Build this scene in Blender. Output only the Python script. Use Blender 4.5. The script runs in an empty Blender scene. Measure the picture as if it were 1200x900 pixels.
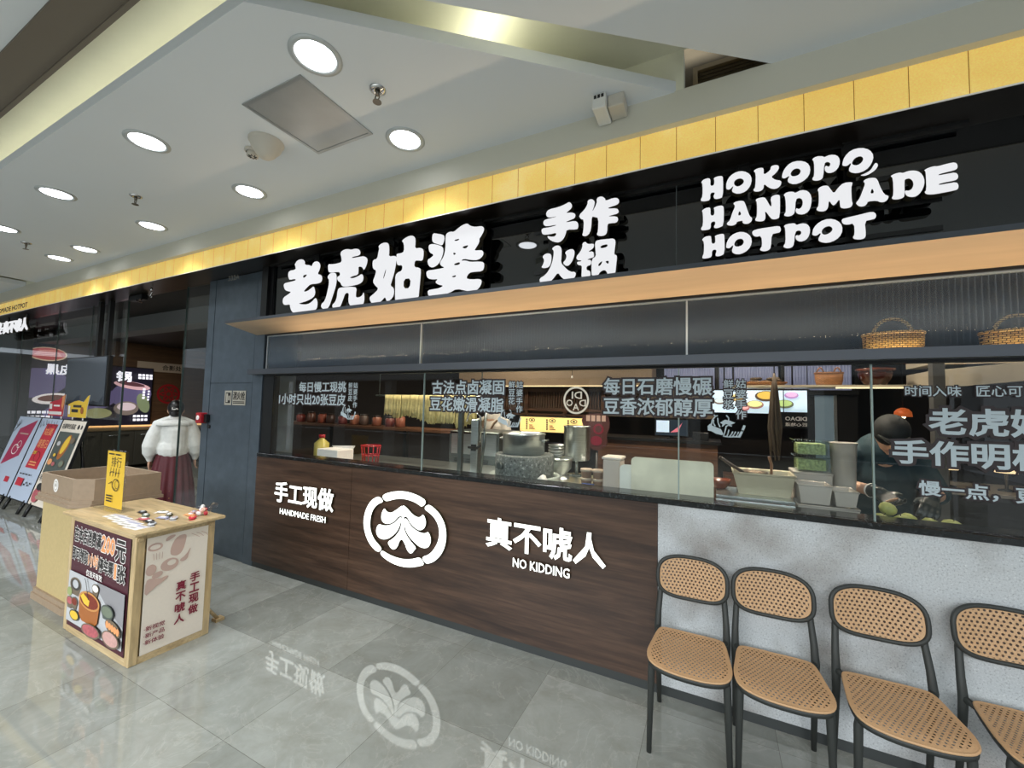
import bpy, bmesh, math, random
from mathutils import Vector, Matrix, Euler
SC = bpy.context.scene
COL = SC.collection
random.seed(7)

# ------------------------------------------------------------------ camera
CAM_H = 1.65
cam_d = bpy.data.cameras.new('camera')
cam_d.sensor_fit = 'HORIZONTAL'
cam_d.sensor_width = 36.0
cam_d.lens = 479.772 / 1200 * 36
cam_d.clip_start = 0.05
cam_d.clip_end = 200
cam = bpy.data.objects.new('camera', cam_d)
COL.objects.link(cam)
_r = Vector((0.8968, 0.441857, 0.022628))
_u = Vector((0.004268, -0.059782, 0.998202))
_f = Vector((-0.442415, 0.895091, 0.055498))
M3 = Matrix((_r, _u, -_f)).transposed()
cam.matrix_world = Matrix.Translation((0, 0, CAM_H)) @ M3.to_4x4()
SC.camera = cam

# ------------------------------------------------------------------ exposure, world
SC.view_settings.view_transform = 'Standard'
SC.view_settings.look = 'None'
SC.view_settings.exposure = 0.0
SC.view_settings.gamma = 1.0
SC.view_settings.use_curve_mapping = False
w = bpy.data.worlds.new('world')
SC.world = w
w.use_nodes = True
WORLD_STRENGTH = 0.8
bg = w.node_tree.nodes['Background']
bg.inputs[0].default_value = (0.80, 0.90, 1.0, 1)
bg.inputs[1].default_value = WORLD_STRENGTH

def area(name, loc, size, power, color=(1, 1, 1), rot=(0, 0, 0), shape='RECTANGLE', size_y=None, spread=math.pi, parent=None):
    d = bpy.data.lights.new(name, 'AREA')
    d.shape = shape
    d.size = size
    if size_y: d.size_y = size_y
    d.energy = power
    d.color = color
    d.spread = spread
    o = bpy.data.objects.new(name, d)
    o.location = loc
    o.rotation_euler = rot
    COL.objects.link(o)
    if parent: o.parent = parent
    return o

# added lamp for daylight from the atrium behind the viewer, tilted onto the shop front
area('atrium_daylight_fill', (-1, -9.5, 7.0), 17, 3900, (0.94, 0.98, 1.0), (math.radians(62), 0, 0), size_y=5)
# cove lamps lying on the edge of the dropped ceiling panel
area('cove_lamp', (-9.0, 1.08, 3.475), 14.2, 9, (1.0, 0.97, 0.74), (math.radians(180), 0, 0), size_y=0.03)
_d = Vector((1.65, 1.33, 0))
area('cove_lamp', (-1.02, 1.70, 3.475), 2.0, 4, (1.0, 0.97, 0.74), (math.radians(180), 0, -math.atan2(1.33, 1.65)), size_y=0.03)
# warm strip lamp lying on the metal ledge, washing the canopy's underside
area('ledge_strip_lamp', (-0.75, 2.556, 1.978), 5.9, 9, (1.0, 0.74, 0.46), (math.radians(180), 0, 0), size_y=0.012, spread=math.radians(110))
area('shelf_strip_lamp', (-0.75, 2.73, 1.980), 5.9, 6.5, (1.0, 0.78, 0.42), (math.radians(165), 0, 0), size_y=0.015)
KITCHEN_FILL_LAMPS = [(-3.2, 3.5, 36), (-1.6, 3.3, 44), (0.2, 3.3, 44), (1.7, 3.9, 20), (-2.4, 5.0, 24), (0.4, 4.4, 22), (-8.0, 4.6, 22), (-11.2, 4.2, 26), (-6.0, 3.6, 16)]
DOWNLIGHT_POWER = 6.5

# ------------------------------------------------------------------ materials
def srgb(h):
    h = h.lstrip('#')
    v = [int(h[i:i + 2], 16) / 255 for i in (0, 2, 4)]
    return tuple((c / 12.92 if c <= 0.04045 else ((c + 0.055) / 1.055) ** 2.4) for c in v) + (1.0,)

MATS = {}
def mat(name, color='#808080', rough=0.5, metal=0.0, emit=0.0, ecol=None, noise=0.0, nscale=30.0, spec=0.5, bump=0.0, coat=0.0, trans=0.0, alpha=1.0):
    """Principled material with a little procedural tone variation"""
    if name in MATS: return MATS[name]
    m = bpy.data.materials.new(name)
    m.use_nodes = True
    nt = m.node_tree
    b = nt.nodes['Principled BSDF']
    c = srgb(color)
    b.inputs['Base Color'].default_value = c
    b.inputs['Roughness'].default_value = rough
    b.inputs['Metallic'].default_value = metal
    b.inputs['Specular IOR Level'].default_value = spec
    b.inputs['Coat Weight'].default_value = coat
    b.inputs['Transmission Weight'].default_value = trans
    b.inputs['Alpha'].default_value = alpha
    if emit:
        b.inputs['Emission Color'].default_value = srgb(ecol or color)
        b.inputs['Emission Strength'].default_value = emit
    if noise or bump:
        tc = nt.nodes.new('ShaderNodeTexCoord')
        n = nt.nodes.new('ShaderNodeTexNoise')
        n.inputs['Scale'].default_value = nscale
        n.inputs['Detail'].default_value = 5
        nt.links.new(tc.outputs['Object'], n.inputs['Vector'])
        if noise:
            r = nt.nodes.new('ShaderNodeValToRGB')
            k0, k1 = 1 - noise, 1 + noise
            r.color_ramp.elements[0].position = 0.3
            r.color_ramp.elements[1].position = 0.7
            r.color_ramp.elements[0].color = (c[0] * k0, c[1] * k0, c[2] * k0, 1)
            r.color_ramp.elements[1].color = (min(1, c[0] * k1), min(1, c[1] * k1), min(1, c[2] * k1), 1)
            nt.links.new(n.outputs['Fac'], r.inputs['Fac'])
            nt.links.new(r.outputs['Color'], b.inputs['Base Color'])
        if bump:
            bp = nt.nodes.new('ShaderNodeBump')
            bp.inputs['Strength'].default_value = bump
            bp.inputs['Distance'].default_value = 0.01
            nt.links.new(n.outputs['Fac'], bp.inputs['Height'])
            nt.links.new(bp.outputs['Normal'], b.inputs['Normal'])
    MATS[name] = m
    return m

def nodes(name):
    m = bpy.data.materials.new(name)
    m.use_nodes = True
    MATS[name] = m
    nt = m.node_tree
    return m, nt, nt.nodes['Principled BSDF'], nt.nodes['Material Output']

def N(nt, kind, **kw):
    n = nt.nodes.new(kind)
    for k, v in kw.items():
        if k in n.inputs: n.inputs[k].default_value = v
        else: setattr(n, k, v)
    return n

def objcoord(nt, scale=(1, 1, 1), loc=(0, 0, 0), rot=(0, 0, 0)):
    tc = nt.nodes.new('ShaderNodeTexCoord')
    mp = nt.nodes.new('ShaderNodeMapping')
    mp.inputs['Scale'].default_value = scale
    mp.inputs['Location'].default_value = loc
    mp.inputs['Rotation'].default_value = rot
    nt.links.new(tc.outputs['Object'], mp.inputs['Vector'])
    return mp.outputs['Vector']

def ramp(nt, fac, stops):
    r = nt.nodes.new('ShaderNodeValToRGB')
    els = r.color_ramp.elements
    while len(els) < len(stops): els.new(0.5)
    for e, (p, c) in zip(els, stops):
        e.position = p
        e.color = srgb(c) if isinstance(c, str) else c
    nt.links.new(fac, r.inputs['Fac'])
    return r.outputs['Color']

def mixc(nt, fac, a, b, mode='MIX'):
    m = nt.nodes.new('ShaderNodeMix')
    m.data_type = 'RGBA'
    m.blend_type = mode
    for s, v in ((m.inputs[6], a), (m.inputs[7], b)):
        if isinstance(v, tuple): s.default_value = v
        else: nt.links.new(v, s)
    if isinstance(fac, float): m.inputs[0].default_value = fac
    else: nt.links.new(fac, m.inputs[0])
    return m.outputs[2]

# polished stone floor tiles
def floor_mat():
    m, nt, b, out = nodes('polished_stone_tiles')
    v = objcoord(nt, loc=(2.146, -2.475, 0))
    br = N(nt, 'ShaderNodeTexBrick', offset=0.0, Scale=1.0)
    br.inputs['Brick Width'].default_value = 0.606
    br.inputs['Row Height'].default_value = 0.606
    br.inputs['Mortar Size'].default_value = 0.0016
    br.inputs['Mortar Smooth'].default_value = 0.3
    br.inputs['Color1'].default_value = srgb('#8a8c86')
    br.inputs['Color2'].default_value = srgb('#a6a8a2')
    br.inputs['Mortar'].default_value = srgb('#77776f')
    nt.links.new(v, br.inputs['Vector'])
    n1 = N(nt, 'ShaderNodeTexNoise', Scale=3.6, Detail=9.0, Roughness=0.72, Distortion=0.5)
    nt.links.new(v, n1.inputs['Vector'])
    veins = ramp(nt, n1.outputs['Fac'], [(0.34, '#b3afa3'), (0.5, '#d2d4d0'), (0.64, '#eceeed')])
    n2 = N(nt, 'ShaderNodeTexNoise', Scale=2.6, Detail=8.0, Roughness=0.62, Distortion=1.2)
    nt.links.new(v, n2.inputs['Vector'])
    streak = ramp(nt, n2.outputs['Fac'], [(0.485, (0, 0, 0, 1)), (0.5, (1, 1, 1, 1)), (0.515, (0, 0, 0, 1))])
    c = mixc(nt, 1.0, br.outputs['Color'], veins, 'MULTIPLY')
    c = mixc(nt, 0.55, br.outputs['Color'], c)
    bw = N(nt, 'ShaderNodeMath', operation='MULTIPLY')
    bw.inputs[1].default_value = 0.13
    nt.links.new(streak, bw.inputs[0])
    c = mixc(nt, bw.outputs[0], c, srgb('#cfcdc4'))
    nt.links.new(c, b.inputs['Base Color'])
    b.inputs['Roughness'].default_value = 0.035
    b.inputs['Specular IOR Level'].default_value = 0.8
    return m

def wood_mat(name, dark, mid, light, axis='x', rough=0.45, scale=1.0):
    m, nt, b, out = nodes(name)
    st = {'x': (1.1, 9, 16), 'y': (9, 1.1, 16), 'z': (9, 9, 1.1)}[axis]
    v = objcoord(nt, scale=tuple(s * scale for s in st))
    n = N(nt, 'ShaderNodeTexNoise', Scale=1.0, Detail=8.0, Roughness=0.62, Distortion=0.5)
    nt.links.new(v, n.inputs['Vector'])
    v2 = objcoord(nt, scale=tuple(s * scale * 5 for s in st))
    n2 = N(nt, 'ShaderNodeTexNoise', Scale=1.0, Detail=4.0)
    nt.links.new(v2, n2.inputs['Vector'])
    a = ramp(nt, n.outputs['Fac'], [(0.28, dark), (0.5, mid), (0.72, light)])
    f = ramp(nt, n2.outputs['Fac'], [(0.3, (0.72, 0.72, 0.72, 1)), (0.7, (1.1, 1.1, 1.1, 1))])
    c = mixc(nt, 1.0, a, f, 'MULTIPLY')
    nt.links.new(c, b.inputs['Base Color'])
    b.inputs['Roughness'].default_value = rough
    return m

def granite_mat(name, base, speck, dark, scale=90.0, rough=0.4, stain=None):
    m, nt, b, out = nodes(name)
    v = objcoord(nt)
    n = N(nt, 'ShaderNodeTexNoise', Scale=scale, Detail=6.0, Roughness=0.75)
    nt.links.new(v, n.inputs['Vector'])
    c = ramp(nt, n.outputs['Fac'], [(0.37, dark), (0.46, base), (0.56, base), (0.65, speck)])
    if stain:
        n2 = N(nt, 'ShaderNodeTexNoise', Scale=3.0, Detail=4.0)
        nt.links.new(v, n2.inputs['Vector'])
        s = ramp(nt, n2.outputs['Fac'], [(0.45, (1, 1, 1, 1)), (0.75, srgb(stain))])
        c = mixc(nt, 1.0, c, s, 'MULTIPLY')
    nt.links.new(c, b.inputs['Base Color'])
    b.inputs['Roughness'].default_value = rough
    return m

def gold_mat():
    m, nt, b, out = nodes('gold_glowing_panels')
    v = objcoord(nt)
    n = N(nt, 'ShaderNodeTexNoise', Scale=2.4, Detail=5.0, Roughness=0.6)
    nt.links.new(v, n.inputs['Vector'])
    n3 = N(nt, 'ShaderNodeTexNoise', Scale=160.0, Detail=2.0)
    nt.links.new(v, n3.inputs['Vector'])
    c = ramp(nt, n.outputs['Fac'], [(0.3, '#e8c064'), (0.55, '#efcc72'), (0.75, '#f6da90')])
    g = ramp(nt, n3.outputs['Fac'], [(0.3, (0.9, 0.9, 0.9, 1)), (0.7, (1.05, 1.05, 1.05, 1))])
    c = mixc(nt, 1.0, c, g, 'MULTIPLY')
    sx = N(nt, 'ShaderNodeSeparateXYZ')
    nt.links.new(v, sx.inputs[0])
    pp = N(nt, 'ShaderNodeMath', operation='PINGPONG')
    sh = N(nt, 'ShaderNodeMath', operation='ADD')
    sh.inputs[1].default_value = -0.594 + 40 * 0.1935
    nt.links.new(sx.outputs['X'], sh.inputs[0])
    nt.links.new(sh.outputs[0], pp.inputs[0])
    pp.inputs[1].default_value = 0.1935 / 2
    lt = N(nt, 'ShaderNodeMath', operation='LESS_THAN')
    lt.inputs[1].default_value = 0.0016
    nt.links.new(pp.outputs[0], lt.inputs[0])
    c = mixc(nt, lt.outputs[0], c, srgb('#7d5c22'))
    nt.links.new(c, b.inputs['Base Color'])
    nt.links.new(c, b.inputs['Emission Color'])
    b.inputs['Emission Strength'].default_value = 0.5  # emission adds an even glow to the gold colour
    b.inputs['Roughness'].default_value = 0.6
    b.inputs['Specular IOR Level'].default_value = 0.2
    return m

def pane_mat(name, tint=(0.93, 0.97, 0.96, 1), refl=1.0):
    """clear window pane: fresnel reflection over straight-through transparency"""
    m, nt, b, out = nodes(name)
    nt.nodes.remove(b)
    tr = N(nt, 'ShaderNodeBsdfTransparent')
    tr.inputs['Color'].default_value = tint
    gl = N(nt, 'ShaderNodeBsdfGlossy')
    gl.inputs['Roughness'].default_value = 0.0
    gl.inputs['Color'].default_value = (refl, refl, refl, 1)
    lw = N(nt, 'ShaderNodeLayerWeight', Blend=0.5)
    pw = N(nt, 'ShaderNodeMath', operation='POWER')
    pw.inputs[1].default_value = 4.6
    nt.links.new(lw.outputs['Facing'], pw.inputs[0])
    fr = N(nt, 'ShaderNodeMath', operation='MULTIPLY_ADD')
    fr.inputs[1].default_value = 0.55
    fr.inputs[2].default_value = 0.028
    nt.links.new(pw.outputs[0], fr.inputs[0])
    mx = N(nt, 'ShaderNodeMixShader')
    nt.links.new(fr.outputs[0], mx.inputs[0])
    nt.links.new(tr.outputs[0], mx.inputs[1])
    nt.links.new(gl.outputs[0], mx.inputs[2])
    nt.links.new(mx.outputs[0], out.inputs['Surface'])
    return m

def cane_mat(name, ax, ay, p=0.0195, q=0.0335, r=0.0050):
    """woven cane look: staggered half-open holes in a tan sheet, their shade painted in brown"""
    m, nt, b, out = nodes(name)
    v = objcoord(nt)
    s = N(nt, 'ShaderNodeSeparateXYZ')
    nt.links.new(v, s.inputs[0])
    def lattice(dx, dy):
        res = []
        for sock, per, d in ((s.outputs[ax], p, dx), (s.outputs[ay], q, dy)):
            a = N(nt, 'ShaderNodeMath', operation='ADD')
            a.inputs[1].default_value = d
            nt.links.new(sock, a.inputs[0])
            wv = N(nt, 'ShaderNodeMath', operation='WRAP')
            wv.inputs[1].default_value = per / 2
            wv.inputs[2].default_value = -per / 2
            nt.links.new(a.outputs[0], wv.inputs[0])
            sq = N(nt, 'ShaderNodeMath', operation='MULTIPLY')
            nt.links.new(wv.outputs[0], sq.inputs[0])
            nt.links.new(wv.outputs[0], sq.inputs[1])
            res.append(sq.outputs[0])
        ad = N(nt, 'ShaderNodeMath', operation='ADD')
        nt.links.new(res[0], ad.inputs[0])
        nt.links.new(res[1], ad.inputs[1])
        return ad.outputs[0]
    mn = N(nt, 'ShaderNodeMath', operation='MINIMUM')
    nt.links.new(lattice(0, 0), mn.inputs[0])
    nt.links.new(lattice(p / 2, q / 2), mn.inputs[1])
    lt = N(nt, 'ShaderNodeMath', operation='LESS_THAN')
    lt.inputs[1].default_value = r * r
    nt.links.new(mn.outputs[0], lt.inputs[0])
    n = N(nt, 'ShaderNodeTexNoise', Scale=180.0, Detail=3.0)
    nt.links.new(v, n.inputs['Vector'])
    c = ramp(nt, n.outputs['Fac'], [(0.3, '#ad8862'), (0.7, '#cba57d')])
    nt.links.new(c, b.inputs['Base Color'])
    b.inputs['Roughness'].default_value = 0.55
    tr0 = N(nt, 'ShaderNodeBsdfTransparent')
    wall = N(nt, 'ShaderNodeBsdfDiffuse')
    wall.inputs['Color'].default_value = srgb('#4a3420')  # dark brown painted in for the shaded depth of each hole
    tr = N(nt, 'ShaderNodeMixShader')
    tr.inputs[0].default_value = 0.6
    nt.links.new(tr0.outputs[0], tr.inputs[1])
    nt.links.new(wall.outputs[0], tr.inputs[2])
    mx = N(nt, 'ShaderNodeMixShader')
    nt.links.new(lt.outputs[0], mx.inputs[0])
    nt.links.new(b.outputs[0], mx.inputs[1])
    nt.links.new(tr.outputs[0], mx.inputs[2])
    nt.links.new(mx.outputs[0], out.inputs['Surface'])
    return m

def wicker_mat(name, a, bcol):
    m, nt, b, out = nodes(name)
    v = objcoord(nt)
    br = N(nt, 'ShaderNodeTexBrick', offset=0.5, Scale=1.0)
    br.inputs['Brick Width'].default_value = 0.022
    br.inputs['Row Height'].default_value = 0.010
    br.inputs['Mortar Size'].default_value = 0.0016
    br.inputs['Color1'].default_value = srgb(a)
    br.inputs['Color2'].default_value = srgb(bcol)
    br.inputs['Mortar'].default_value = srgb('#3a2410')
    mp = objcoord(nt, rot=(math.radians(90), 0, 0))
    nt.links.new(mp, br.inputs['Vector'])
    nt.links.new(br.outputs['Color'], b.inputs['Base Color'])
    bp = N(nt, 'ShaderNodeBump')
    bp.inputs['Strength'].default_value = 0.6
    bp.inputs['Distance'].default_value = 0.004
    bp.invert = True
    nt.links.new(br.outputs['Fac'], bp.inputs['Height'])
    nt.links.new(bp.outputs['Normal'], b.inputs['Normal'])
    b.inputs['Roughness'].default_value = 0.7
    return m

def brushed_mat(name, color, rough, metal, sx=2, sy=2, sz=60):
    m, nt, b, out = nodes(name)
    v = objcoord(nt, scale=(sx, sy, sz))
    n = N(nt, 'ShaderNodeTexNoise', Scale=3.0, Detail=4.0)
    nt.links.new(v, n.inputs['Vector'])
    c = srgb(color)
    col = ramp(nt, n.outputs['Fac'], [(0.3, (c[0] * .86, c[1] * .86, c[2] * .86, 1)), (0.7, (min(1, c[0] * 1.1), min(1, c[1] * 1.1), min(1, c[2] * 1.1), 1))])
    nt.links.new(col, b.inputs['Base Color'])
    b.inputs['Roughness'].default_value = rough
    b.inputs['Metallic'].default_value = metal
    return m

FLOOR = floor_mat()
WALNUT = wood_mat('walnut_laminate', '#291a12', '#443024', '#5e4636', 'x', 0.42)
BAMBOO = wood_mat('bamboo_board', '#b3986c', '#c4ab80', '#d2bb92', 'x', 0.4)
BAMBOO_Z = wood_mat('bamboo_upright', '#ad9266', '#bfa67b', '#cfb88e', 'z', 0.4)
BROWNWOOD = wood_mat('brown_wood', '#3b2416', '#553722', '#6d482e', 'x', 0.5)
BROWNWALL = wood_mat('brown_wall_board', '#4a3626', '#5b4430', '#6a5039', 'y', 0.5)
STONE = granite_mat('grey_stone_slab', '#bcc0c2', '#dadddd', '#878b8e', 125.0, 0.55, '#b5aaa0')
BLACKSTONE = granite_mat('black_granite', '#15181a', '#3c4042', '#08090a', 60.0, 0.16)
MILLSTONE = granite_mat('mill_stone', '#5c6362', '#b4bbb9', '#1f2424', 42.0, 0.7)
GOLD = gold_mat()
PANE = pane_mat('clear_pane', (0.95, 0.965, 0.96, 1))
CANE_BACK = cane_mat('cane_back', 'X', 'Z')
CANE_SEAT = cane_mat('cane_seat', 'X', 'Y', r=0.0042)
WICKER = wicker_mat('wicker', '#c99a55', '#e0b873')
WICKER_DARK = wicker_mat('dark_wicker', '#8a5a32', '#a87244')
STEEL = brushed_mat('brushed_steel', '#c9d0cf', 0.3, 1.0)
STEEL_DARK = brushed_mat('dark_steel', '#6d7574', 0.35, 0.9)
BRONZE = brushed_mat('satin_bronze', '#cdb496', 0.42, 0.35, 0.3, 3, 3)
CABINET = brushed_mat('grey_cladding', '#5d6872', 0.36, 0.55, 3, 3, 3)
CEIL = mat('ceiling_paint', '#d6dadd', 0.85, noise=0.02, nscale=0.8)
COVE = mat('cove_paint', '#d9d8c6', 0.8, noise=0.03, nscale=4)
FASCIA = mat('fascia_paint', '#cdcabc', 0.75)
BEAM = mat('taupe_beam', '#6a6155', 0.7)
BLACK = mat('black_paint', '#0c0c0d', 0.4)
SOFFIT = mat('dark_bronze_soffit', '#211a14', 0.28, 0.4)
DARKGLASS = mat('dark_backing_glass', '#06080a', 0.02, spec=1.0)
GREYMETAL = mat('grey_metal', '#585c63', 0.4, 0.5)
KICK = mat('kick_plate', '#3a3e3e', 0.4, 0.3)
LED = mat('white_led', '#404040', 0.5, emit=0.84, ecol='#fbfcff')
LEDB = mat('white_led_bright', '#606060', 0.5, emit=2.0, ecol='#fbfff8')
RETURN = mat('letter_return', '#4a412e', 0.4, 0.4, emit=0.0, ecol='#d8c890')
LAMPFACE = mat('lamp_face', '#ffffff', 0.4, emit=9.0, ecol='#f3f8ff')
WHITE = mat('white_plastic', '#dcdcd8', 0.4)
OFFWHITE = mat('offwhite_plastic', '#c4beb2', 0.45)
CHROME = mat('chrome', '#c8c8c8', 0.15, 1.0)
CHAIRFRAME = mat('chair_resin', '#2f3230', 0.55)
CANE = mat('cane_plain', '#c09a72', 0.55, noise=0.08, nscale=200)
RED = mat('red_plastic', '#a01622', 0.35)
VINYL = mat('window_vinyl', '#b2c0c6', 0.6)
VINYLEDGE = mat('window_vinyl_edge', '#2a2022', 0.6)
MAROON = mat('maroon_print', '#4a1f2a', 0.5)
CREAMPRINT = mat('cream_print', '#e0d5c6', 0.55, noise=0.02, nscale=60)
PRINTTAN = mat('tan_print', '#bfa295', 0.55)
PRINTWHITE = mat('white_print', '#eeeae6', 0.5)
PRINTRED = mat('crimson_print', '#7a1830', 0.5)
PRINTORANGE = mat('orange_print', '#e39a63', 0.5)
PRINTGREY = mat('grey_print', '#b9babd', 0.5, noise=0.05, nscale=20)
PRINTDARK = mat('dark_print', '#2b2726', 0.5)
PRINTCOPPER = mat('copper_print', '#a2602c', 0.5)
PRINTYELLOW = mat('yellow_print', '#e3bb3a', 0.5)
PRINTPINK = mat('meat_print', '#b05a60', 0.5, noise=0.25, nscale=50)
PRINTBROTH = mat('broth_print', '#7a2a18', 0.5, noise=0.2, nscale=60)
PRINTBLUE = mat('pale_blue_print', '#b7c3d6', 0.5)
PRINTMAG = mat('magenta_print', '#a8244e', 0.5)
PRINTSCARLET = mat('scarlet_print', '#c02638', 0.5)
TAN = mat('tan_cardboard', '#b39f70', 0.7, noise=0.05, nscale=40)
TAUPE = mat('taupe_laminate', '#96826c', 0.55, noise=0.06, nscale=30)

# ------------------------------------------------------------------ geometry helpers
class MB:
    """collects shapes (world coordinates) for ONE mesh"""
    def __init__(s): s.bm = bmesh.new(); s.idx = 0
    def m(s, i): s.idx = i; return s
    def face(s, vs, smooth=False):
        try:
            f = s.bm.faces.new(vs); f.material_index = s.idx; f.smooth = smooth
            return f
        except ValueError: return None
    def poly(s, pts, smooth=False):
        return s.face([s.bm.verts.new(p) for p in pts], smooth)
    def box(s, x0, x1, y0, y1, z0, z1, bev=0.0, seg=2):
        v = [s.bm.verts.new((x, y, z)) for x in (x0, x1) for y in (y0, y1) for z in (z0, z1)]
        fs = [s.face([v[i] for i in q]) for q in ((0, 1, 3, 2), (4, 6, 7, 5), (0, 4, 5, 1), (2, 3, 7, 6), (0, 2, 6, 4), (1, 5, 7, 3))]
        if bev:
            es = list({e for f in fs for e in f.edges})
            r = bmesh.ops.bevel(s.bm, geom=es, offset=bev, segments=seg, affect='EDGES', profile=0.5)
            for f in r['faces']: f.material_index = s.idx
        return s
    def xform_last(s, n0, mtx):
        s.bm.verts.ensure_lookup_table()
        for v in s.bm.verts[n0:]: v.co = mtx @ v.co
    def n(s): return len(s.bm.verts)
    def tube(s, pts, r, n=10, cap=True, flat=1.0, smooth=True):
        pts = [Vector(p) for p in pts]
        rs = r if isinstance(r, (list, tuple)) else [r] * len(pts)
        rings = []
        prev = None
        for i, p in enumerate(pts):
            a = pts[max(i - 1, 0)]; b = pts[min(i + 1, len(pts) - 1)]
            d = (b - a).normalized()
            if prev is None:
                up = Vector((0, 0, 1)) if abs(d.z) < 0.9 else Vector((0, 1, 0))
                e1 = d.cross(up).normalized()
            else:
                e1 = (prev - d * prev.dot(d)).normalized()
            prev = e1
            e2 = d.cross(e1).normalized()
            rings.append([s.bm.verts.new(p + (e1 * math.cos(t) + e2 * math.sin(t) * flat) * rs[i]) for t in [2 * math.pi * k / n for k in range(n)]])
        for A, B in zip(rings, rings[1:]):
            for k in range(n): s.face([A[k], A[(k + 1) % n], B[(k + 1) % n], B[k]], smooth)
        if cap:
            s.face(rings[0][::-1]); s.face(rings[-1])
        return s
    def loop(s, pts, r, n=8, smooth=True):
        """closed tube"""
        pts = [Vector(p) for p in pts]
        L = len(pts)
        c = sum(pts, Vector()) / L
        nrm = Vector()
        for i in range(L): nrm += (pts[i] - c).cross(pts[(i + 1) % L] - c)
        nrm.normalize()
        rings = []
        for i, p in enumerate(pts):
            d = (pts[(i + 1) % L] - pts[i - 1]).normalized()
            e1 = d.cross(nrm).normalized()
            e2 = d.cross(e1).normalized()
            rings.append([s.bm.verts.new(p + (e1 * math.cos(t) + e2 * math.sin(t)) * r) for t in [2 * math.pi * k / n for k in range(n)]])
        for i in range(L):
            A, B = rings[i], rings[(i + 1) % L]
            for k in range(n): s.face([A[k], A[(k + 1) % n], B[(k + 1) % n], B[k]], smooth)
        return s
    def lathe(s, prof, c=(0, 0, 0), n=24, sx=1.0, sy=1.0, smooth=True, cap=True):
        """prof: (radius, z) list from bottom to top about a vertical axis at c"""
        c = Vector(c)
        rings = []
        for r, z in prof:
            rings.append([s.bm.verts.new(c + Vector((r * sx * math.cos(t), r * sy * math.sin(t), z))) for t in [2 * math.pi * k / n for k in range(n)]])
        for A, B in zip(rings, rings[1:]):
            for k in range(n): s.face([A[k], A[(k + 1) % n], B[(k + 1) % n], B[k]], smooth)
        if cap:
            s.face(rings[0][::-1]); s.face(rings[-1])
        return s
    def prism(s, pts, axis, a, b):
        """pts 2-D in the two other axes, extruded along axis from a to b"""
        def P(p, t):
            if axis == 'x': return (t, p[0], p[1])
            if axis == 'y': return (p[0], t, p[1])
            return (p[0], p[1], t)
        A = [s.bm.verts.new(P(p, a)) for p in pts]
        B = [s.bm.verts.new(P(p, b)) for p in pts]
        k = len(pts)
        s.face(A); s.face(B[::-1])
        for i in range(k): s.face([A[i], B[i], B[(i + 1) % k], A[(i + 1) % k]])
        return s
    def blob(s, c, rx, ry, rz, u=14, v=9, rot=None):
        c = Vector(c)
        rings = []
        R = rot.to_matrix() if rot else None
        def T(q):
            q = Vector(q)
            return c + (R @ q if R else q)
        top = s.bm.verts.new(T((0, 0, rz))); bot = s.bm.verts.new(T((0, 0, -rz)))
        for j in range(1, v):
            ph = math.pi * j / v
            rings.append([s.bm.verts.new(T((rx * math.sin(ph) * math.cos(t), ry * math.sin(ph) * math.sin(t), rz * math.cos(ph)))) for t in [2 * math.pi * k / u for k in range(u)]])
        for A, B in zip(rings, rings[1:]):
            for k in range(u): s.face([A[k], B[k], B[(k + 1) % u], A[(k + 1) % u]], True)
        for k in range(u):
            s.face([top, rings[0][k], rings[0][(k + 1) % u]], True)
            s.face([bot, rings[-1][(k + 1) % u], rings[-1][k]], True)
        return s

def obj(name, mb, mats, parent=None, kind=None, label=None, recalc=True):
    me = bpy.data.meshes.new(name)
    bm = mb.bm
    if recalc: bmesh.ops.recalc_face_normals(bm, faces=bm.faces)
    off = parent
    o = Vector((0, 0, 0))
    while off is not None:
        o += Vector(off.location); off = off.parent
    if o.length: bmesh.ops.translate(bm, verts=bm.verts, vec=-o)
    bm.to_mesh(me); bm.free()
    if not isinstance(mats, (list, tuple)): mats = [mats]
    for m in mats: me.materials.append(m)
    ob = bpy.data.objects.new(name, me)
    COL.objects.link(ob)
    if parent: ob.parent = parent
    if kind: ob['kind'] = kind
    if label: ob['label'] = label
    return ob

def tag(o, label, cat, group=None):
    o['label'] = label; o['category'] = cat
    if group: o['group'] = group
    return o

def thing(name, loc, label, cat, group=None):
    o = bpy.data.objects.new(name, None)
    o.empty_display_size = 0.1
    o.location = loc
    COL.objects.link(o)
    return tag(o, label, cat, group)

def single(name, mb, mats, loc, label, cat, group=None):
    """a thing that is one mesh, its origin at loc"""
    bmesh.ops.translate(mb.bm, verts=mb.bm.verts, vec=-Vector(loc))
    o = obj(name, mb, mats)
    o.location = loc
    return tag(o, label, cat, group)

def struct(name, mb, mats): return obj(name, mb, mats, kind='structure')

def dup(root, loc, label, rotz=None, group=None, scale=None):
    def cp(o, par):
        c = o.copy(); COL.objects.link(c); c.parent = par
        for ch in list(o.children): cp(ch, c)
        return c
    r = cp(root, None)
    r.location = loc; r['label'] = label
    if rotz is not None: r.rotation_euler = (0, 0, rotz)
    if scale: r.scale = scale
    if group: r['group'] = group
    return r

def curve_mesh(contours, extrude, bevel=0.0):
    """filled 2-D outline with holes -> mesh data (x, y plane, thickness in z)"""
    c = bpy.data.curves.new('outline', 'CURVE')
    c.dimensions = '2D'; c.fill_mode = 'BOTH'; c.extrude = extrude; c.bevel_depth = bevel; c.bevel_resolution = 0
    for pts in contours:
        sp = c.splines.new('POLY')
        sp.points.add(len(pts) - 1)
        for q, p in zip(sp.points, pts): q.co = (p[0], p[1], 0, 1)
        sp.use_cyclic_u = True
    return _eval(c)

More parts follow.
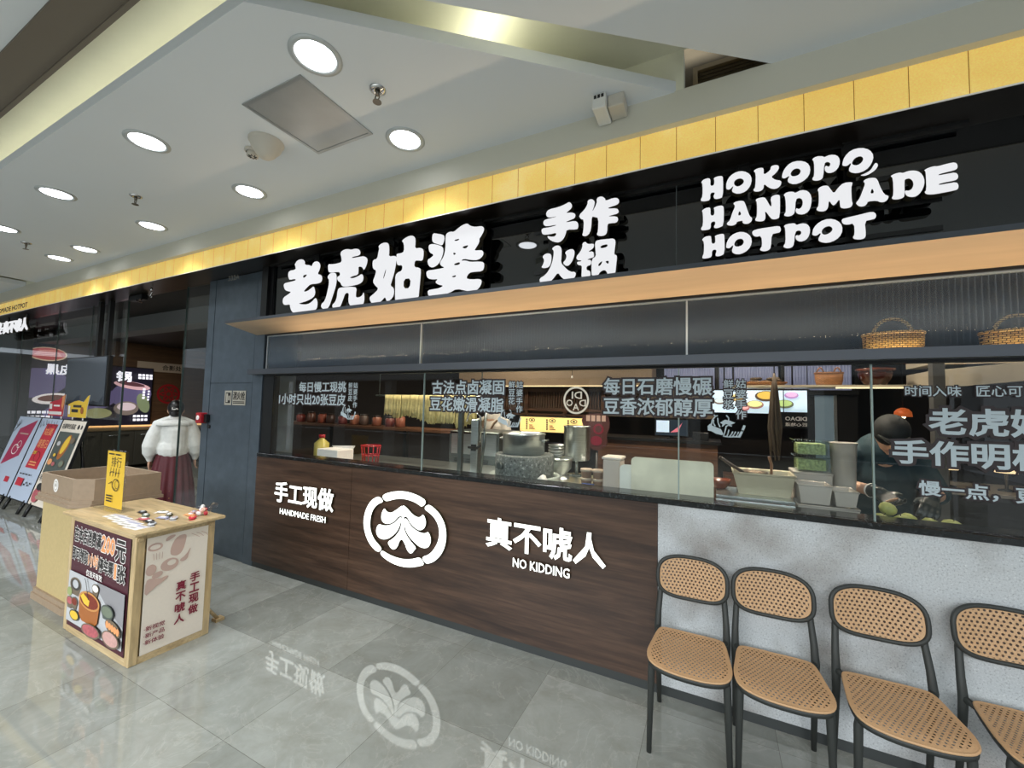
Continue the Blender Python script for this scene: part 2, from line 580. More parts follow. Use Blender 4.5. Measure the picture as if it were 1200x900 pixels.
def _eval(c):
    o = bpy.data.objects.new('tmp', c)
    COL.objects.link(o)
    dg = bpy.context.evaluated_depsgraph_get()
    dg.update()
    me = bpy.data.meshes.new_from_object(o.evaluated_get(dg))
    bpy.data.objects.remove(o); bpy.data.curves.remove(c)
    return me

_tc = {}
def text_mesh(body, weight=0.0):
    k = (body, weight)
    if k not in _tc:
        c = bpy.data.curves.new('lettering', 'FONT')
        c.body = body; c.size = 1.0; c.resolution_u = 2; c.space_line = 1.0
        c.extrude = 0.02; c.bevel_depth = weight; c.bevel_resolution = 0
        _tc[k] = _eval(c)
    return _tc[k]

def chaikin(pts, it=1):
    for _ in range(it):
        q = []
        for i in range(len(pts)):
            a, b = pts[i], pts[(i + 1) % len(pts)]
            q.append((a[0] * .75 + b[0] * .25, a[1] * .75 + b[1] * .25))
            q.append((a[0] * .25 + b[0] * .75, a[1] * .25 + b[1] * .75))
        pts = q
    return pts

def ellipse(cx, cy, rx, ry, rot=0.0, n=20):
    c, s_ = math.cos(rot), math.sin(rot)
    return [(cx + rx * math.cos(t) * c - ry * math.sin(t) * s_, cy + rx * math.cos(t) * s_ + ry * math.sin(t) * c) for t in [2 * math.pi * k / n for k in range(n)]]

class Sheet:
    """a print: flat layers stacked a fraction of a millimetre apart on a plane; one mesh, many inks"""
    def __init__(s, o, u=(1, 0, 0), v=(0, 0, 1), step=0.0005):
        s.o, s.u, s.v = Vector(o), Vector(u).normalized(), Vector(v).normalized()
        s.nn = s.u.cross(s.v).normalized()
        s.mb = MB(); s.mats = []; s.k = 0; s.step = step
    def mi(s, m):
        if m not in s.mats: s.mats.append(m)
        return s.mats.index(m)
    def at(s, p, h=0.0): return s.o + s.u * p[0] + s.v * p[1] + s.nn * h
    def poly(s, pts, m):
        s.k += 1
        s.mb.m(s.mi(m)).poly([s.at(p, s.k * s.step) for p in pts]); return s
    def rect(s, x0, y0, x1, y1, m): return s.poly([(x0, y0), (x1, y0), (x1, y1), (x0, y1)], m)
    def ell(s, cx, cy, rx, ry, m, rot=0.0, n=20): return s.poly(ellipse(cx, cy, rx, ry, rot, n), m)
    def stroke(s, pts, wd, m):
        s.k += 1
        i = s.mi(m)
        for a, b in zip(pts, pts[1:]):
            d = (Vector(b) - Vector(a)); L = d.length
            if L < 1e-6: continue
            d /= L; nn = Vector((-d.y, d.x)) * wd / 2
            e = d * wd * 0.35
            a2, b2 = Vector(a) - e, Vector(b) + e
            s.mb.m(i).poly([s.at(q, s.k * s.step) for q in (a2 - nn, b2 - nn, b2 + nn, a2 + nn)])
        return s
    def text(s, body, x0, y0, x1, y1, m, weight=0.02, thick=0.0004, flip=False, edge=None, ew=0.05):
        if edge: s.text(body, x0, y0, x1, y1, edge, weight + ew, thick, flip, ref=weight) if False else s._text(body, x0, y0, x1, y1, edge, weight + ew, thick, flip, weight)
        return s._text(body, x0, y0, x1, y1, m, weight, thick, flip, weight)
    def _text(s, body, x0, y0, x1, y1, m, weight, thick, flip, refw):
        ref = text_mesh(body, refw); me = text_mesh(body, weight)
        xs = [v.co.x for v in ref.vertices]; ys = [v.co.y for v in ref.vertices]
        if not xs: return s
        ax, bx, ay, by = min(xs), max(xs), min(ys), max(ys)
        zs = [v.co.z for v in me.vertices]; az, bz = min(zs), max(zs)
        sx = (x1 - x0) / (bx - ax); sy = (y1 - y0) / (by - ay)
        s.k += 1
        i = s.mi(m); vs = []
        for v in me.vertices:
            px = (v.co.x - ax) * sx
            px = x1 - px if flip else x0 + px
            h = s.k * s.step + (v.co.z - az) / (bz - az) * thick
            vs.append(s.mb.bm.verts.new(s.at((px, y0 + (v.co.y - ay) * sy), h)))
        for p in me.polygons:
            f = s.mb.m(i).face([vs[j] for j in p.vertices])
        s.k += int(thick / s.step)
        return s
    def contours(s, cs, m, thick=0.0004):
        me = curve_mesh(cs, thick / 2)
        s.k += 1
        i = s.mi(m); vs = [s.mb.bm.verts.new(s.at((v.co.x, v.co.y), s.k * s.step + v.co.z + thick / 2)) for v in me.vertices]
        for p in me.polygons: s.mb.m(i).face([vs[j] for j in p.vertices])
        return s
    def make(s, name, parent=None, label=None): return obj(name, s.mb, s.mats, parent, label=label, recalc=False)

def glyph_letter(name, contours, yf, depth, mats, parent, it=1):
    """one built-up letter: contours in millimetres (x, z), front face at y = yf"""
    cs = [chaikin([(p[0] / 1000, p[1] / 1000) for p in c], it) for c in contours]
    me = curve_mesh(cs, depth / 2)
    mb = MB()
    vs = [mb.bm.verts.new((v.co.x, yf + depth / 2 - v.co.z, v.co.y)) for v in me.vertices]
    for p in me.polygons:
        f = mb.face([vs[j] for j in p.vertices])
        if f:
            f.normal_update()
            cy = sum(vs[j].co.y for j in p.vertices) / len(p.vertices)
            f.material_index = 0 if cy < yf + 0.0005 else 1
    return obj(name, mb, mats, parent, recalc=False)

def font_letters(body, x0, z0, x1, z1, yf, depth, weight, mats, parent, name='letter', per_char=True):
    """built-up lettering from the font, one mesh per character, fitted into the rectangle"""
    ref = text_mesh(body, weight)
    xs = [v.co.x for v in ref.vertices]; ys = [v.co.y for v in ref.vertices]
    ax, bx, ay, by = min(xs), max(xs), min(ys), max(ys)
    sx = (x1 - x0) / (bx - ax); sz = (z1 - z0) / (by - ay)
    # advance widths: measure the prefix
    bm0 = bmesh.new(); bm0.from_mesh(ref)
    zs = [v.co.z for v in ref.vertices]; az, bz = min(zs), max(zs)
    # split into characters by connected islands sorted on x when wanted
    islands = []
    seen = set()
    bm0.verts.ensure_lookup_table()
    for v in bm0.verts:
        if v.index in seen: continue
        st = [v]; isl = []
        seen.add(v.index)
        while st:
            a = st.pop(); isl.append(a)
            for e in a.link_edges:
                b = e.other_vert(a)
                if b.index not in seen: seen.add(b.index); st.append(b)
        islands.append(isl)
    chars = [ch for ch in body if ch != ' ']
    cjk = ord(body[0]) > 0x2e80
    groups = {}
    if per_char and cjk:
        n = len(body); wdt = 1.0
        pitch = (bx - ax) / n
        for isl in islands:
            cx = (min(v.co.x for v in isl) + max(v.co.x for v in isl)) / 2
            groups.setdefault(min(n - 1, int((cx - ax) / pitch)), []).append(isl)
    elif per_char:
        islands.sort(key=lambda I: min(v.co.x for v in I))
        for i, isl in enumerate(islands): groups[i] = [isl]
    else: groups[0] = islands
    for g in sorted(groups):
        mb = MB(); mp = {}
        keep = set()
        for isl in groups[g]:
            for v in isl:
                keep.add(v.index)
                mp[v.index] = mb.bm.verts.new((x0 + (v.co.x - ax) * sx, yf + depth - (v.co.z - az) / (bz - az) * depth, z0 + (v.co.y - ay) * sz))
        for f in bm0.faces:
            if f.verts[0].index in keep:
                nf = mb.face([mp[v.index] for v in f.verts])
                if nf: nf.material_index = 0 if sum(v.co.z for v in f.verts) / len(f.verts) > az + (bz - az) * 0.55 else 1
        obj(name, mb, mats, parent, recalc=False)
    bm0.free()
GLYPH_MAIN = "-3512,2929 -3471,2969 -3400,2967 -3364,2938 -3368,2909 -3294,2896 -3273,2878 -3250,2919 -3190,2919 -3154,2882 -3160,2842 -3189,2799 -3144,2788 -3120,2759 -3132,2719 -3183,2712 -3274,2718 -3318,2694 -3369,2657 -3315,2657 -3256,2682 -3234,2695 -3213,2666 -3204,2624 -3227,2590 -3308,2567 -3385,2558 -3424,2554 -3383,2542 -3306,2535 -3246,2551 -3204,2586 -3180,2570 -3167,2533 -3174,2482 -3225,2468 -3362,2469 -3472,2465 -3513,2485 -3541,2524 -3546,2557 -3592,2556 -3633,2560 -3657,2589 -3647,2632 -3583,2653 -3536,2675 -3586,2685 -3628,2701 -3653,2742 -3645,2768 -3577,2771 -3480,2776 -3490,2793 -3562,2791 -3579,2799 -3598,2839 -3586,2881 -3488,2879 -3499,2919|-3381,2812 -3327,2816 -3341,2797 -3379,2785;-2912,2950 -2885,2972 -2831,2976 -2776,2960 -2736,2964 -2689,2952 -2667,2924 -2676,2896 -2758,2896 -2771,2885 -2678,2884 -2626,2883 -2586,2858 -2584,2824 -2604,2779 -2624,2762 -2644,2794 -2686,2801 -2682,2769 -2685,2731 -2748,2727 -2785,2718 -2747,2707 -2681,2719 -2643,2735 -2621,2708 -2626,2670 -2664,2649 -2743,2644 -2824,2644 -2872,2654 -2895,2692 -2924,2705 -2940,2742 -2899,2752 -2908,2784 -2971,2789 -3028,2792 -3052,2807 -3060,2875 -3005,2864 -2934,2863 -2890,2869 -2892,2902|-3062,2757 -3028,2788 -2971,2787 -2945,2768 -2938,2712 -2948,2653 -2985,2566 -3021,2479 -3078,2464 -3123,2493 -3118,2523 -3076,2545 -3046,2633 -3031,2723|-2913,2641 -2864,2644 -2716,2633 -2694,2610 -2701,2567 -2697,2538 -2657,2536 -2626,2550 -2615,2578 -2603,2547 -2601,2499 -2615,2467 -2679,2463 -2745,2466 -2776,2487 -2789,2527 -2782,2585 -2826,2590 -2851,2533 -2881,2472 -2922,2462 -2971,2469 -2983,2501 -2947,2522 -2928,2561 -2925,2610;-2471,2945 -2427,2964 -2377,2960 -2354,2938 -2348,2879 -2352,2839 -2289,2837 -2267,2821 -2273,2767 -2288,2694 -2311,2629 -2323,2597 -2287,2576 -2280,2534 -2294,2494 -2351,2464 -2370,2501 -2379,2509 -2402,2487 -2445,2462 -2513,2466 -2540,2501 -2544,2527 -2506,2545 -2446,2585 -2487,2616 -2517,2653 -2492,2702 -2483,2744 -2517,2757 -2529,2802 -2522,2836 -2477,2838 -2468,2889 -2459,2922|-2374,2749 -2382,2701 -2404,2653 -2397,2695|-2226,2949 -2169,2973 -2123,2976 -2088,2955 -2082,2913 -2087,2865 -2032,2863 -2001,2843 -1999,2794 -2007,2755 -2058,2766 -2083,2766 -2088,2717 -2035,2706 -2019,2684 -2023,2612 -2029,2532 -2034,2464 -2095,2470 -2135,2470 -2266,2466 -2270,2500 -2273,2608 -2276,2675 -2251,2697 -2209,2704 -2206,2750 -2253,2752 -2267,2775 -2272,2834 -2269,2850 -2226,2848 -2195,2856 -2200,2924|-2187,2635 -2118,2633 -2123,2555 -2187,2559;-1918,2959 -1879,2948 -1821,2930 -1806,2908 -1814,2870 -1827,2847 -1866,2864 -1915,2884 -1926,2916|-1953,2873 -1914,2875 -1856,2855 -1817,2833 -1814,2791 -1837,2731 -1869,2700 -1916,2688 -1951,2711 -1963,2757 -1929,2768 -1901,2788 -1941,2810 -1954,2840|-1800,2915 -1788,2937 -1756,2943 -1724,2935 -1692,2955 -1648,2975 -1608,2979 -1585,2956 -1541,2940 -1489,2938 -1467,2923 -1466,2897 -1495,2853 -1503,2850 -1502,2820 -1527,2786 -1544,2766 -1484,2761 -1466,2747 -1467,2717 -1507,2691 -1568,2700 -1630,2719 -1656,2706 -1612,2704 -1576,2687 -1490,2679 -1459,2667 -1456,2633 -1470,2605 -1539,2610 -1582,2608 -1607,2570 -1563,2557 -1494,2553 -1472,2539 -1480,2502 -1517,2469 -1543,2465 -1595,2476 -1685,2503 -1748,2478 -1840,2461 -1926,2465 -1947,2491 -1948,2519 -1900,2522 -1843,2524 -1801,2539 -1853,2552 -1883,2575 -1855,2596 -1903,2597 -1952,2611 -1968,2645 -1964,2673 -1896,2672 -1811,2673 -1802,2679 -1830,2691 -1846,2717 -1810,2759 -1796,2820|-1717,2873 -1673,2876 -1682,2863 -1716,2864|-1656,2808 -1589,2817 -1615,2789|-1724,2781 -1696,2766 -1723,2758|-1715,2692 -1661,2700 -1666,2679 -1710,2680|-1739,2599 -1689,2607 -1704,2588"
GLYPH_SUB = "-994,2938 -973,2958 -907,2959 -857,2970 -833,2981 -814,2958 -816,2934 -849,2913 -853,2910 -814,2906 -790,2891 -793,2864 -827,2857 -852,2851 -848,2847 -792,2847 -772,2830 -770,2799 -781,2787 -848,2799 -853,2772 -868,2740 -896,2721 -932,2730 -969,2754 -984,2781 -954,2769 -925,2767 -915,2790 -962,2787 -1010,2791 -1023,2812 -1022,2837 -970,2835 -919,2839 -923,2844 -985,2844 -1009,2857 -1012,2884 -994,2894 -928,2897 -917,2900 -964,2900 -988,2910;-769,2877 -732,2907 -712,2937 -712,2964 -685,2969 -665,2948 -668,2922 -684,2878 -652,2932 -655,2966 -626,2974 -600,2954 -599,2937 -548,2947 -519,2937 -513,2910 -529,2897 -573,2892 -586,2885 -528,2877 -516,2858 -519,2842 -566,2838 -582,2835 -528,2826 -518,2806 -528,2785 -572,2790 -585,2786 -585,2740 -597,2719 -630,2718 -653,2732 -643,2750 -641,2836 -664,2847 -684,2854 -685,2797 -693,2752 -716,2732 -746,2741 -737,2766 -734,2843 -755,2851;-1015,2645 -989,2663 -956,2657 -948,2635 -951,2594 -965,2568 -995,2564 -1021,2572 -1006,2594 -999,2622|-859,2650 -831,2666 -800,2663 -791,2639 -799,2600 -823,2563 -847,2558 -872,2583 -851,2601 -845,2627|-949,2688 -924,2705 -896,2702 -879,2677 -880,2625 -883,2585 -858,2554 -822,2519 -782,2513 -784,2483 -808,2466 -849,2468 -878,2488 -903,2525 -928,2494 -956,2466 -1026,2468 -1032,2500 -994,2516 -965,2547 -944,2593 -934,2647 -935,2675;-742,2693 -722,2700 -709,2681 -669,2678 -667,2664 -672,2648 -708,2630 -671,2630 -666,2601 -668,2591 -707,2584 -707,2580 -684,2577 -684,2544 -713,2541 -713,2515 -690,2508 -686,2471 -733,2467 -746,2472 -744,2525 -744,2549 -771,2556 -778,2577 -748,2576 -748,2583 -775,2587 -782,2611 -755,2638 -742,2666|-662,2687 -642,2697 -578,2693 -546,2691 -533,2672 -538,2628 -542,2589 -526,2584 -525,2561 -529,2523 -534,2466 -582,2468 -585,2488 -601,2503 -627,2494 -640,2472 -678,2472 -682,2504 -681,2583 -654,2593 -658,2633|-626,2658 -581,2662 -585,2643 -626,2640|-639,2544 -612,2563 -620,2539 -638,2528|-598,2555 -573,2557 -577,2533"
GLYPH_LATIN = "-61,2934 -43,2948 -19,2948 -12,2935 -14,2901 5,2900 7,2927 3,2942 22,2948 46,2945 50,2928 49,2824 28,2819 8,2821 1,2838 8,2852 7,2860 -14,2861 -14,2821 -37,2818 -60,2823 -62,2835 -53,2849 -52,2920;64,2871 66,2905 83,2936 116,2952 148,2948 177,2925 187,2893 179,2857 157,2831 121,2825 95,2841 92,2853 99,2871 97,2875 82,2859 69,2862|101,2897 115,2911 138,2910 151,2893 144,2876 122,2866 105,2877;193,2937 212,2947 237,2945 241,2933 240,2903 271,2922 273,2943 292,2946 308,2939 309,2920 292,2898 273,2886 292,2865 319,2855 317,2833 303,2818 282,2817 261,2831 241,2856 239,2828 223,2818 197,2822 192,2835 202,2844 205,2922;321,2883 333,2916 360,2942 397,2943 430,2925 444,2892 437,2852 408,2827 374,2821 348,2837 346,2854 354,2869 351,2872 335,2863 323,2866|358,2884 370,2903 391,2904 404,2889 396,2868 375,2864 362,2870;449,2936 469,2947 497,2940 499,2933 524,2941 551,2932 563,2907 560,2873 542,2849 518,2846 503,2859 501,2882 508,2889 516,2880 524,2885 524,2899 511,2908 500,2901 495,2835 487,2821 467,2819 450,2827 451,2839 458,2847 459,2921;571,2880 580,2915 607,2943 645,2945 677,2927 693,2892 683,2852 661,2827 628,2819 600,2832 596,2849 606,2871 603,2878 591,2866 574,2870|608,2877 620,2899 642,2904 654,2890 648,2870 629,2859 613,2866|638,2807 656,2811 680,2823 695,2854 703,2854 708,2840 698,2821 675,2805 656,2800;-58,2767 -40,2780 -16,2780 -13,2766 -13,2731 6,2731 6,2763 2,2773 21,2779 47,2778 53,2761 51,2665 31,2656 9,2655 2,2666 11,2680 9,2696 -12,2694 -12,2657 -34,2653 -60,2656 -61,2670 -51,2683 -51,2754;96,2779 114,2787 144,2785 153,2771 166,2723 175,2692 186,2682 184,2664 168,2652 146,2656 140,2668 143,2675 114,2674 112,2662 94,2655 69,2662 66,2675 81,2686 94,2730 108,2762|119,2706 127,2735 137,2708;201,2777 217,2784 242,2783 251,2770 269,2725 275,2732 269,2773 285,2785 309,2782 312,2768 310,2662 295,2654 277,2656 268,2667 244,2712 247,2671 240,2655 219,2655 200,2663 200,2673 208,2685 209,2760;326,2776 342,2789 371,2785 376,2775 403,2787 431,2776 446,2744 444,2700 432,2667 409,2656 385,2664 377,2681 381,2697 391,2688 403,2695 409,2713 407,2736 394,2748 379,2742 375,2675 364,2661 346,2658 329,2665 329,2674 337,2686 335,2765;469,2774 487,2788 512,2786 521,2769 536,2738 553,2765 575,2785 609,2781 609,2771 604,2754 605,2686 609,2673 602,2656 578,2654 561,2661 559,2677 558,2708 540,2681 530,2679 515,2711 512,2670 500,2657 480,2658 465,2667 466,2680 474,2688 476,2757;649,2775 665,2786 693,2784 704,2771 712,2736 727,2693 743,2683 740,2669 730,2657 713,2657 699,2669 665,2672 663,2662 653,2651 635,2652 622,2667 622,2676 635,2692 648,2732 658,2763|675,2708 683,2736 691,2708;750,2777 766,2785 786,2787 795,2781 814,2787 838,2784 857,2770 869,2741 869,2708 857,2677 841,2660 822,2659 805,2670 800,2689 803,2696 814,2692 825,2697 832,2716 829,2737 818,2751 805,2750 800,2744 800,2671 791,2661 772,2659 757,2663 753,2671 760,2683 760,2766;868,2776 884,2785 905,2788 913,2784 952,2789 973,2789 981,2776 980,2758 969,2752 935,2749 917,2746 918,2741 951,2742 974,2742 982,2727 980,2711 970,2705 934,2704 917,2701 917,2696 950,2697 975,2697 982,2682 980,2665 972,2660 923,2657 891,2657 873,2663 868,2675 875,2681 875,2743 874,2773;-58,2602 -41,2618 -13,2618 -10,2606 -8,2571 10,2572 10,2603 7,2613 27,2619 51,2619 55,2603 55,2508 37,2497 13,2497 10,2510 15,2521 14,2537 -7,2535 -7,2498 -29,2493 -54,2494 -55,2507 -47,2523 -46,2589;62,2541 66,2571 84,2602 120,2617 155,2609 180,2582 184,2544 167,2510 132,2492 103,2497 88,2514 97,2543 93,2547 80,2533 66,2536|101,2557 113,2576 136,2578 148,2561 140,2540 116,2535 103,2542;185,2611 215,2617 265,2617 307,2617 314,2600 311,2582 294,2580 273,2578 269,2509 260,2495 239,2491 219,2500 222,2512 230,2522 227,2578 202,2575 187,2588;325,2612 340,2620 374,2619 379,2607 403,2613 426,2605 438,2580 434,2546 420,2523 396,2517 378,2530 375,2550 381,2555 389,2550 400,2558 400,2571 389,2579 374,2572 369,2509 360,2494 341,2491 324,2500 324,2510 333,2521 333,2599;445,2550 451,2581 477,2608 514,2617 548,2601 567,2570 564,2530 541,2503 507,2493 477,2503 468,2518 481,2544 477,2549 463,2537 448,2542|483,2560 496,2576 516,2579 529,2564 523,2547 503,2536 487,2540;563,2604 586,2608 634,2613 682,2620 696,2604 693,2583 677,2580 652,2578 656,2509 650,2493 631,2490 608,2497 606,2508 613,2519 612,2575 586,2571 567,2579"
GLYPH_LOGO = "-2446,896 -2386,930 -2267,958 -2160,960 -2056,941 -1984,908 -2027,856 -2074,878 -2136,895 -2221,901 -2307,887 -2371,864 -2410,859;-1973,891 -1913,867 -1853,824 -1802,746 -1793,640 -1823,550 -1887,477 -1954,443 -1984,444 -2021,483 -1947,513 -1891,577 -1860,652 -1864,729 -1900,786 -1950,822 -2016,849;-2418,468 -2361,449 -2273,435 -2178,436 -2096,455 -2031,483 -1985,432 -2033,411 -2133,381 -2238,373 -2347,389 -2444,430;-2469,893 -2416,853 -2482,828 -2537,774 -2561,694 -2557,610 -2512,540 -2448,500 -2418,472 -2456,442 -2508,457 -2580,512 -2633,615 -2633,719 -2586,819 -2530,869;-2411,807 -2384,777 -2339,773 -2281,807 -2239,841 -2220,846 -2214,759 -2241,763 -2265,752 -2308,704 -2362,682 -2412,681 -2442,711 -2439,762;-2223,846 -2208,849 -2175,833 -2121,792 -2069,775 -2039,783 -2018,809 -1993,777 -1986,734 -2005,696 -2044,678 -2085,687 -2138,717 -2168,761 -2191,766 -2218,758;-2460,670 -2417,662 -2351,674 -2297,702 -2261,740 -2230,761 -2237,698 -2272,631 -2345,571 -2411,550 -2468,560 -2493,602 -2484,646;-2171,750 -2138,704 -2085,676 -2023,662 -1984,668 -1964,684 -1938,647 -1936,601 -1959,564 -1999,551 -2049,557 -2112,591 -2164,631 -2193,680 -2201,752;-2230,765 -2199,769 -2204,679 -2172,622 -2118,576 -2069,543 -2093,519 -2113,492 -2139,491 -2166,515 -2189,559 -2217,587 -2242,567 -2256,524 -2282,495 -2314,490 -2342,509 -2366,540 -2313,572 -2261,623 -2228,683"
# ================================================================== STRUCTURE
WY = 2.63                      # shop front line
XR = 2.3                       # how far the shop front runs to the right
mb = MB(); mb.box(-26, 7, -13, 10, -0.1, 0); struct('floor', mb, FLOOR)
# ceiling: upper slab, the dropped panel with its cove edge, the dropped panel to the right
mb = MB(); mb.box(-26, 7, -3.2, 2.31, 3.62, 3.70); struct('ceiling', mb, COVE)
mb = MB(); mb.prism([(-9.3, 0.98), (-1.83, 0.98), (-0.18, 2.305), (-9.3, 2.305)], 'z', 3.385, 3.45); struct('ceiling_panel', mb, CEIL)
mb = MB(); mb.prism([(-26, 0.98), (-9.75, 0.98), (-9.75, 2.305), (-26, 2.305)], 'z', 3.385, 3.45); struct('ceiling_panel', mb, CEIL)
mb = MB(); mb.prism([(0.27, 2.305), (-1.06, 1.345), (-1.95, 0.70), (-1.95, -3.2), (7, -3.2), (7, 2.305)], 'z', 3.385, 3.46); struct('ceiling_panel', mb, CEIL)
mb = MB(); mb.box(-26, -1.96, 0.68, 0.84, 3.57, 3.63); mb.box(-26, -1.96, 0.84, 0.862, 3.56, 3.63); struct('trim_1', mb, BEAM)
mb = MB(); mb.box(-26, -1.97, -3.2, 0.68, 3.585, 3.625); struct('ceiling_panel', mb, CEIL)
# fascia over the shop front, with the broken slot beside the grille
mb = MB(); mb.box(-26, 7, 2.30, 2.42, 3.215, 3.392); struct('trim_2', mb, FASCIA)
mb = MB(); mb.box(-26, -0.14, 2.305, 2.42, 3.392, 3.62); mb.box(0.33, 7, 2.305, 2.42, 3.392, 3.62); struct('trim_3', mb, COVE)
mb = MB(); mb.box(-0.3, 0.4, 2.46, 2.50, 3.30, 3.75); struct('trim_4', mb, mat('duct_board', '#5d5038', 0.7, noise=0.1, nscale=12))
# gold band
mb = MB(); mb.box(-26, 7, 2.345, 2.36, 3.022, 3.235); struct('trim_5', mb, GOLD)
mb = MB(); mb.box(-26, 7, 2.3435, 2.348, 3.0165, 3.0225); struct('trim_6', mb, mat('white_edge', '#e9e6da', 0.4, emit=0.15))
# dark soffit behind the band
mb = MB(); mb.box(-26, 7, 2.348, 2.80, 3.0215, 3.0219); mb.box(-26, 7, 2.361, 2.80, 3.0219, 3.07); struct('trim_7', mb, SOFFIT)
# wood and stone front under the counter, kick plate
mb = MB(); mb.box(-4.15, -2.822, 2.612, 2.66, 0.058, 1.093); mb.box(-2.818, -0.305, 2.612, 2.66, 0.058, 1.093)
struct('wall_front', mb, WALNUT)
mb = MB(); mb.box(-0.303, XR, 2.616, 2.66, 0.058, 1.093); struct('wall_stone_front', mb, STONE)
mb = MB(); mb.box(-4.15, XR, 2.626, 2.66, 0.0, 0.062); struct('baseboard_front', mb, KICK)
mb = MB(); mb.box(-4.15, XR, 2.655, 2.72, 0.0, 1.093); struct('wall_counter_back', mb, BLACK)
# side and back walls of the shop
mb = MB(); mb.box(-13.2, -13.0, 2.62, 8.0, 0, 3.1); struct('wall_left', mb, BROWNWALL)
mb = MB(); mb.box(-13.2, 6, 7.6, 7.8, 0, 3.1); struct('wall_back', mb, mat('dark_brown_wall', '#2c221b', 0.7, noise=0.1, nscale=4))
mb = MB(); mb.box(5.8, 6.0, 2.62, 7.8, 0, 3.1); struct('wall_right', mb, mat('dark_wall', '#1c1a19', 0.7))
mb = MB(); mb.box(XR, 6.0, 2.62, 2.72, 0, 3.02); struct('wall_front_right', mb, CABINET)
mb = MB(); mb.box(-13.2, 6, 2.70, 7.8, 3.02, 3.1); struct('ceiling_shop', mb, mat('shop_black_ceiling', '#0b0b0c', 0.6))
mb = MB(); mb.box(-26, -13.0, 2.62, 2.8, 0, 3.02); struct('wall_far_front', mb, mat('far_wall', '#2a2a2c', 0.4))
# mall gallery across the atrium, behind the viewer
mb = MB()
mb.box(-26, 7, -13.4, -12.2, 3.0, 3.7); mb.box(-26, 7, -13.4, -12.2, 6.2, 6.9)
for k in range(9): mb.box(-25 + k * 4, -24.5 + k * 4, -13.0, -12.6, 0, 3.0); mb.box(-25 + k * 4, -24.5 + k * 4, -13.0, -12.6, 3.7, 6.2)
struct('wall_atrium', mb, mat('atrium_white', '#b9bcbe', 0.7))
mb = MB(); mb.box(-26, 7, -13.5, -13.3, 0, 9.0); struct('wall_atrium_shops', mb, mat('atrium_shops', '#33373b', 0.4))
mb = MB(); mb.box(-26.2, -26, -13, 2.62, 0, 3.4); struct('wall_mall_end', mb, mat('mall_end', '#b5b7b8', 0.7))

# ---- granite counter ledge
mb = MB(); mb.box(-4.15, XR, 2.606, 2.80, 1.093, 1.128, 0.004, 1)
single('counter_ledge', mb, BLACKSTONE, (-1, 2.63, 1.093), 'black granite ledge running under the serving window glass', 'counter')

# ---- windows of the kitchen front
EDGES = [-3.985, -2.094, -0.190, 0.710, 1.62, XR]
for i, (a, b) in enumerate(zip(EDGES, EDGES[1:])):
    mb = MB(); mb.box(a + 0.0015, b - 0.0015, 2.640, 2.650, 1.128, 1.925)
    struct('window_%d' % (i + 1), mb, PANE)
mb = MB()
for x in EDGES[1:-1]: mb.box(x - 0.0035, x + 0.0035, 2.638, 2.652, 1.128, 1.925)
struct('trim_8', mb, mat('pane_edge', '#8fa09c', 0.3, 0.2))
mb = MB(); mb.box(-4.15, -3.985, 2.634, 2.70, 1.128, 1.92)
struct('trim_9', mb, BLACK)
# ledge between the panes and the reeded glass above
mb = MB(); mb.prism([(-4.285, 2.545), (XR, 2.545), (XR, 2.68), (-4.15, 2.68), (-4.15, 2.622), (-4.285, 2.622)], 'z', 1.920, 1.972)
single('shelf_ledge', mb, GREYMETAL, (-1, 2.6, 1.92), 'slim grey metal ledge between the clear and the reeded glass', 'ledge')
mb = MB(); mb.box(-4.10, XR, 2.62, 2.66, 1.905, 1.921); struct('trim_10', mb, BLACK)

# ---- reeded glass
def reeded(x0, x1, idx):
    mb = MB()
    p = 0.0225; k = int((x1 - x0) / p); per = 6
    top, bot = [], []
    for i in range(k * per + 1):
        x = x0 + (x1 - x0) * i / (k * per)
        y = 2.650 - 0.0070 * abs(math.sin(math.pi * i / per))
        bot.append(mb.bm.verts.new((x, y, 1.975))); top.append(mb.bm.verts.new((x, y, 2.315)))
    bb = [mb.bm.verts.new((x, 2.658, z)) for x, z in ((x0, 1.975), (x1, 1.975), (x1, 2.315), (x0, 2.315))]
    for i in range(len(bot) - 1): mb.face([bot[i], bot[i + 1], top[i + 1], top[i]], True)
    mb.face([bb[3], bb[2], bb[1], bb[0]])
    mb.face(bot[::-1] + [bb[0], bb[1]]); mb.face(top + [bb[2], bb[3]])
    mb.face([bot[0], top[0], bb[3], bb[0]]); mb.face([bot[-1], bb[1], bb[2], top[-1]])
    struct('window_%d' % idx, mb, REED)
def reed_mat():
    m, nt, b, out = nodes('reeded_glass')
    b.inputs['Base Color'].default_value = (0.26, 0.32, 0.40, 1)
    b.inputs['Roughness'].default_value = 0.16
    b.inputs['Specular IOR Level'].default_value = 0.9
    tr = N(nt, 'ShaderNodeBsdfTransparent')
    tr.inputs['Color'].default_value = (0.90, 0.93, 0.95, 1)
    lw = N(nt, 'ShaderNodeLayerWeight', Blend=0.5)
    fr = N(nt, 'ShaderNodeMath', operation='MULTIPLY_ADD')
    fr.inputs[1].default_value = 0.95
    fr.inputs[2].default_value = 0.13
    fr.use_clamp = True
    pw = N(nt, 'ShaderNodeMath', operation='POWER')
    pw.inputs[1].default_value = 2.2
    nt.links.new(lw.outputs['Facing'], pw.inputs[0])
    nt.links.new(pw.outputs[0], fr.inputs[0])
    mx = N(nt, 'ShaderNodeMixShader')
    nt.links.new(fr.outputs[0], mx.inputs[0])
    nt.links.new(tr.outputs[0], mx.inputs[1])
    nt.links.new(b.outputs[0], mx.inputs[2])
    nt.links.new(mx.outputs[0], out.inputs['Surface'])
    return m
REED = reed_mat()
for i, (a, b) in enumerate([(-4.125, -2.150), (-2.140, -0.150), (-0.140, 1.85)]): reeded(a, b, 7 + i)
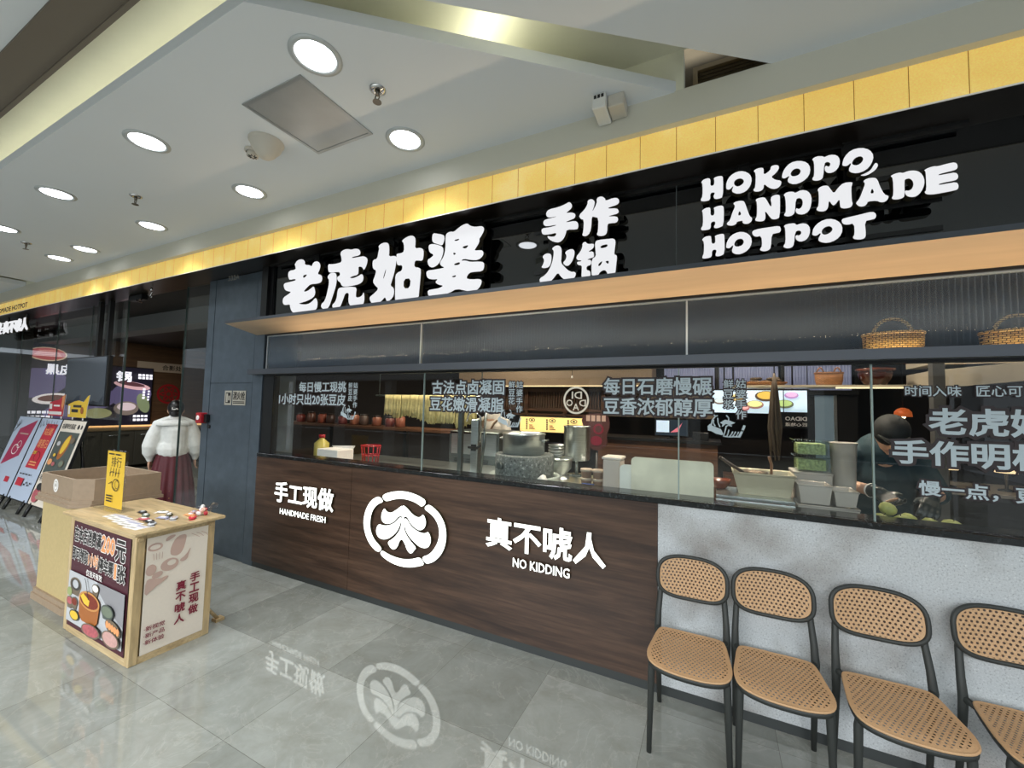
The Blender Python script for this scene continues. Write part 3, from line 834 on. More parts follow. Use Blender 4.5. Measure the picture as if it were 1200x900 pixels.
mb = MB()
for x in (-4.13, -2.145, -0.145, 1.855): mb.box(x - 0.005, x + 0.005, 2.640, 2.664, 1.972, 2.32)
mb.box(-4.13, XR, 2.640, 2.662, 2.314, 2.324)
struct('trim_11', mb, mat('bright_edge_strip', '#c3c7c8', 0.3, 0.4))
mb = MB(); mb.box(1.86, XR, 2.645, 2.66, 1.972, 2.315); struct('trim_12', mb, GREYMETAL)

# ---- canopy
mb = MB()
mb.m(1).prism([(2.305, 2.398), (2.305, 2.424), (2.608, 2.424), (2.608, 2.402)], 'x', -4.285, XR)
mb.m(0).prism([(2.3065, 2.3975), (2.622, 2.4015), (2.622, 2.336)], 'x', -4.284, XR - 0.001)
single('canopy', mb, [BRONZE, GREYMETAL], (-1, 2.6, 2.40), 'long bronze canopy with a sloping underside below the illuminated sign', 'canopy')
mb = MB(); mb.box(-4.13, XR, 2.623, 2.668, 2.322, 2.40); struct('trim_13', mb, BLACK)

# ---- dark glass box behind the sign
mb = MB(); mb.box(-4.02, -0.2035, 2.610, 2.64, 2.424, 3.026); mb.box(-0.1985, XR, 2.610, 2.64, 2.424, 3.026)
struct('wall_sign_backing', mb, DARKGLASS)
mb = MB(); mb.box(-4.15, -4.055, 2.56, 2.66, 2.424, 3.026); mb.box(-4.055, -4.01, 2.59, 2.66, 2.424, 3.026); struct('trim_14', mb, BLACK)
mb = MB(); mb.box(-0.2035, -0.1985, 2.607, 2.62, 2.424, 3.02); struct('trim_15', mb, mat('joint_grey', '#5c6264', 0.3))

# ---- grey clad hydrant cabinet
t = thing('hydrant_cabinet', (-4.69, 2.66, 0), 'tall dark grey metal hydrant cabinet between the entrance and the serving counter', 'cabinet')
mb = MB(); mb.box(-5.22, -4.155, 2.637, 3.0, 0, 3.02); obj('body', mb, CABINET, t)
mb = MB(); mb.box(-5.215, -5.09, 2.625, 2.64, 0.0, 3.015); mb.box(-4.315, -4.155, 2.625, 2.64, 0.0, 3.015); obj('side_strip', mb, CABINET, t)
mb = MB(); mb.box(-5.082, -4.322, 2.627, 2.64, 1.842, 3.015); obj('upper_panel', mb, CABINET, t)
d = None
mb = MB(); mb.box(-5.082, -4.322, 2.627, 2.64, 0.03, 1.834); d = obj('door', mb, CABINET, t)
mb = MB(); mb.tube([(-5.055, 2.612, 1.355), (-5.055, 2.63, 1.355)], 0.022, 14); obj('lock', mb, BLACK, d)
s = Sheet((-4.79, 2.6235, 1.600))
s.rect(0, 0, 0.125, 0.155, mat('plate_silver', '#b9b4a6', 0.35, 0.3)); s.rect(0.145, 0, 0.375, 0.155, MATS['plate_silver'])
s.rect(0.02, 0.02, 0.105, 0.135, PRINTDARK); s.rect(0.03, 0.03, 0.06, 0.125, MATS['plate_silver']); s.rect(0.07, 0.05, 0.095, 0.10, MATS['plate_silver'])
s.text('消火栓', 0.155, 0.055, 0.365, 0.145, PRINTDARK, 0.02)
for k in range(2): s.rect(0.16, 0.018 + k * 0.015, 0.36, 0.026 + k * 0.015, PRINTDARK)
p = s.make('hydrant_sign'); bmx = Matrix.Translation((4.60, -2.6235, -1.60)); p.data.transform(bmx); p.location = (-4.60, 2.6235, 1.60)
tag(p, 'small silver hydrant plate with three dark characters on the grey cabinet', 'sign')
t = thing('fire_alarm', (-5.14, 2.60, 1.45), 'red fire alarm box sticking out at the edge of the grey cabinet', 'alarm')
mb = MB(); mb.box(-5.20, -5.10, 2.555, 2.6245, 1.39, 1.505, 0.008); obj('box', mb, RED, t)
mb = MB(); mb.box(-5.10, -5.05, 2.585, 2.6245, 1.40, 1.49, 0.005); obj('side_cover', mb, BLACK, t)
mb = MB(); mb.lathe([(0.026, 0), (0.026, 0.006)], n=16); o = mb
for v in mb.bm.verts: v.co = Vector((-5.15 + v.co.x, 2.555 - v.co.z, 1.45 + v.co.y))
obj('button', mb, PRINTWHITE, t)

# ================================================================== CEILING FITTINGS
def downlight(loc, label):
    t = thing('downlight', loc, label, 'ceiling light', 'round downlights in the ceiling panel')
    mb = MB(); mb.lathe([(0.094, 0.0), (0.094, -0.004), (0.104, -0.010), (0.125, -0.005), (0.125, 0.0)], loc, 36, cap=False); obj('trim_ring', mb, mat('lamp_ring', '#b9bdbd', 0.35, 0.2), t)
    mb = MB(); mb.lathe([(0.093, -0.002), (0.093, -0.005)], loc, 36); obj('diffuser', mb, LAMPFACE, t)
    a = area('lamp', (0, 0, -0.03), 0.18, DOWNLIGHT_POWER, (0.95, 0.98, 1.0), shape='DISK', parent=t, spread=math.radians(115))
    return t
ZC = 3.385
dl = downlight((-1.785, 1.305, ZC), 'nearest and largest round downlight above the silver ceiling hatch')
for x, y, l in [(-3.43, 1.29, 'round downlight left of the cone shaped detector in the near row'),
                (-5.04, 1.315, 'round downlight third along the row further from the gold band'),
                (-6.63, 1.375, 'downlight cut by the left edge of the photo on the ceiling panel'),
                (-1.81, 2.00, 'round downlight right of the silver hatch, close to the gold band'),
                (-3.45, 1.985, 'round downlight between the cone detector and the gold band'),
                (-5.06, 1.99, 'round downlight below the middle sprinkler, close to the gold band'),
                (-6.61, 1.995, 'fourth small downlight along the row next to the gold band'),
                (-7.36, 1.995, 'farthest small downlight along the row next to the gold band')]:
    dup(dl, (x, y, ZC), l)
def sprinkler(loc, label):
    t = thing('sprinkler', loc, label, 'sprinkler', 'sprinklers in the ceiling panel')
    mb = MB(); mb.lathe([(0.045, 0), (0.045, -0.004), (0.030, -0.012), (0.014, -0.014), (0.014, 0.0)], loc, 20, cap=False); obj('escutcheon', mb, CHROME, t)
    x, y, z = loc
    mb = MB(); mb.tube([(x, y, z - 0.004), (x, y, z - 0.035)], 0.011, 10)
    for s in (-1, 1): mb.tube([(x + s * 0.010, y, z - 0.030), (x + s * 0.017, y, z - 0.05), (x, y, z - 0.072)], 0.0035, 6)
    mb.lathe([(0.024, -0.072), (0.024, -0.076)], loc, 14)
    obj('nozzle', mb, mat('brass_grey', '#7a746a', 0.35, 0.9), t)
    return t
sp = sprinkler((-1.66, 1.60, ZC), 'nearest chrome sprinkler beside the silver ceiling hatch')
dup(sp, (-4.45, 1.625, ZC), 'middle sprinkler between two downlight rows left of the cone detector')
dup(sp, (-7.0, 1.63, ZC), 'farthest sprinkler, small near the left end of the ceiling panel')
# hatch
t = thing('ceiling_hatch', (-2.21, 1.61, ZC), 'shiny silver rectangular access hatch in the ceiling panel', 'hatch')
mb = MB()
for a in ((-2.47, -1.96, 1.348, 1.368), (-2.47, -1.96, 1.845, 1.865), (-2.47, -2.45, 1.368, 1.845), (-1.98, -1.96, 1.368, 1.845)): mb.box(a[0], a[1], a[2], a[3], ZC - 0.007, ZC)
obj('frame', mb, mat('hatch_frame', '#b0b2b1', 0.3, 0.6), t)
mb = MB(); mb.box(-2.449, -1.981, 1.369, 1.844, ZC - 0.004, ZC); obj('cover', mb, mat('hatch_cover', '#b7b8b6', 0.33, 0.5, noise=0.06, nscale=5, bump=0.15), t)
# cone detector + small one
t = thing('smoke_detector', (-2.68, 1.63, ZC), 'large cream cone shaped detector on the ceiling panel', 'detector')
mb = MB(); mb.lathe([(0.105, 0), (0.105, -0.012), (0.098, -0.02)], (-2.68, 1.63, ZC), 32, cap=False); obj('base', mb, OFFWHITE, t)
mb = MB(); mb.lathe([(0.098, -0.018), (0.088, -0.05), (0.055, -0.095), (0.032, -0.115), (0.0, -0.118)], (-2.68, 1.63, ZC), 32, cap=False); obj('cone', mb, OFFWHITE, t)
t = thing('heat_detector', (-2.86, 1.65, ZC), 'small round slotted detector beside the cone shaped one', 'detector')
mb = MB(); mb.lathe([(0.05, 0), (0.05, -0.015), (0.042, -0.02)], (-2.86, 1.65, ZC), 24, cap=False); obj('base', mb, OFFWHITE, t)
mb = MB(); mb.lathe([(0.034, -0.015), (0.036, -0.045), (0.0, -0.048)], (-2.86, 1.65, ZC), 24, cap=False); obj('head', mb, OFFWHITE, t)
mb = MB()
for k in range(8):
    a = k * math.pi / 4; mb.tube([(-2.86 + 0.012 * math.cos(a), 1.65 + 0.012 * math.sin(a), ZC - 0.049), (-2.86 + 0.028 * math.cos(a), 1.65 + 0.028 * math.sin(a), ZC - 0.048)], 0.003, 5)
obj('slots', mb, BLACK, t)
# emergency lamp box on the ceiling by the band
t = thing('emergency_light', (-0.52, 2.22, ZC), 'white twin emergency lamp box at the ceiling edge above the gold band', 'lamp')
mb = MB(); mb.box(-0.60, -0.525, 2.13, 2.29, ZC - 0.085, ZC, 0.008); obj('lamp_housing', mb, WHITE, t)
mb = MB(); mb.box(-0.522, -0.435, 2.17, 2.29, ZC - 0.07, ZC, 0.006); obj('battery_box', mb, OFFWHITE, t)
mb = MB()
for k in range(3): mb.box(-0.588 + k * 0.02, -0.574 + k * 0.02, 2.127, 2.131, ZC - 0.03, ZC - 0.012)
obj('slots', mb, BLACK, t)
# louvred grille in the broken slot
t = thing('air_grille', (0.1, 2.45, 3.45), 'brown louvred air grille showing in the ceiling gap over the gold band', 'vent')
mb = MB()
for a in ((-0.10, -0.075, 3.40, 3.60), (0.36, 0.385, 3.40, 3.60), (-0.075, 0.36, 3.40, 3.425), (-0.075, 0.36, 3.575, 3.60)): mb.box(a[0], a[1], 2.435, 2.46, a[2], a[3])
obj('frame', mb, mat('grille_frame', '#7d6a4a', 0.6), t)
for k in range(7):
    z = 3.437 + k * 0.0205
    mb = MB(); mb.prism([(2.440, z), (2.445, z + 0.002), (2.460, z + 0.012), (2.458, z + 0.010)], 'x', -0.075, 0.36); obj('slat', mb, mat('grille_slat', '#4d3f2b', 0.6), t)

# ================================================================== ILLUMINATED SIGNS
YF = 2.46
def dec(sx): return [[[tuple(int(v) for v in p.split(',')) for p in c.split()] for c in g.split('|')] for g in sx.split(';')]
def rods(t, xs, z0, name='mounting_post'):
    for x in xs:
        mb = MB(); mb.box(x - 0.022, x + 0.022, 2.535, 2.56, z0, 3.026); mb.box(x - 0.035, x + 0.035, 2.53, 2.565, 2.955, 3.0); mb.box(x - 0.03, x + 0.03, 2.525, 2.57, 3.016, 3.026)
        obj(name, mb, BLACK, t)
def rail(t, x0, x1, zs):
    for z in zs:
        mb = MB(); mb.box(x0, x1, 2.522, 2.536, z - 0.012, z + 0.012); obj('mounting_rail', mb, BLACK, t)
t = thing('shop_sign', (-2.5, 2.5, 2.46), 'large white illuminated four character shop name over the canopy', 'sign', None)
for g in dec(GLYPH_MAIN): glyph_letter('letter', g, YF, 0.045, [LED, RETURN], t, 1)
rods(t, (-3.3, -2.4, -1.55), 2.44); rail(t, -3.5, -1.5, (2.60, 2.76))
t = thing('shop_sign', (-0.8, 2.5, 2.46), 'white illuminated two by two character sign between the shop name and the English letters', 'sign', None)
for g in dec(GLYPH_SUB): glyph_letter('letter', g, YF, 0.045, [LED, RETURN], t, 1)
rods(t, (-0.98, -0.62), 2.44); rail(t, -1.1, -0.5, (2.56, 2.84))
t = thing('shop_sign', (0.4, 2.5, 2.46), 'white illuminated three line English sign at the right end of the canopy', 'sign', None)
for g in dec(GLYPH_LATIN): glyph_letter('letter', g, YF, 0.045, [LED, RETURN], t, 1)
rods(t, (0.0, 0.15, 0.62), 2.44); rail(t, -0.02, 0.95, (2.52, 2.66, 2.80))
mb = MB(); mb.tube([(0.44, 2.54, 2.78), (0.50, 2.53, 2.80), (0.55, 2.53, 2.79), (0.60, 2.54, 2.81)], 0.006, 6); mb.tube([(0.46, 2.53, 2.77), (0.53, 2.52, 2.775), (0.58, 2.535, 2.80)], 0.005, 6)
obj('cable', mb, mat('brown_cable', '#7a5a3c', 0.5), t)
# thin black track under the soffit
mb = MB(); mb.box(-4.0, 1.06, 2.546, 2.562, 3.008, 3.026); struct('trim_16', mb, BLACK)

# letters on the wooden front
YL = 2.585
t = thing('wall_sign', (-3.4, 2.6, 0.68), 'illuminated four character lettering with a small English line at the left of the wooden front', 'sign')
font_letters('手工现做', -3.81, 0.685, -3.005, 0.885, YL, 0.025, 0.021, [LEDB, RETURN], t)
font_letters('HANDMADE FRESH', -3.714, 0.583, -3.09, 0.637, YL, 0.022, 0.005, [LEDB, RETURN], t)
t = thing('wall_sign', (-1.03, 2.6, 0.66), 'illuminated four character lettering over an English line at the right of the wooden front', 'sign')
font_letters('真不唬人', -1.462, 0.655, -0.605, 0.868, YL, 0.025, 0.024, [LEDB, RETURN], t)
font_letters('NO KIDDING', -1.242, 0.556, -0.837, 0.618, YL, 0.022, 0.012, [LEDB, RETURN], t)
t = thing('emblem_sign', (-2.25, 2.6, 0.6), 'round illuminated leaf emblem in a four lobed ring on the wooden front', 'emblem')
for k, g in enumerate(dec(GLYPH_LOGO)): glyph_letter('ring_segment' if k < 4 else 'leaf', g, YL, 0.025, [LEDB, RETURN], t, 2)

# ================================================================== WINDOW LETTERING
YD = 2.6385
def lettering(label, lines, extra=None, loc=None):
    x = sum(l[1] for l in lines) / len(lines); z = min(l[2] for l in lines)
    t = thing('window_lettering', (x, YD, z), label, 'lettering', 'vinyl lettering on the serving window')
    for body, x0, z0, x1, z1, wt in lines:
        h = (z1 - z0)
        for nm, m, ww, dy in (('outline', VINYLEDGE, wt + 0.10, 0.0), ('text_line', VINYL, wt, -0.0008)):
            s = Sheet((0, YD + dy, 0))
            s._text(body, x0, z0, x1, z1, m, ww, 0.0004, False, wt)
            s.make(nm, t)
    return t
lettering('pale vinyl lettering two lines at the far left pane, ending with tofu sheets', [('每日慢工现挑', -3.60, 1.745, -2.965, 1.845, 0.020), ('1小时只出20张豆皮', -3.89, 1.622, -2.965, 1.73, 0.020)])
lettering('pale vinyl lettering two lines over the mill stone', [('古法点卤凝固', -2.012, 1.735, -1.365, 1.845, 0.020), ('豆花嫩滑凝脂', -2.025, 1.605, -1.368, 1.715, 0.020)])
lettering('pale vinyl lettering two lines over the white cutting boards', [('每日石磨慢碾', -0.640, 1.74, -0.010, 1.85, 0.020), ('豆香浓郁醇厚', -0.640, 1.615, -0.008, 1.725, 0.020)])
lettering('large three row vinyl lettering with the shop name at the right end of the glass', [
    ('时间入味', 0.836, 1.745, 1.035, 1.795, 0.012), ('匠心可', 1.085, 1.745, 1.232, 1.795, 0.012),
    ('老虎姑婆', 0.916, 1.562, 1.462, 1.690, 0.028), ('手作明档', 0.782, 1.415, 1.322, 1.535, 0.028), ('慢一点，更', 0.874, 1.272, 1.275, 1.345, 0.022)])
def vcol(body, xc, ztop, zbot, wd):
    n = len(body); ph = (ztop - zbot) / n
    return [(ch, xc - wd / 2, ztop - (i + 1) * ph + ph * 0.12, xc + wd / 2, ztop - i * ph, 0.012) for i, ch in enumerate(body)]
HAND_POLY = ["105,650 140,612 165,640 220,662 270,682 300,745 285,765 210,750 150,716 110,712", "262,592 320,548 380,560 445,586 380,622 330,606 300,640 282,650 290,612"]
HAND_STROKES = [((150, 640), (165, 560), (205, 505), (190, 490)), ((205, 505), (228, 498)), ((232, 533), (236, 592), (258, 650)), ((180, 560), (178, 600), (198, 640)), ((340, 490), (366, 522), (364, 556)), ((335, 640), (318, 720), (300, 778), (360, 785), (420, 780), (488, 776)), ((335, 640), (362, 622), (400, 632)), ((366, 690), (356, 742), (342, 775)), ((412, 712), (398, 745), (372, 782)), ((446, 710), (430, 745), (408, 782)), ((482, 712), (468, 745), (452, 778))]
def hand_decal(dx, label):
    t = thing('hand_decal', (0.05 + dx, YD, 1.48), label, 'decal', 'hand drawings on the serving window')
    s = Sheet((dx, YD, 0))
    def P(u, v): return ((u / 10.586 + 820 - 866) * 0.004405 + 0.1245, 1.6030 - (v / 10.586 + 440 - 492) * 0.00432 - (u / 10.586 - 30) * 0.00005)
    for c in HAND_POLY: s.poly([P(*[float(v) for v in q.split(',')]) for q in c.split()], VINYL)
    for st in HAND_STROKES: s.stroke([P(*q) for q in st], 0.0065, VINYL)
    s.stroke([P(550, 625), P(528, 690), P(490, 772)], 0.012, VINYL)
    s.make('drawing', t)
for dx, l, a, b in ((0, 'drawing of two hands under the small vertical lettering right of the cutting boards', '姑婆手作', '鲜豆浆'), (-1.378, 'drawing of two hands under the small vertical lettering above the mill stone', '姑婆手作', '鲜豆花'), (-2.985, 'drawing of two hands beside the leftmost lettering on the glass', '姑婆手作', '鲜豆皮')):
    hand_decal(dx, l)
    lettering('two narrow columns of small characters ' + ('right of the lettering over the cutting boards', 'above the hands near the mill stone', 'above the hands on the leftmost pane')[(0, -1.378, -2.985).index(dx)], vcol(a, 0.136 + dx, 1.834, 1.603, 0.05) + vcol(b, 0.074 + dx, 1.834, 1.66, 0.05))
# mirrored round emblem sticker
s = Sheet((-0.825, YD, 1.703))
CREAM = mat('cream_vinyl', '#d9d0bd', 0.6, emit=0.1)
ring = [(0.088 * math.cos(t), 0.092 * math.sin(t)) for t in [2 * math.pi * k / 40 for k in range(40)]]
s.contours([ring, [(x * 0.86, y * 0.86) for x, y in ring]], CREAM)
s.text('DI', -0.030, 0.010, 0.040, 0.058, CREAM, 0.012, flip=True)
s.text('D', 0.022, -0.040, 0.068, 0.004, CREAM, 0.012, flip=True)
s.text('A', -0.022, -0.068, 0.022, -0.022, CREAM, 0.012)
s.text('O', -0.068, -0.040, -0.022, 0.004, CREAM, 0.012)
o = s.make('emblem_sticker'); o.data.transform(Matrix.Translation((0.825, -YD, -1.703))); o.location = (-0.825, YD, 1.703)
tag(o, 'cream round ring sticker with mirrored letters on the glass', 'decal')
# ================================================================== CHAIRS
def sup(a, b, n, k, e=2.6):
    """superellipse point list"""
    pts = []
    for i in range(k):
        t = 2 * math.pi * i / k
        c, s_ = math.cos(t), math.sin(t)
        pts.append((a * math.copysign(abs(c) ** (2 / e), c), b * math.copysign(abs(s_) ** (2 / e), s_)))
    return pts
def make_chair(loc, label):
    t = thing('dining_chair', loc, label, 'chair', 'cane and dark resin chairs along the stone front')
    X, Y, Z = loc
    # seat outline: rounded, wide front, flat narrower back (y negative = front)
    def seat_pt(x, y, s=1.0):
        x, y = x * s, y * s
        return (X + x, Y + y)
    def zs(x, y):
        return 0.458 - 0.010 * (1 - min(1, (x * x + (y + .02) ** 2) / 0.036)) - (0.012 * max(0, (-y - 0.11) / 0.08) if y < -0.11 else 0)
    half = [(0, -0.212), (0.09, -0.207), (0.170, -0.178), (0.192, -0.11), (0.178, 0.02), (0.166, 0.125), (0.150, 0.160), (0.08, 0.164)]
    prof = chaikin([(x * 0.97, y) for x, y in half] + [(0, 0.164)] + [(-x * 0.97, y) for x, y in half[:0:-1]], 2)
    def disc(mb, scales, zoff, mi_of, ptf):
        rings = []
        for s in scales: rings.append([mb.bm.verts.new(ptf(p, s, zoff)) for p in prof])
        for i, (A, B) in enumerate(zip(rings, rings[1:])):
            mb.m(mi_of(i))
            for k in range(len(prof)): mb.face([A[k], A[(k + 1) % len(prof)], B[(k + 1) % len(prof)], B[k]], True)
        mb.m(mi_of(len(scales))); mb.face(rings[-1], True)
        return rings
    def sp(p, s, zo):
        q = seat_pt(p[0], p[1], s); return (q[0], q[1], zs(p[0] * s, p[1] * s) + zo)
    mb = MB()
    disc(mb, [1.0, 0.985, 0.92, 0.7, 0.45, 0.2], 0.006, lambda i: 0 if i < 2 else 1, sp)
    rim = [sp(p, 1.0, 0.006) for p in prof]
    mb.m(0).loop([(p[0], p[1], p[2] - 0.003) for p in rim], 0.005, 6)
    obj('seat', mb, [CANE, CANE_SEAT], t)
    mb = MB()
    A = [mb.bm.verts.new(Vector(sp(p, 1.005, -0.002))) for p in prof]; B = [mb.bm.verts.new(Vector(sp(p, 1.0, -0.022))) for p in prof]; C_ = [mb.bm.verts.new(Vector(sp(p, 0.90, -0.022))) for p in prof]; D_ = [mb.bm.verts.new(Vector(sp(p, 0.90, -0.002))) for p in prof]
    n = len(prof)
    for P, Q in ((A, B), (B, C_), (C_, D_), (D_, A)):
        for k in range(n): mb.face([P[k], P[(k + 1) % n], Q[(k + 1) % n], Q[k]], True)
    obj('seat_frame', mb, CHAIRFRAME, t)
    for sx in (-1, 1):
        mb = MB(); mb.tube([(X + sx * 0.152, Y - 0.118, 0.450), (X + sx * 0.164, Y - 0.120, 0.40), (X + sx * 0.174, Y - 0.125, 0.0)], [0.019, 0.0165, 0.0115], 10, flat=0.8)
        obj('leg', mb, CHAIRFRAME, t)
        mb = MB(); mb.tube([(X + sx * 0.170, Y + 0.262, 0.0), (X + sx * 0.168, Y + 0.200, 0.36), (X + sx * 0.170, Y + 0.185, 0.45), (X + sx * 0.168, Y + 0.205, 0.53), (X + sx * 0.160, Y + 0.236, 0.64), (X + sx * 0.155, Y + 0.245, 0.68)], [0.0115, 0.0165, 0.018, 0.0155, 0.014, 0.010], 10, flat=0.85)
        mb.tube([(X + sx * 0.168, Y + 0.185, 0.45), (X + sx * 0.155, Y + 0.165, 0.446), (X + sx * 0.140, Y + 0.12, 0.440)], [0.016, 0.013, 0.010], 8)
        obj('leg', mb, CHAIRFRAME, t)
    # backrest: rounded, curved, leaning back
    prof2 = sup(0.178, 0.108, 0, 48, 3.0)
    def bp(p, s, zo):
        x, z = p[0] * s, p[1] * s
        return (X + x, Y + 0.262 - 0.35 * x * x * 3 + z * 0.20 - zo, 0.715 + z)
    prof = prof2
    b = None
    mb = MB(); rings = disc(mb, [0.97, 0.88, 0.7, 0.45, 0.2], 0.003, lambda i: 0 if i < 1 else 1, bp)
    b = obj('backrest', mb, [CANE, CANE_BACK], t)
    mb = MB(); mb.loop([bp(p, 0.985, 0.0) for p in prof2], 0.0105, 8); obj('back_frame', mb, CHAIRFRAME, b)
    return t
CY = 2.295
ch = make_chair((-0.116, CY, 0), 'leftmost cane backed chair, in front of the join of wood and stone')
dup(ch, (0.262, CY + 0.005, 0), 'second cane backed chair from the wooden panel, between two others')
dup(ch, (0.680, CY, 0), 'third cane backed chair from the wooden panel, whole seat in view')
dup(ch, (1.120, CY + 0.02, 0), 'rightmost cane backed chair, cut by the right edge of the photo')

# ================================================================== BAMBOO PROMOTION TABLE
t = thing('promotion_table', (-3.7, 1.53, 0), 'bamboo promotion table with printed boards on its sides', 'table')
x0, x1, y0, y1 = -4.175, -3.218, 1.302, 1.752
mb = MB(); mb.box(-4.235, -3.168, 1.272, 1.792, 0.800, 0.821, 0.004, 1); obj('tabletop', mb, BAMBOO, t)
for x, y in ((x0, y0), (x1 - 0.05, y0), (x0, y1 - 0.05), (x1 - 0.05, y1 - 0.05)):
    mb = MB(); mb.box(x, x + 0.05, y, y + 0.05, 0.0, 0.80, 0.004, 1); obj('post', mb, BAMBOO_Z, t)
mb = MB()
for z0, z1 in ((0.0, 0.045), (0.765, 0.80)):
    for q in ((x0 + 0.05, x1 - 0.05, y0 + 0.002, y0 + 0.03), (x0 + 0.05, x1 - 0.05, y1 - 0.03, y1 - 0.002), (x1 - 0.03, x1 - 0.002, y0 + 0.05, y1 - 0.05), (x0 + 0.002, x0 + 0.03, y0 + 0.05, y1 - 0.05)):
        mb = MB(); mb.box(*q, z0, z1); obj('rail', mb, BAMBOO, t)
mb = MB(); mb.box(x0 + 0.015, x1 - 0.02, y0 + 0.012, y1 - 0.012, 0.02, 0.79); obj('body_board', mb, BAMBOO_Z, t)
for k in range(2):
    yy = (y0 + 0.022, y1 - 0.022)[k]
    mb = MB(); mb.tube([(x1 - 0.002, yy, 0.765), (x1 + 0.008, yy, 0.765)], 0.014, 12); obj('hinge_knob', mb, BAMBOO, t)
mb = MB(); mb.box(x1 - 0.16, x1 - 0.10, y1 + 0.10, y1 + 0.16, 0.0, 0.02); mb.tube([(x1 - 0.13, y1 + 0.13, 0.01), (x1 - 0.13, y1 - 0.01, 0.20)], 0.012, 6); obj('rear_foot', mb, BAMBOO, t)
# front printed board
s = Sheet((x0, y0 + 0.0015, 0))
s.rect(0.055, 0.045, 0.895, 0.765, MAROON)
s.text('在本店消费满', 0.075, 0.625, 0.490, 0.735, PRINTDARK, 0.036, edge=PRINTWHITE, ew=0.036)
s.text('200', 0.500, 0.622, 0.690, 0.735, PRINTORANGE, 0.036, edge=PRINTWHITE, ew=0.036)
s.text('元', 0.700, 0.600, 0.840, 0.738, PRINTDARK, 0.036, edge=PRINTWHITE, ew=0.036)
s.text('即可领取', 0.075, 0.500, 0.325, 0.595, PRINTDARK, 0.036, edge=PRINTWHITE, ew=0.036)
s.text('1小时', 0.330, 0.500, 0.480, 0.590, PRINTORANGE, 0.026, edge=PRINTWHITE, ew=0.036)
s.text('停车票', 0.490, 0.492, 0.700, 0.590, PRINTDARK, 0.036, edge=PRINTWHITE, ew=0.036)
s.text('1', 0.715, 0.490, 0.745, 0.585, PRINTORANGE, 0.036, edge=PRINTWHITE, ew=0.036)
s.text('张', 0.760, 0.478, 0.865, 0.590, PRINTDARK, 0.036, edge=PRINTWHITE, ew=0.036)
s.text('仅当天有效', 0.325, 0.435, 0.560, 0.478, PRINTWHITE, 0.02)
s.rect(0.065, 0.085, 0.885, 0.425, PRINTGREY)
s.poly([(0.50, 0.425), (0.885, 0.425), (0.885, 0.22), (0.66, 0.30), (0.55, 0.36)], mat('slate_print', '#8f8d90', 0.5))
def bowl(cx, cy, rx, ry, rim, fill, d=0.05):
    s.poly([(cx - rx, cy), (cx + rx, cy), (cx + rx * 0.6, cy - d), (cx - rx * 0.6, cy - d)], rim)
    s.ell(cx, cy, rx, ry, rim); s.ell(cx, cy, rx * 0.84, ry * 0.78, fill)
bowl(0.185, 0.345, 0.09, 0.048, mat('taupe_print', '#6e604f', 0.5), mat('ash_print', '#3e3a36', 0.5), 0.07); s.ell(0.185, 0.35, 0.045, 0.028, PRINTGREY)
s.ell(0.10, 0.285, 0.038, 0.03, mat('green_print', '#94a06a', 0.5)); bowl(0.115, 0.225, 0.05, 0.03, MATS['taupe_print'], PRINTPINK); bowl(0.195, 0.235, 0.05, 0.03, MATS['taupe_print'], PRINTBROTH)
bowl(0.50, 0.385, 0.05, 0.028, MATS['taupe_print'], PRINTWHITE, 0.05)
bowl(0.215, 0.15, 0.075, 0.035, mat('olive_print', '#4a4630', 0.5), PRINTYELLOW, 0.03)
s.poly([(0.275, 0.29), (0.585, 0.29), (0.565, 0.175), (0.52, 0.145), (0.34, 0.145), (0.29, 0.175)], PRINTCOPPER)
s.ell(0.43, 0.29, 0.155, 0.058, mat('copper_rim_print', '#c58a4c', 0.5)); s.ell(0.43, 0.29, 0.135, 0.046, PRINTBROTH)
s.poly([(0.30, 0.30), (0.34, 0.325), (0.44, 0.295), (0.43, 0.255), (0.36, 0.262)], PRINTYELLOW); s.stroke([(0.42, 0.30), (0.37, 0.40), (0.35, 0.425)], 0.008, PRINTDARK)
bowl(0.70, 0.285, 0.085, 0.042, mat('slate_bowl_print', '#4d544e', 0.5), mat('sage_print', '#717a68', 0.5), 0.05)
s.ell(0.79, 0.205, 0.105, 0.042, MATS['taupe_print'], -0.15)
for k in range(5): s.ell(0.715 + k * 0.037, 0.213 - k * 0.003, 0.02, 0.022, PRINTORANGE)
s.ell(0.775, 0.135, 0.115, 0.05, MATS['taupe_print']); s.ell(0.775, 0.137, 0.10, 0.041, mat('rose_print', '#c59a92', 0.5, noise=0.1, nscale=60))
s.ell(0.50, 0.118, 0.135, 0.044, MATS['taupe_print'], 0.05); s.ell(0.50, 0.12, 0.118, 0.035, PRINTPINK, 0.05)
s.make('front_print', t)
# right printed board
s = Sheet((x1 + 0.0005, y0, 0), (0, 1, 0), (0, 0, 1))
s.rect(0.055, 0.045, 0.405, 0.765, CREAMPRINT)
s.poly(chaikin([(0.175, 0.63), (0.205, 0.735), (0.275, 0.745), (0.27, 0.69), (0.255, 0.63), (0.225, 0.605)], 2), PRINTTAN)
s.poly(chaikin([(0.155, 0.715), (0.205, 0.738), (0.21, 0.752), (0.18, 0.755), (0.155, 0.74)], 2), PRINTTAN)
s.contours([ellipse(0.10, 0.70, 0.04, 0.025), ellipse(0.10, 0.70, 0.028, 0.015)], PRINTTAN)
s.contours([ellipse(0.185, 0.565, 0.05, 0.04), ellipse(0.195, 0.575, 0.025, 0.018)], PRINTTAN)
s.ell(0.085, 0.56, 0.028, 0.035, PRINTTAN); s.poly(chaikin([(0.235, 0.575), (0.275, 0.60), (0.305, 0.65), (0.29, 0.60), (0.285, 0.57), (0.255, 0.56)], 1), PRINTTAN)
s.ell(0.12, 0.52, 0.03, 0.018, PRINTTAN, 0.3)
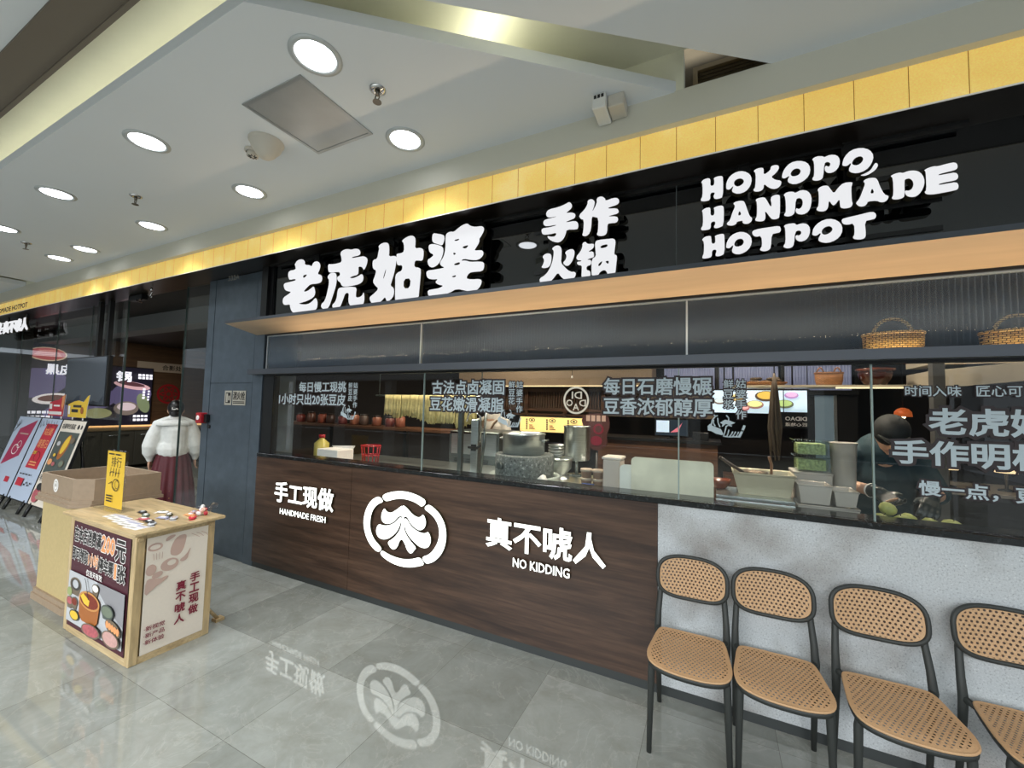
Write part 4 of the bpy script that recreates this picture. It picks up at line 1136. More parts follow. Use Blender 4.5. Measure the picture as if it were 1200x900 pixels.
s.contours([chaikin([(0.058, 0.40), (0.10, 0.44), (0.17, 0.475), (0.185, 0.50), (0.13, 0.49), (0.085, 0.51), (0.06, 0.50)], 1)], PRINTTAN)
for k in range(3): s.stroke([(0.30 + k * 0.03, 0.735), (0.33 + k * 0.03, 0.715), (0.35 + k * 0.025, 0.70)], 0.003, PRINTTAN)
for k in range(4): s.stroke([(0.095 + k * 0.014, 0.62), (0.09 + k * 0.016, 0.66)], 0.003, PRINTTAN)
for i, c in enumerate('手工现做'): s.text(c, 0.305, 0.405 - i * 0.072, 0.365, 0.467 - i * 0.072, PRINTRED, 0.03)
for i, c in enumerate('真不唬人'): s.text(c, 0.225, 0.375 - i * 0.072, 0.285, 0.437 - i * 0.072, PRINTRED, 0.03)
for i, c in enumerate(('·新视觉', '·新产品', '·新体验')): s.text(c, 0.065, 0.188 - i * 0.042, 0.175, 0.218 - i * 0.042, PRINTRED, 0.015)
s.make('side_print', t)

# ---- tan display stand with a tray
t = thing('display_stand', (-4.69, 1.62, 0), 'tan display stand with a deep taupe tray, left of the bamboo table', 'stand')
def rr(xa, xb, ya, yb, ch, r=0.0):
    return [(xa + r, ya), (xb - ch, ya), (xb, ya + ch * 0.75), (xb, yb), (xa, yb), (xa, ya + r)]
mb = MB(); mb.prism(rr(-5.03, -4.33, 1.385, 1.86, 0.11, 0.02), 'z', 0.045, 0.80); obj('body', mb, TAN, t)
mb = MB(); mb.prism(rr(-5.055, -4.305, 1.36, 1.885, 0.11, 0.03), 'z', 0.0, 0.05); mb.prism(rr(-5.045, -4.315, 1.37, 1.875, 0.11, 0.03), 'z', 0.05, 0.085); obj('plinth', mb, TAUPE, t)
mb = MB(); mb.prism(rr(-5.075, -4.285, 1.345, 1.90, 0.12, 0.03), 'z', 0.80, 0.825); mb.prism(rr(-5.065, -4.295, 1.355, 1.89, 0.12, 0.03), 'z', 0.825, 0.855); obj('collar', mb, TAUPE, t)
mb = MB()
O = rr(-5.055, -4.30, 1.37, 1.88, 0.115, 0.03); I = rr(-5.035, -4.32, 1.39, 1.86, 0.105, 0.03)
A = [[mb.bm.verts.new((p[0], p[1], z)) for p in O] for z in (0.855, 1.015)]; B = [[mb.bm.verts.new((p[0], p[1], z)) for p in I] for z in (0.875, 1.015)]
for k in range(6):
    j = (k + 1) % 6
    mb.face([A[0][k], A[0][j], A[1][j], A[1][k]]); mb.face([A[1][k], A[1][j], B[1][j], B[1][k]]); mb.face([B[1][k], B[1][j], B[0][j], B[0][k]])
mb.face(B[0]); mb.face(A[0][::-1])
obj('tray', mb, TAUPE, t)
s = Sheet((-4.73, 1.3695, 0.938))
s.ell(0, 0, 0.048, 0.052, PRINTWHITE, n=28)
s.contours([ellipse(0, 0, 0.036, 0.039, n=28), ellipse(0, 0, 0.029, 0.031, n=28)], mat('pale_grey_print', '#b3aea6', 0.5))
s.poly(chaikin([(-0.016, -0.012), (-0.018, 0.008), (0, 0.02), (0.018, 0.008), (0.016, -0.012), (0, -0.006)], 1), MATS['pale_grey_print'])
s.make('round_badge', t)

# ---- acrylic standee
t = thing('acrylic_sign_holder', (-4.0, 1.475, 0.821), 'clear acrylic holder with a yellow leaflet on the bamboo table', 'sign holder')
ACR = pane_mat('acrylic', (0.96, 0.97, 0.97, 1), 0.8)
mb = MB(); mb.box(-4.20, -3.83, 1.42, 1.53, 0.8215, 0.830); obj('base', mb, ACR, t)
mb = MB(); mb.box(-4.165, -3.865, 1.470, 1.482, 0.830, 1.255); obj('sleeve', mb, ACR, t)
s = Sheet((-4.155, 1.4685, 0.833))
s.rect(0, 0, 0.28, 0.415, PRINTYELLOW)
s.text('排行', 0.07, 0.30, 0.23, 0.375, PRINTDARK, 0.0); s.text('榜榜', 0.06, 0.225, 0.22, 0.295, PRINTDARK, 0.0) if False else None
for k in range(4): s.stroke([(0.06 + k * 0.045, 0.23), (0.07 + k * 0.045, 0.29)], 0.006, PRINTDARK); s.stroke([(0.055 + k * 0.045, 0.25 + 0.01 * (k % 2)), (0.09 + k * 0.04, 0.262)], 0.006, PRINTDARK)
s.contours([ellipse(0.17, 0.17, 0.055, 0.045), ellipse(0.17, 0.17, 0.050, 0.040)], PRINTDARK); s.contours([ellipse(0.19, 0.175, 0.03, 0.032), ellipse(0.19, 0.175, 0.026, 0.028)], PRINTDARK)
s.stroke([(0.06, 0.17), (0.11, 0.19), (0.12, 0.15), (0.17, 0.13)], 0.005, PRINTDARK)
for k in range(3): s.rect(0.04, 0.04 + k * 0.02, 0.13, 0.050 + k * 0.02, PRINTDARK)
s.rect(0.04, 0.39, 0.12, 0.40, PRINTDARK); s.rect(0.15, 0.39, 0.22, 0.40, PRINTDARK)
s.make('leaflet', t)

# ---- coupons, packets, candy bag on the table
def flat(name, cx, cy, wx, wy, rot, mats, z=0.8222, th=0.0015):
    pass
def paper(cx, cy, wx, wy, rot, z, label, inks, name='coupon', grp='paper coupons on the table', cat='coupon'):
    c, s_ = math.cos(rot), math.sin(rot)
    s = Sheet((0, 0, 0), (c, s_, 0), (-s_, c, 0), 0.0003)
    s.mb.m(s.mi(inks[0])).box(-wx / 2, wx / 2, -wy / 2, wy / 2, 0, 0.0016)
    R = Matrix.Rotation(rot, 4, 'Z')
    for v in s.mb.bm.verts: v.co = R @ v.co
    s.o = Vector((0, 0, 0.0018))
    s.rect(-wx * 0.42, wy * 0.12, wx * 0.42, wy * 0.40, inks[1]); s.rect(-wx * 0.42, -wy * 0.34, wx * 0.2, -wy * 0.12, inks[-1])
    o = obj(name, s.mb, s.mats, recalc=False); o.location = (cx, cy, z)
    return tag(o, label, cat, grp)
words = ['nearest the front edge', 'second from the front', 'third from the front', 'fourth along the row', 'nearest the left end of the row']
lav = mat('lavender_print', '#a9a8bd', 0.5)
for k in range(5): paper(-3.34 - k * 0.105, 1.345 + k * 0.012, 0.15, 0.075, 0.08 + 0.03 * (k % 3), 0.8215 + 0.0022 * (k % 2), 'white paper coupon on the bamboo table, ' + words[k], [PRINTWHITE, lav, MATS['pale_grey_print']])
PK = [(-3.72, 1.53, 'dark', [PRINTDARK, PRINTGREY, PRINTWHITE]), (-3.60, 1.50, 'green and white', [MATS['sage_print'], PRINTWHITE, PRINTDARK]), (-3.60, 1.60, 'white', [PRINTWHITE, MATS['sage_print'], PRINTGREY]), (-3.47, 1.58, 'olive', [MATS['olive_print'], PRINTWHITE, PRINTGREY]), (-3.50, 1.45, 'pink', [PRINTPINK, PRINTWHITE, PRINTRED]), (-3.40, 1.44, 'black and white', [PRINTDARK, PRINTWHITE, PRINTGREY]), (-3.32, 1.42, 'grey', [PRINTGREY, PRINTDARK, PRINTWHITE]), (-3.43, 1.53, 'lilac', [lav, PRINTWHITE, PRINTPINK]), (-3.36, 1.56, 'clear', [PRINTGREY, PRINTTAN, PRINTWHITE]), (-3.36, 1.66, 'orange', [PRINTORANGE, PRINTWHITE, PRINTRED]), (-3.27, 1.63, 'red', [PRINTSCARLET, PRINTORANGE, PRINTWHITE]), (-3.42, 1.71, 'mauve', [MATS['rose_print'], lav, PRINTWHITE])]
for i, (x, y, c, inks) in enumerate(PK):
    t = thing('snack_packet', (x, y, 0.8215), 'small %s sachet lying among others on the bamboo table' % c, 'packet', 'small sachets on the table')
    mb = MB(); mb.blob((x, y, 0.829), 0.045, 0.024, 0.0075, 12, 6); mb.box(x - 0.056, x - 0.040, y - 0.018, y + 0.018, 0.8215, 0.8235); mb.box(x + 0.040, x + 0.056, y - 0.018, y + 0.018, 0.8215, 0.8235)
    pk = obj('pouch', mb, inks[0], t)
    mb = MB(); mb.blob((x, y, 0.8335), 0.026, 0.014, 0.0045, 10, 5); obj('label_patch', mb, inks[1], pk)
    t.rotation_euler = (0, 0, random.uniform(-0.6, 0.9))
t = thing('candy_bag', (-3.30, 1.73, 0.8215), 'clear plastic bag of red and white sweets at the right edge of the bamboo table', 'bag')
BAGP = pane_mat('clear_bag', (0.93, 0.94, 0.95, 1), 1.0)
SW = [(-0.035, 0.0, 0), (0.0, -0.022, 0), (0.002, 0.022, 0), (0.036, 0.004, 0), (-0.018, 0.002, 1), (0.018, -0.006, 1), (0.004, 0.012, 1), (0.0, 0.0, 2)]
for k, (dx, dy, lv) in enumerate(SW):
    mb = MB(); mb.blob((-3.31 + dx, 1.71 + dy, 0.838 + 0.021 * lv), 0.020, 0.015, 0.012, 10, 6, Euler((0.3 * k, 0.5 * (k % 3), 0.8 * k)))
    obj('sweet', mb, (PRINTSCARLET, PRINTWHITE, mat('peach_sweet', '#e6b49c', 0.4))[k % 3], t)
mb = MB(); mb.tube([(-3.375, 1.695, 0.838), (-3.350, 1.70, 0.848), (-3.31, 1.71, 0.856), (-3.272, 1.722, 0.862), (-3.250, 1.730, 0.875), (-3.225, 1.740, 0.893)], [0.014, 0.044, 0.052, 0.040, 0.014, 0.036], 16, flat=0.75)
for v in mb.bm.verts: v.co.z = max(v.co.z, 0.8222)
obj('wrapper', mb, BAGP, t)
# ================================================================== ENTRANCE, LEFT
# glass front of the restaurant and its door opening
GX = [-13.0, -11.2, -9.6, -8.35, -7.24]
for i, (a, b) in enumerate(zip(GX, GX[1:])):
    mb = MB(); mb.box(a + 0.003, b - 0.003, 2.655, 2.667, 0.02, 3.02); struct('window_%d' % (10 + i), mb, PANE)
mb = MB(); mb.box(-5.75, -5.23, 2.655, 2.667, 0.02, 3.02); struct('window_14', mb, PANE)
mb = MB()
for x in GX[1:-1]: mb.box(x - 0.0015, x + 0.0015, 2.653, 2.669, 0.0, 3.02)
mb.box(-7.245, -7.240, 2.650, 2.672, 0.0, 3.02); mb.box(-5.754, -5.750, 2.650, 2.672, 0, 3.02)
struct('trim_17', mb, mat('glass_edge_green', '#3c4a47', 0.2, 0.2))
mb = MB(); mb.box(-13.0, -7.24, 2.64, 2.69, 0, 0.03); mb.box(-5.75, -5.22, 2.64, 2.69, 0, 0.03); struct('baseboard_entrance', mb, KICK)
mb = MB(); mb.box(-13.0, -5.22, 3.3, 3.6, 2.78, 3.03); struct('trim_18', mb, mat('grey_bulkhead', '#6f6f70', 0.6))
mb = MB(); mb.box(-13.0, -11.6, 2.70, 2.9, 0, 3.02); struct('wall_pillar', mb, mat('black_pillar', '#131416', 0.25))
# number plate on the soffit above the cabinet
s = Sheet((-4.74, 2.56, 2.945)); s.text('332A', 0, 0, 0.2, 0.055, mat('plate_number', '#8d8a82', 0.4), 0.01)
o = s.make('unit_number'); o.data.transform(Matrix.Translation((4.64, -2.56, -2.945))); o.location = (-4.64, 2.56, 2.945)
tag(o, 'small grey unit number 332A at the top of the grey cabinet', 'number')
# sensor hanging from the soffit
t = thing('door_sensor', (-6.25, 2.50, 3.026), 'small grey wire fitting hanging from the soffit over the entrance', 'fitting')
mb = MB(); mb.tube([(-6.25, 2.50, 3.026), (-6.25, 2.50, 2.985)], 0.012, 8); mb.tube([(-6.25, 2.5, 2.985), (-6.225, 2.5, 2.97), (-6.25, 2.5, 2.945), (-6.275, 2.5, 2.92), (-6.25, 2.5, 2.90), (-6.22, 2.5, 2.915)], 0.006, 6); obj('hook', mb, CHROME, t)
t = thing('door_closer', (-6.7, 2.62, 2.94), 'dark door closer arm at the top of the entrance glass', 'door closer')
mb = MB(); mb.box(-7.06, -6.72, 2.58, 2.66, 2.95, 3.02, 0.01); obj('body', mb, BLACK, t)
mb = MB(); mb.tube([(-6.75, 2.60, 2.95), (-6.52, 2.50, 2.90), (-6.40, 2.45, 2.87)], 0.012, 6); mb.tube([(-6.9, 2.6, 2.95), (-6.6, 2.55, 2.88)], 0.01, 6); obj('arm', mb, mat('brown_arm', '#51423a', 0.4, 0.5), t)
# lettering on the gold band, far left
s = Sheet((-12.25, 2.3445, 3.055)); s.text('HOKOPO HANDMADE HOTPOT', 0, 0, 2.48, 0.085, PRINTDARK, 0.03)
o = s.make('band_lettering'); o.data.transform(Matrix.Translation((11, -2.3445, -3.05))); o.location = (-11, 2.3445, 3.05)
tag(o, 'black English lettering on the gold band at the far left', 'lettering')
t = thing('shop_sign', (-11.2, 2.45, 2.7), 'small white illuminated character sign under the gold band at the far left', 'sign')
font_letters('老虎姑婆·真不唬人', -12.45, 2.715, -10.04, 2.945, 2.42, 0.05, 0.045, [LED, RETURN], t)
for x in (-12.0, -11.2, -10.3):
    mb = MB(); mb.box(x - 0.02, x + 0.02, 2.475, 2.50, 2.72, 3.026); obj('mounting_post', mb, BLACK, t)
# hanging display in the window
t = thing('hanging_screen', (-8.17, 2.60, 3.026), 'dark hanging display screen on two black poles in the left window', 'screen')
mb = MB(); mb.box(-8.85, -7.50, 2.575, 2.63, 1.525, 2.235, 0.006); obj('cabinet', mb, BLACK, t)
mb = MB(); mb.box(-8.835, -7.53, 2.571, 2.576, 1.545, 2.22); obj('display', mb, mat('dark_display', '#3a4048', 0.12, emit=0.02, ecol='#8fa0b5'), t)
for x in (-7.93, -7.62):
    mb = MB(); mb.box(x - 0.035, x + 0.035, 2.585, 2.635, 2.23, 3.026); obj('pole', mb, BLACK, t)
# LED menu wall
def led(name, c, e=0.75): return mat(name, c, 0.4, emit=e, ecol=c)
t = thing('menu_screen', (-13.0, 4.2, 1.0), 'wide lit menu screen with purple food pictures on the left inside wall', 'screen')
mb = MB(); mb.box(-13.0, -12.93, 2.95, 5.34, 0.96, 2.42, 0.004, 1); mb.box(-13.0, -12.9301, 2.951, 4.25, 2.40, 2.80); obj('frame', mb, BLACK, t)
s = Sheet((-12.929, 2.97, 0.98), (0, 1, 0), (0, 0, 1), 0.002)
L = lambda n, c, e=0.8: led('screen_' + n, c, e)
s.rect(0, 0, 2.35, 1.42, L('night', '#15131f')); s.rect(0, 1.40, 1.26, 1.80, L('night', '#15131f'))
for a in ((0.35, 0.95, 0.5, 0.33), (1.15, 0.6, 0.55, 0.30), (1.95, 0.75, 0.42, 0.33), (0.85, 0.35, 0.4, 0.2)): s.poly(chaikin(ellipse(*a, 0.2, 9), 1), L('violet', '#5d567c', 0.6))
s.ell(0.48, 1.58, 0.30, 0.15, L('dish', '#b9a68e')); s.ell(0.48, 1.585, 0.275, 0.13, L('meat', '#a84a4e'))
for k in range(5): s.stroke([(0.27 + k * 0.02, 1.53 + k * 0.03), (0.69 - k * 0.02, 1.55 + k * 0.03)], 0.010, L('fat', '#d9a9a0'))
s.ell(0.62, 0.62, 0.32, 0.12, L('plate', '#dcd6d6'), 0.1); s.ell(0.60, 0.63, 0.22, 0.07, L('sausage', '#5c3428'), 0.1)
s.ell(1.35, 0.3, 0.25, 0.12, L('bowl', '#7d7f58')); s.ell(1.95, 0.98, 0.36, 0.09, L('slice', '#c8a0a6'), -0.15); s.ell(1.92, 1.02, 0.28, 0.05, L('slice2', '#4c2f35'), -0.15)
s.ell(1.86, 0.42, 0.24, 0.17, L('cup', '#6d625c')); s.ell(1.86, 0.46, 0.18, 0.10, L('cupin', '#c2b2b8')); s.ell(2.18, 0.55, 0.12, 0.25, L('leafy', '#6f7a5c'), 0.3)
WT = L('white', '#f2f2ff', 1.0)
s.text('黑皮', 0.46, 1.14, 0.88, 1.38, WT, 0.035); s.text('锅', 1.62, 1.06, 1.92, 1.32, WT, 0.035)
for k, (x, y, l) in enumerate([(0.08, 0.30, 0.55), (0.14, 0.20, 0.45), (0.06, 0.10, 0.6), (1.98, 0.20, 0.3), (1.98, 0.11, 0.3), (2.02, 1.22, 0.3), (2.02, 1.15, 0.3)]):
    n = int(l / 0.075)
    for j in range(n): s.rect(x + j * 0.075, y, x + j * 0.075 + 0.058, y + 0.055, WT)
for j in range(4): s.rect(2.12, 0.66 + j * 0.07, 2.17, 0.71 + j * 0.07, WT); s.rect(2.22, 0.62 + j * 0.07, 2.26, 0.66 + j * 0.07, WT)
s.make('picture', t)
# strip sign and red paper cut on the brown wall
s = Sheet((-12.998, 5.02, 2.35), (0, 1, 0), (0, 0, 1), 0.002); s.rect(0, 0, 1.0, 0.24, mat('strip_cream', '#b8ab9c', 0.5)); s.text('合影处', 0.52, 0.05, 0.96, 0.19, PRINTDARK, 0.02)
o = s.make('wall_strip'); o.data.transform(Matrix.Translation((12.998, -5.5, -2.35))); o.location = (-12.998, 5.5, 2.35)
tag(o, 'cream strip sign with dark characters high on the brown wall', 'sign')
s = Sheet((-12.998, 5.72, 1.78), (0, 1, 0), (0, 0, 1), 0.002)
s.contours([ellipse(0, 0, 0.26, 0.26, n=28), ellipse(0, 0, 0.21, 0.21, n=28)], RED)
for k in range(6): s.contours([ellipse(0.12 * math.cos(k * 1.047), 0.12 * math.sin(k * 1.047), 0.075, 0.05, k * 1.047), ellipse(0.12 * math.cos(k * 1.047), 0.12 * math.sin(k * 1.047), 0.04, 0.022, k * 1.047)], RED)
o = s.make('paper_cut'); o.data.transform(Matrix.Translation((12.998, -5.72, -1.78))); o.location = (-12.998, 5.72, 1.78)
tag(o, 'round red paper cut on the brown wall behind the woman', 'decoration')
# sideboard below the menu screen, with doors
t = thing('sideboard', (-12.6, 4.9, 0), 'dark sideboard with pull handles under the menu screen', 'cabinet')
SB = mat('sideboard_grey', '#3d3d38', 0.45)
mb = MB(); mb.box(-12.98, -12.3, 3.0, 7.2, 0.08, 0.90); obj('body', mb, SB, t)
mb = MB(); mb.box(-12.99, -12.27, 2.98, 7.22, 0.90, 0.945); obj('worktop', mb, mat('sideboard_top', '#7c6a50', 0.35), t)
for k in range(7):
    y = 3.05 + k * 0.585
    mb = MB(); mb.box(-12.302, -12.285, y, y + 0.56, 0.10, 0.88, 0.004, 1); dd = obj('door', mb, SB, t)
    mb = MB(); mb.tube([(-12.265, y + 0.10, 0.79), (-12.265, y + 0.46, 0.79)], 0.012, 8); mb.tube([(-12.29, y + 0.14, 0.79), (-12.265, y + 0.14, 0.79)], 0.008, 6); mb.tube([(-12.29, y + 0.42, 0.79), (-12.265, y + 0.42, 0.79)], 0.008, 6); obj('handle', mb, CHROME, dd)
mb = MB(); mb.box(-12.995, -12.90, 2.98, 7.2, 0.950, 0.985); struct('trim_19', mb, mat('warm_led_strip', '#e8b478', 0.4, emit=1.2))
t = thing('monitor', (-12.55, 5.75, 0.945), 'small dark monitor standing on the sideboard behind the woman', 'monitor')
mb = MB(); mb.box(-12.57, -12.53, 5.35, 6.05, 1.0, 1.06, 0.005); mb.box(-12.6, -12.5, 5.6, 5.8, 0.945, 0.955); mb.box(-12.56, -12.54, 5.67, 5.73, 0.95, 1.01); obj('stand', mb, BLACK, t)
# ---- three leaning poster boards
BOARDS = [(-10.28, -9.36, 'left leaning poster board, magenta on pale blue, cut by the photo edge'), (-9.34, -8.55, 'middle leaning poster board with a red banner in front of the left window'), (-8.535, -7.74, 'right leaning poster board with food pictures, partly behind the tray')]
zb, zt_ = 0.15, 1.325
ybot, ytop = 2.205, 2.50
vdir = Vector((0, ytop - ybot, zt_ - zb)); BH = vdir.length; vdir.normalize()
for i, (a, b, l) in enumerate(BOARDS):
    dxs = -0.05 if i else -0.1
    t = thing('poster_board', ((a + b) / 2, 2.2, 0), l, 'poster board', 'leaning poster boards outside the left window')
    nn = Vector((1, 0, 0)).cross(vdir)
    mb = MB()
    q = [Vector((x, ybot, zb)) + vdir * hh for x, hh in ((a, 0), (b, 0), (b, BH), (a, BH))]
    A = [mb.bm.verts.new(p) for p in q]; Bk = [mb.bm.verts.new(p - nn * 0.03) for p in q]
    mb.face(A); mb.face(Bk[::-1])
    for k in range(4): mb.face([A[k], A[(k + 1) % 4], Bk[(k + 1) % 4], Bk[k]])
    obj('backing', mb, BLACK, t)
    s = Sheet(Vector((a, ybot, zb)) + nn * 0.0005, (1, 0, 0), vdir, 0.0008)
    wd = b - a
    s.rect(0.015, 0.015, wd - 0.015, BH - 0.015, (PRINTBLUE, PRINTBLUE, CREAMPRINT)[i])
    if i == 0:
        s.poly([(0.10, 0.42), (0.68, 0.60), (0.82, 1.16), (0.25, 1.00)], PRINTMAG)
        s.contours([ellipse(0.42, 0.68, 0.12, 0.08), ellipse(0.42, 0.68, 0.105, 0.066)], PRINTWHITE); s.contours([ellipse(0.52, 0.76, 0.08, 0.06), ellipse(0.52, 0.76, 0.07, 0.05)], PRINTWHITE)
        s.rect(0.35, 0.92, 0.70, 0.94, PRINTTAN); s.rect(0.55, 0.2, 0.72, 0.28, PRINTSCARLET)
        for k in range(3): s.stroke([(0.05 + k * 0.03, 0.95 + k * 0.05), (0.12 + k * 0.04, 1.02 + k * 0.03), (0.06 + k * 0.05, 1.08 + k * 0.03)], 0.012, PRINTDARK)
    if i == 1:
        s.poly([(0.18, 0.46), (0.62, 0.46), (0.70, 1.12), (0.30, 1.12)], PRINTSCARLET)
        s.text('姑婆', 0.33, 0.95, 0.62, 1.06, PRINTORANGE, 0.01); s.text('请客日', 0.27, 0.76, 0.63, 0.89, PRINTORANGE, 0.01)
        s.text('200', 0.25, 0.66, 0.38, 0.71, PRINTYELLOW, 0.02)
        s.contours([ellipse(0.44, 0.63, 0.10, 0.08), ellipse(0.44, 0.63, 0.09, 0.07)], PRINTRED)
        for k in range(2): s.rect(0.27, 0.50 + k * 0.04, 0.52, 0.52 + k * 0.04, PRINTORANGE)
        for k in range(7): s.stroke([(0.05 + 0.1 * k, 1.17 - 0.02 * (k % 2)), (0.09 + 0.1 * k, 1.05 + 0.03 * (k % 3)), (0.12 + 0.1 * k, 1.1)], 0.010, PRINTDARK)
        s.rect(0.12, 0.20, 0.36, 0.31, PRINTSCARLET)
        for k in range(4): s.rect(0.42 + 0.07 * k, 0.22 + 0.03 * (k % 2), 0.46 + 0.07 * k, 0.245 + 0.03 * (k % 2), PRINTDARK)
        for k in range(4): s.rect(0.14 + 0.12 * k, 0.36, 0.19 + 0.12 * k, 0.38, PRINTDARK)
    if i == 2:
        s.text('姑婆特色锅底', 0.06, 1.07, 0.50, 1.15, PRINTDARK, 0.02); s.ell(0.60, 1.11, 0.035, 0.035, PRINTDARK); s.ell(0.70, 1.11, 0.025, 0.03, PRINTDARK)
        s.rect(0.06, 0.44, 0.72, 1.03, MATS['slate_bowl_print'])
        s.ell(0.42, 0.82, 0.10, 0.19, PRINTCOPPER, -0.45); s.ell(0.42, 0.85, 0.07, 0.14, PRINTYELLOW, -0.45)
        for x, y, r, m in ((0.20, 0.86, 0.07, PRINTGREY), (0.16, 0.60, 0.09, PRINTORANGE), (0.30, 0.58, 0.06, PRINTPINK), (0.55, 0.60, 0.08, MATS['sage_print']), (0.62, 0.92, 0.07, MATS['taupe_print']), (0.24, 0.70, 0.05, PRINTYELLOW)): s.ell(x, y, r, r * 0.6, MATS['taupe_print']); s.ell(x, y, r * 0.8, r * 0.45, m)
        s.text('手工', 0.08, 0.34, 0.30, 0.42, PRINTDARK, 0.02)
        s.ell(0.20, 0.15, 0.12, 0.10, PRINTPINK); s.ell(0.22, 0.26, 0.10, 0.05, PRINTDARK); s.ell(0.5, 0.2, 0.15, 0.1, PRINTSCARLET)
    s.make('poster', t)
    for x in (a + 0.12, b - 0.12):
        mb = MB(); mb.tube([(x, 2.225, 0.18), (x + 0.03, 2.145, 0.012)], 0.020, 6); mb.tube([(x, 2.235, 0.2), (x, 2.50, 1.28)], 0.012, 6); obj('front_leg', mb, BLACK, t)
        mb = MB(); mb.tube([(x, 2.47, 1.16), (x, 2.60, 0.012)], 0.015, 6); obj('rear_leg', mb, BLACK, t)
    if i:
        red = i == 1
        cx = (a + b) / 2 + (0.12 if red else 0.05)
        s = Sheet((cx, 2.495, 1.36), step=0.0008)
        pts = [(-0.30, 0), (-0.26, 0.20), (-0.12, 0.22), (0.06, 0.24), (0.20, 0.30), (0.30, 0.32), (0.27, 0.18), (0.24, 0.0)] if red else [(-0.32, 0.0), (-0.33, 0.18), (-0.15, 0.22), (0.0, 0.24), (0.18, 0.22), (0.30, 0.30), (0.36, 0.32), (0.30, 0.15), (0.28, 0.0)]
        s.poly(pts, PRINTSCARLET if red else PRINTYELLOW)
        s.poly([(p[0] * 0.85, 0.02 + p[1] * 0.75) for p in pts[:4]] + [(0.1, 0.02)], PRINTSCARLET if red else PRINTYELLOW)
        if red: s.rect(-0.27, 0.02, 0.20, 0.065, PRINTWHITE); s.rect(-0.26, 0.10, -0.16, 0.18, PRINTWHITE); s.rect(-0.10, 0.14, 0.12, 0.165, PRINTWHITE); s.poly([(0.2, 0.29), (0.3, 0.32), (0.27, 0.18), (0.22, 0.08), (0.18, 0.15)], PRINTORANGE)
        else: s.rect(-0.15, 0.14, 0.12, 0.175, PRINTDARK); s.rect(-0.2, 0.07, 0.02, 0.115, PRINTDARK); s.ell(0.15, 0.10, 0.05, 0.05, PRINTCOPPER); s.rect(-0.3, 0.04, -0.24, 0.16, PRINTWHITE)
        tp = s.make('topper', t)
        mb = MB(); mb.prism([(cx + p[0], 1.36 + p[1]) for p in pts], 'y', 2.4965, 2.500); obj('topper_card', mb, PRINTWHITE, t)
        mb = MB()
        for k in (-0.18, 0.16): mb.tube([(cx + k, 2.506, 1.25), (cx + k, 2.505, 1.42)], 0.008, 6)
        obj('topper_stick', mb, PRINTWHITE, t)
# ================================================================== KITCHEN BEHIND THE GLASS
WT_Z = 1.0
WORKTOP = mat('steel_worktop', '#a9aca6', 0.3, 0.85, noise=0.05, nscale=6)
def worktop(x0, x1, y1, label):
    t = thing('worktop', ((x0 + x1) / 2, (2.8 + y1) / 2, 0), label, 'worktop')
    mb = MB(); mb.box(x0, x1, 2.80, y1, WT_Z - 0.04, WT_Z, 0.004, 1); obj('top', mb, WORKTOP, t)
    mb = MB(); mb.box(x0 + 0.05, x1 - 0.05, 2.83, y1 - 0.05, 0.10, WT_Z - 0.04); obj('base_cabinet', mb, STEEL_DARK, t)
worktop(-4.1, -0.20, 3.985, 'long steel worktop carrying the mill stone and pots behind the glass')
worktop(-0.195, 2.25, 3.30, 'steel worktop with tubs and pears at the right behind the glass')

# ---- mill stone and pot
cx, cy = -1.47, 3.25
t = thing('mill_stone', (cx, cy, WT_Z), 'round grey speckled mill stone standing in a pale stone dish', 'mill stone')
mb = MB(); mb.lathe([(0.26, 0.0), (0.295, 0.02), (0.305, 0.075), (0.29, 0.08), (0.275, 0.04), (0.0, 0.035)], (cx, cy, WT_Z), 44, cap=False); obj('dish', mb, mat('pale_stone', '#a7b2ad', 0.4, noise=0.08, nscale=40), t)
mb = MB(); mb.lathe([(0.245, 0.036), (0.252, 0.05), (0.252, 0.24), (0.242, 0.25), (0.0, 0.25)], (cx, cy, WT_Z), 48, cap=False); st = obj('stone', mb, MILLSTONE, t)
mb = MB(); mb.tube([(cx - 0.10, cy - 0.238, 1.165), (cx - 0.11, cy - 0.268, 1.165)], 0.028, 16); obj('socket', mb, mat('socket_stone', '#3c4645', 0.6), st)
mb = MB(); mb.tube([(-1.22, 3.0, 1.05), (-1.19, 2.98, 1.10), (-1.15, 2.96, 1.04)], [0.05, 0.035, 0.03], 8); single('cloth', mb, WHITE, (-1.19, 2.98, 1.0), 'crumpled white cloth at the rim of the mill stone dish', 'cloth')
t = thing('steel_pot', (cx - 0.01, cy, 1.25), 'wide shiny steel pot on top of the mill stone', 'pot')
mb = MB(); mb.lathe([(0.165, 0.0), (0.182, 0.012), (0.182, 0.160), (0.190, 0.170), (0.184, 0.176), (0.172, 0.165), (0.172, 0.02), (0.0, 0.015)], (cx - 0.01, cy, 1.25), 44, cap=False); obj('body', mb, STEEL, t)
mb = MB()
for sx in (-1, 1): mb.tube([(cx - 0.01 + sx * 0.18, cy - 0.04, 1.37), (cx - 0.01 + sx * 0.215, cy - 0.03, 1.375), (cx - 0.01 + sx * 0.215, cy + 0.03, 1.375), (cx - 0.01 + sx * 0.18, cy + 0.04, 1.37)], 0.007, 6)
obj('handles', mb, STEEL, t)
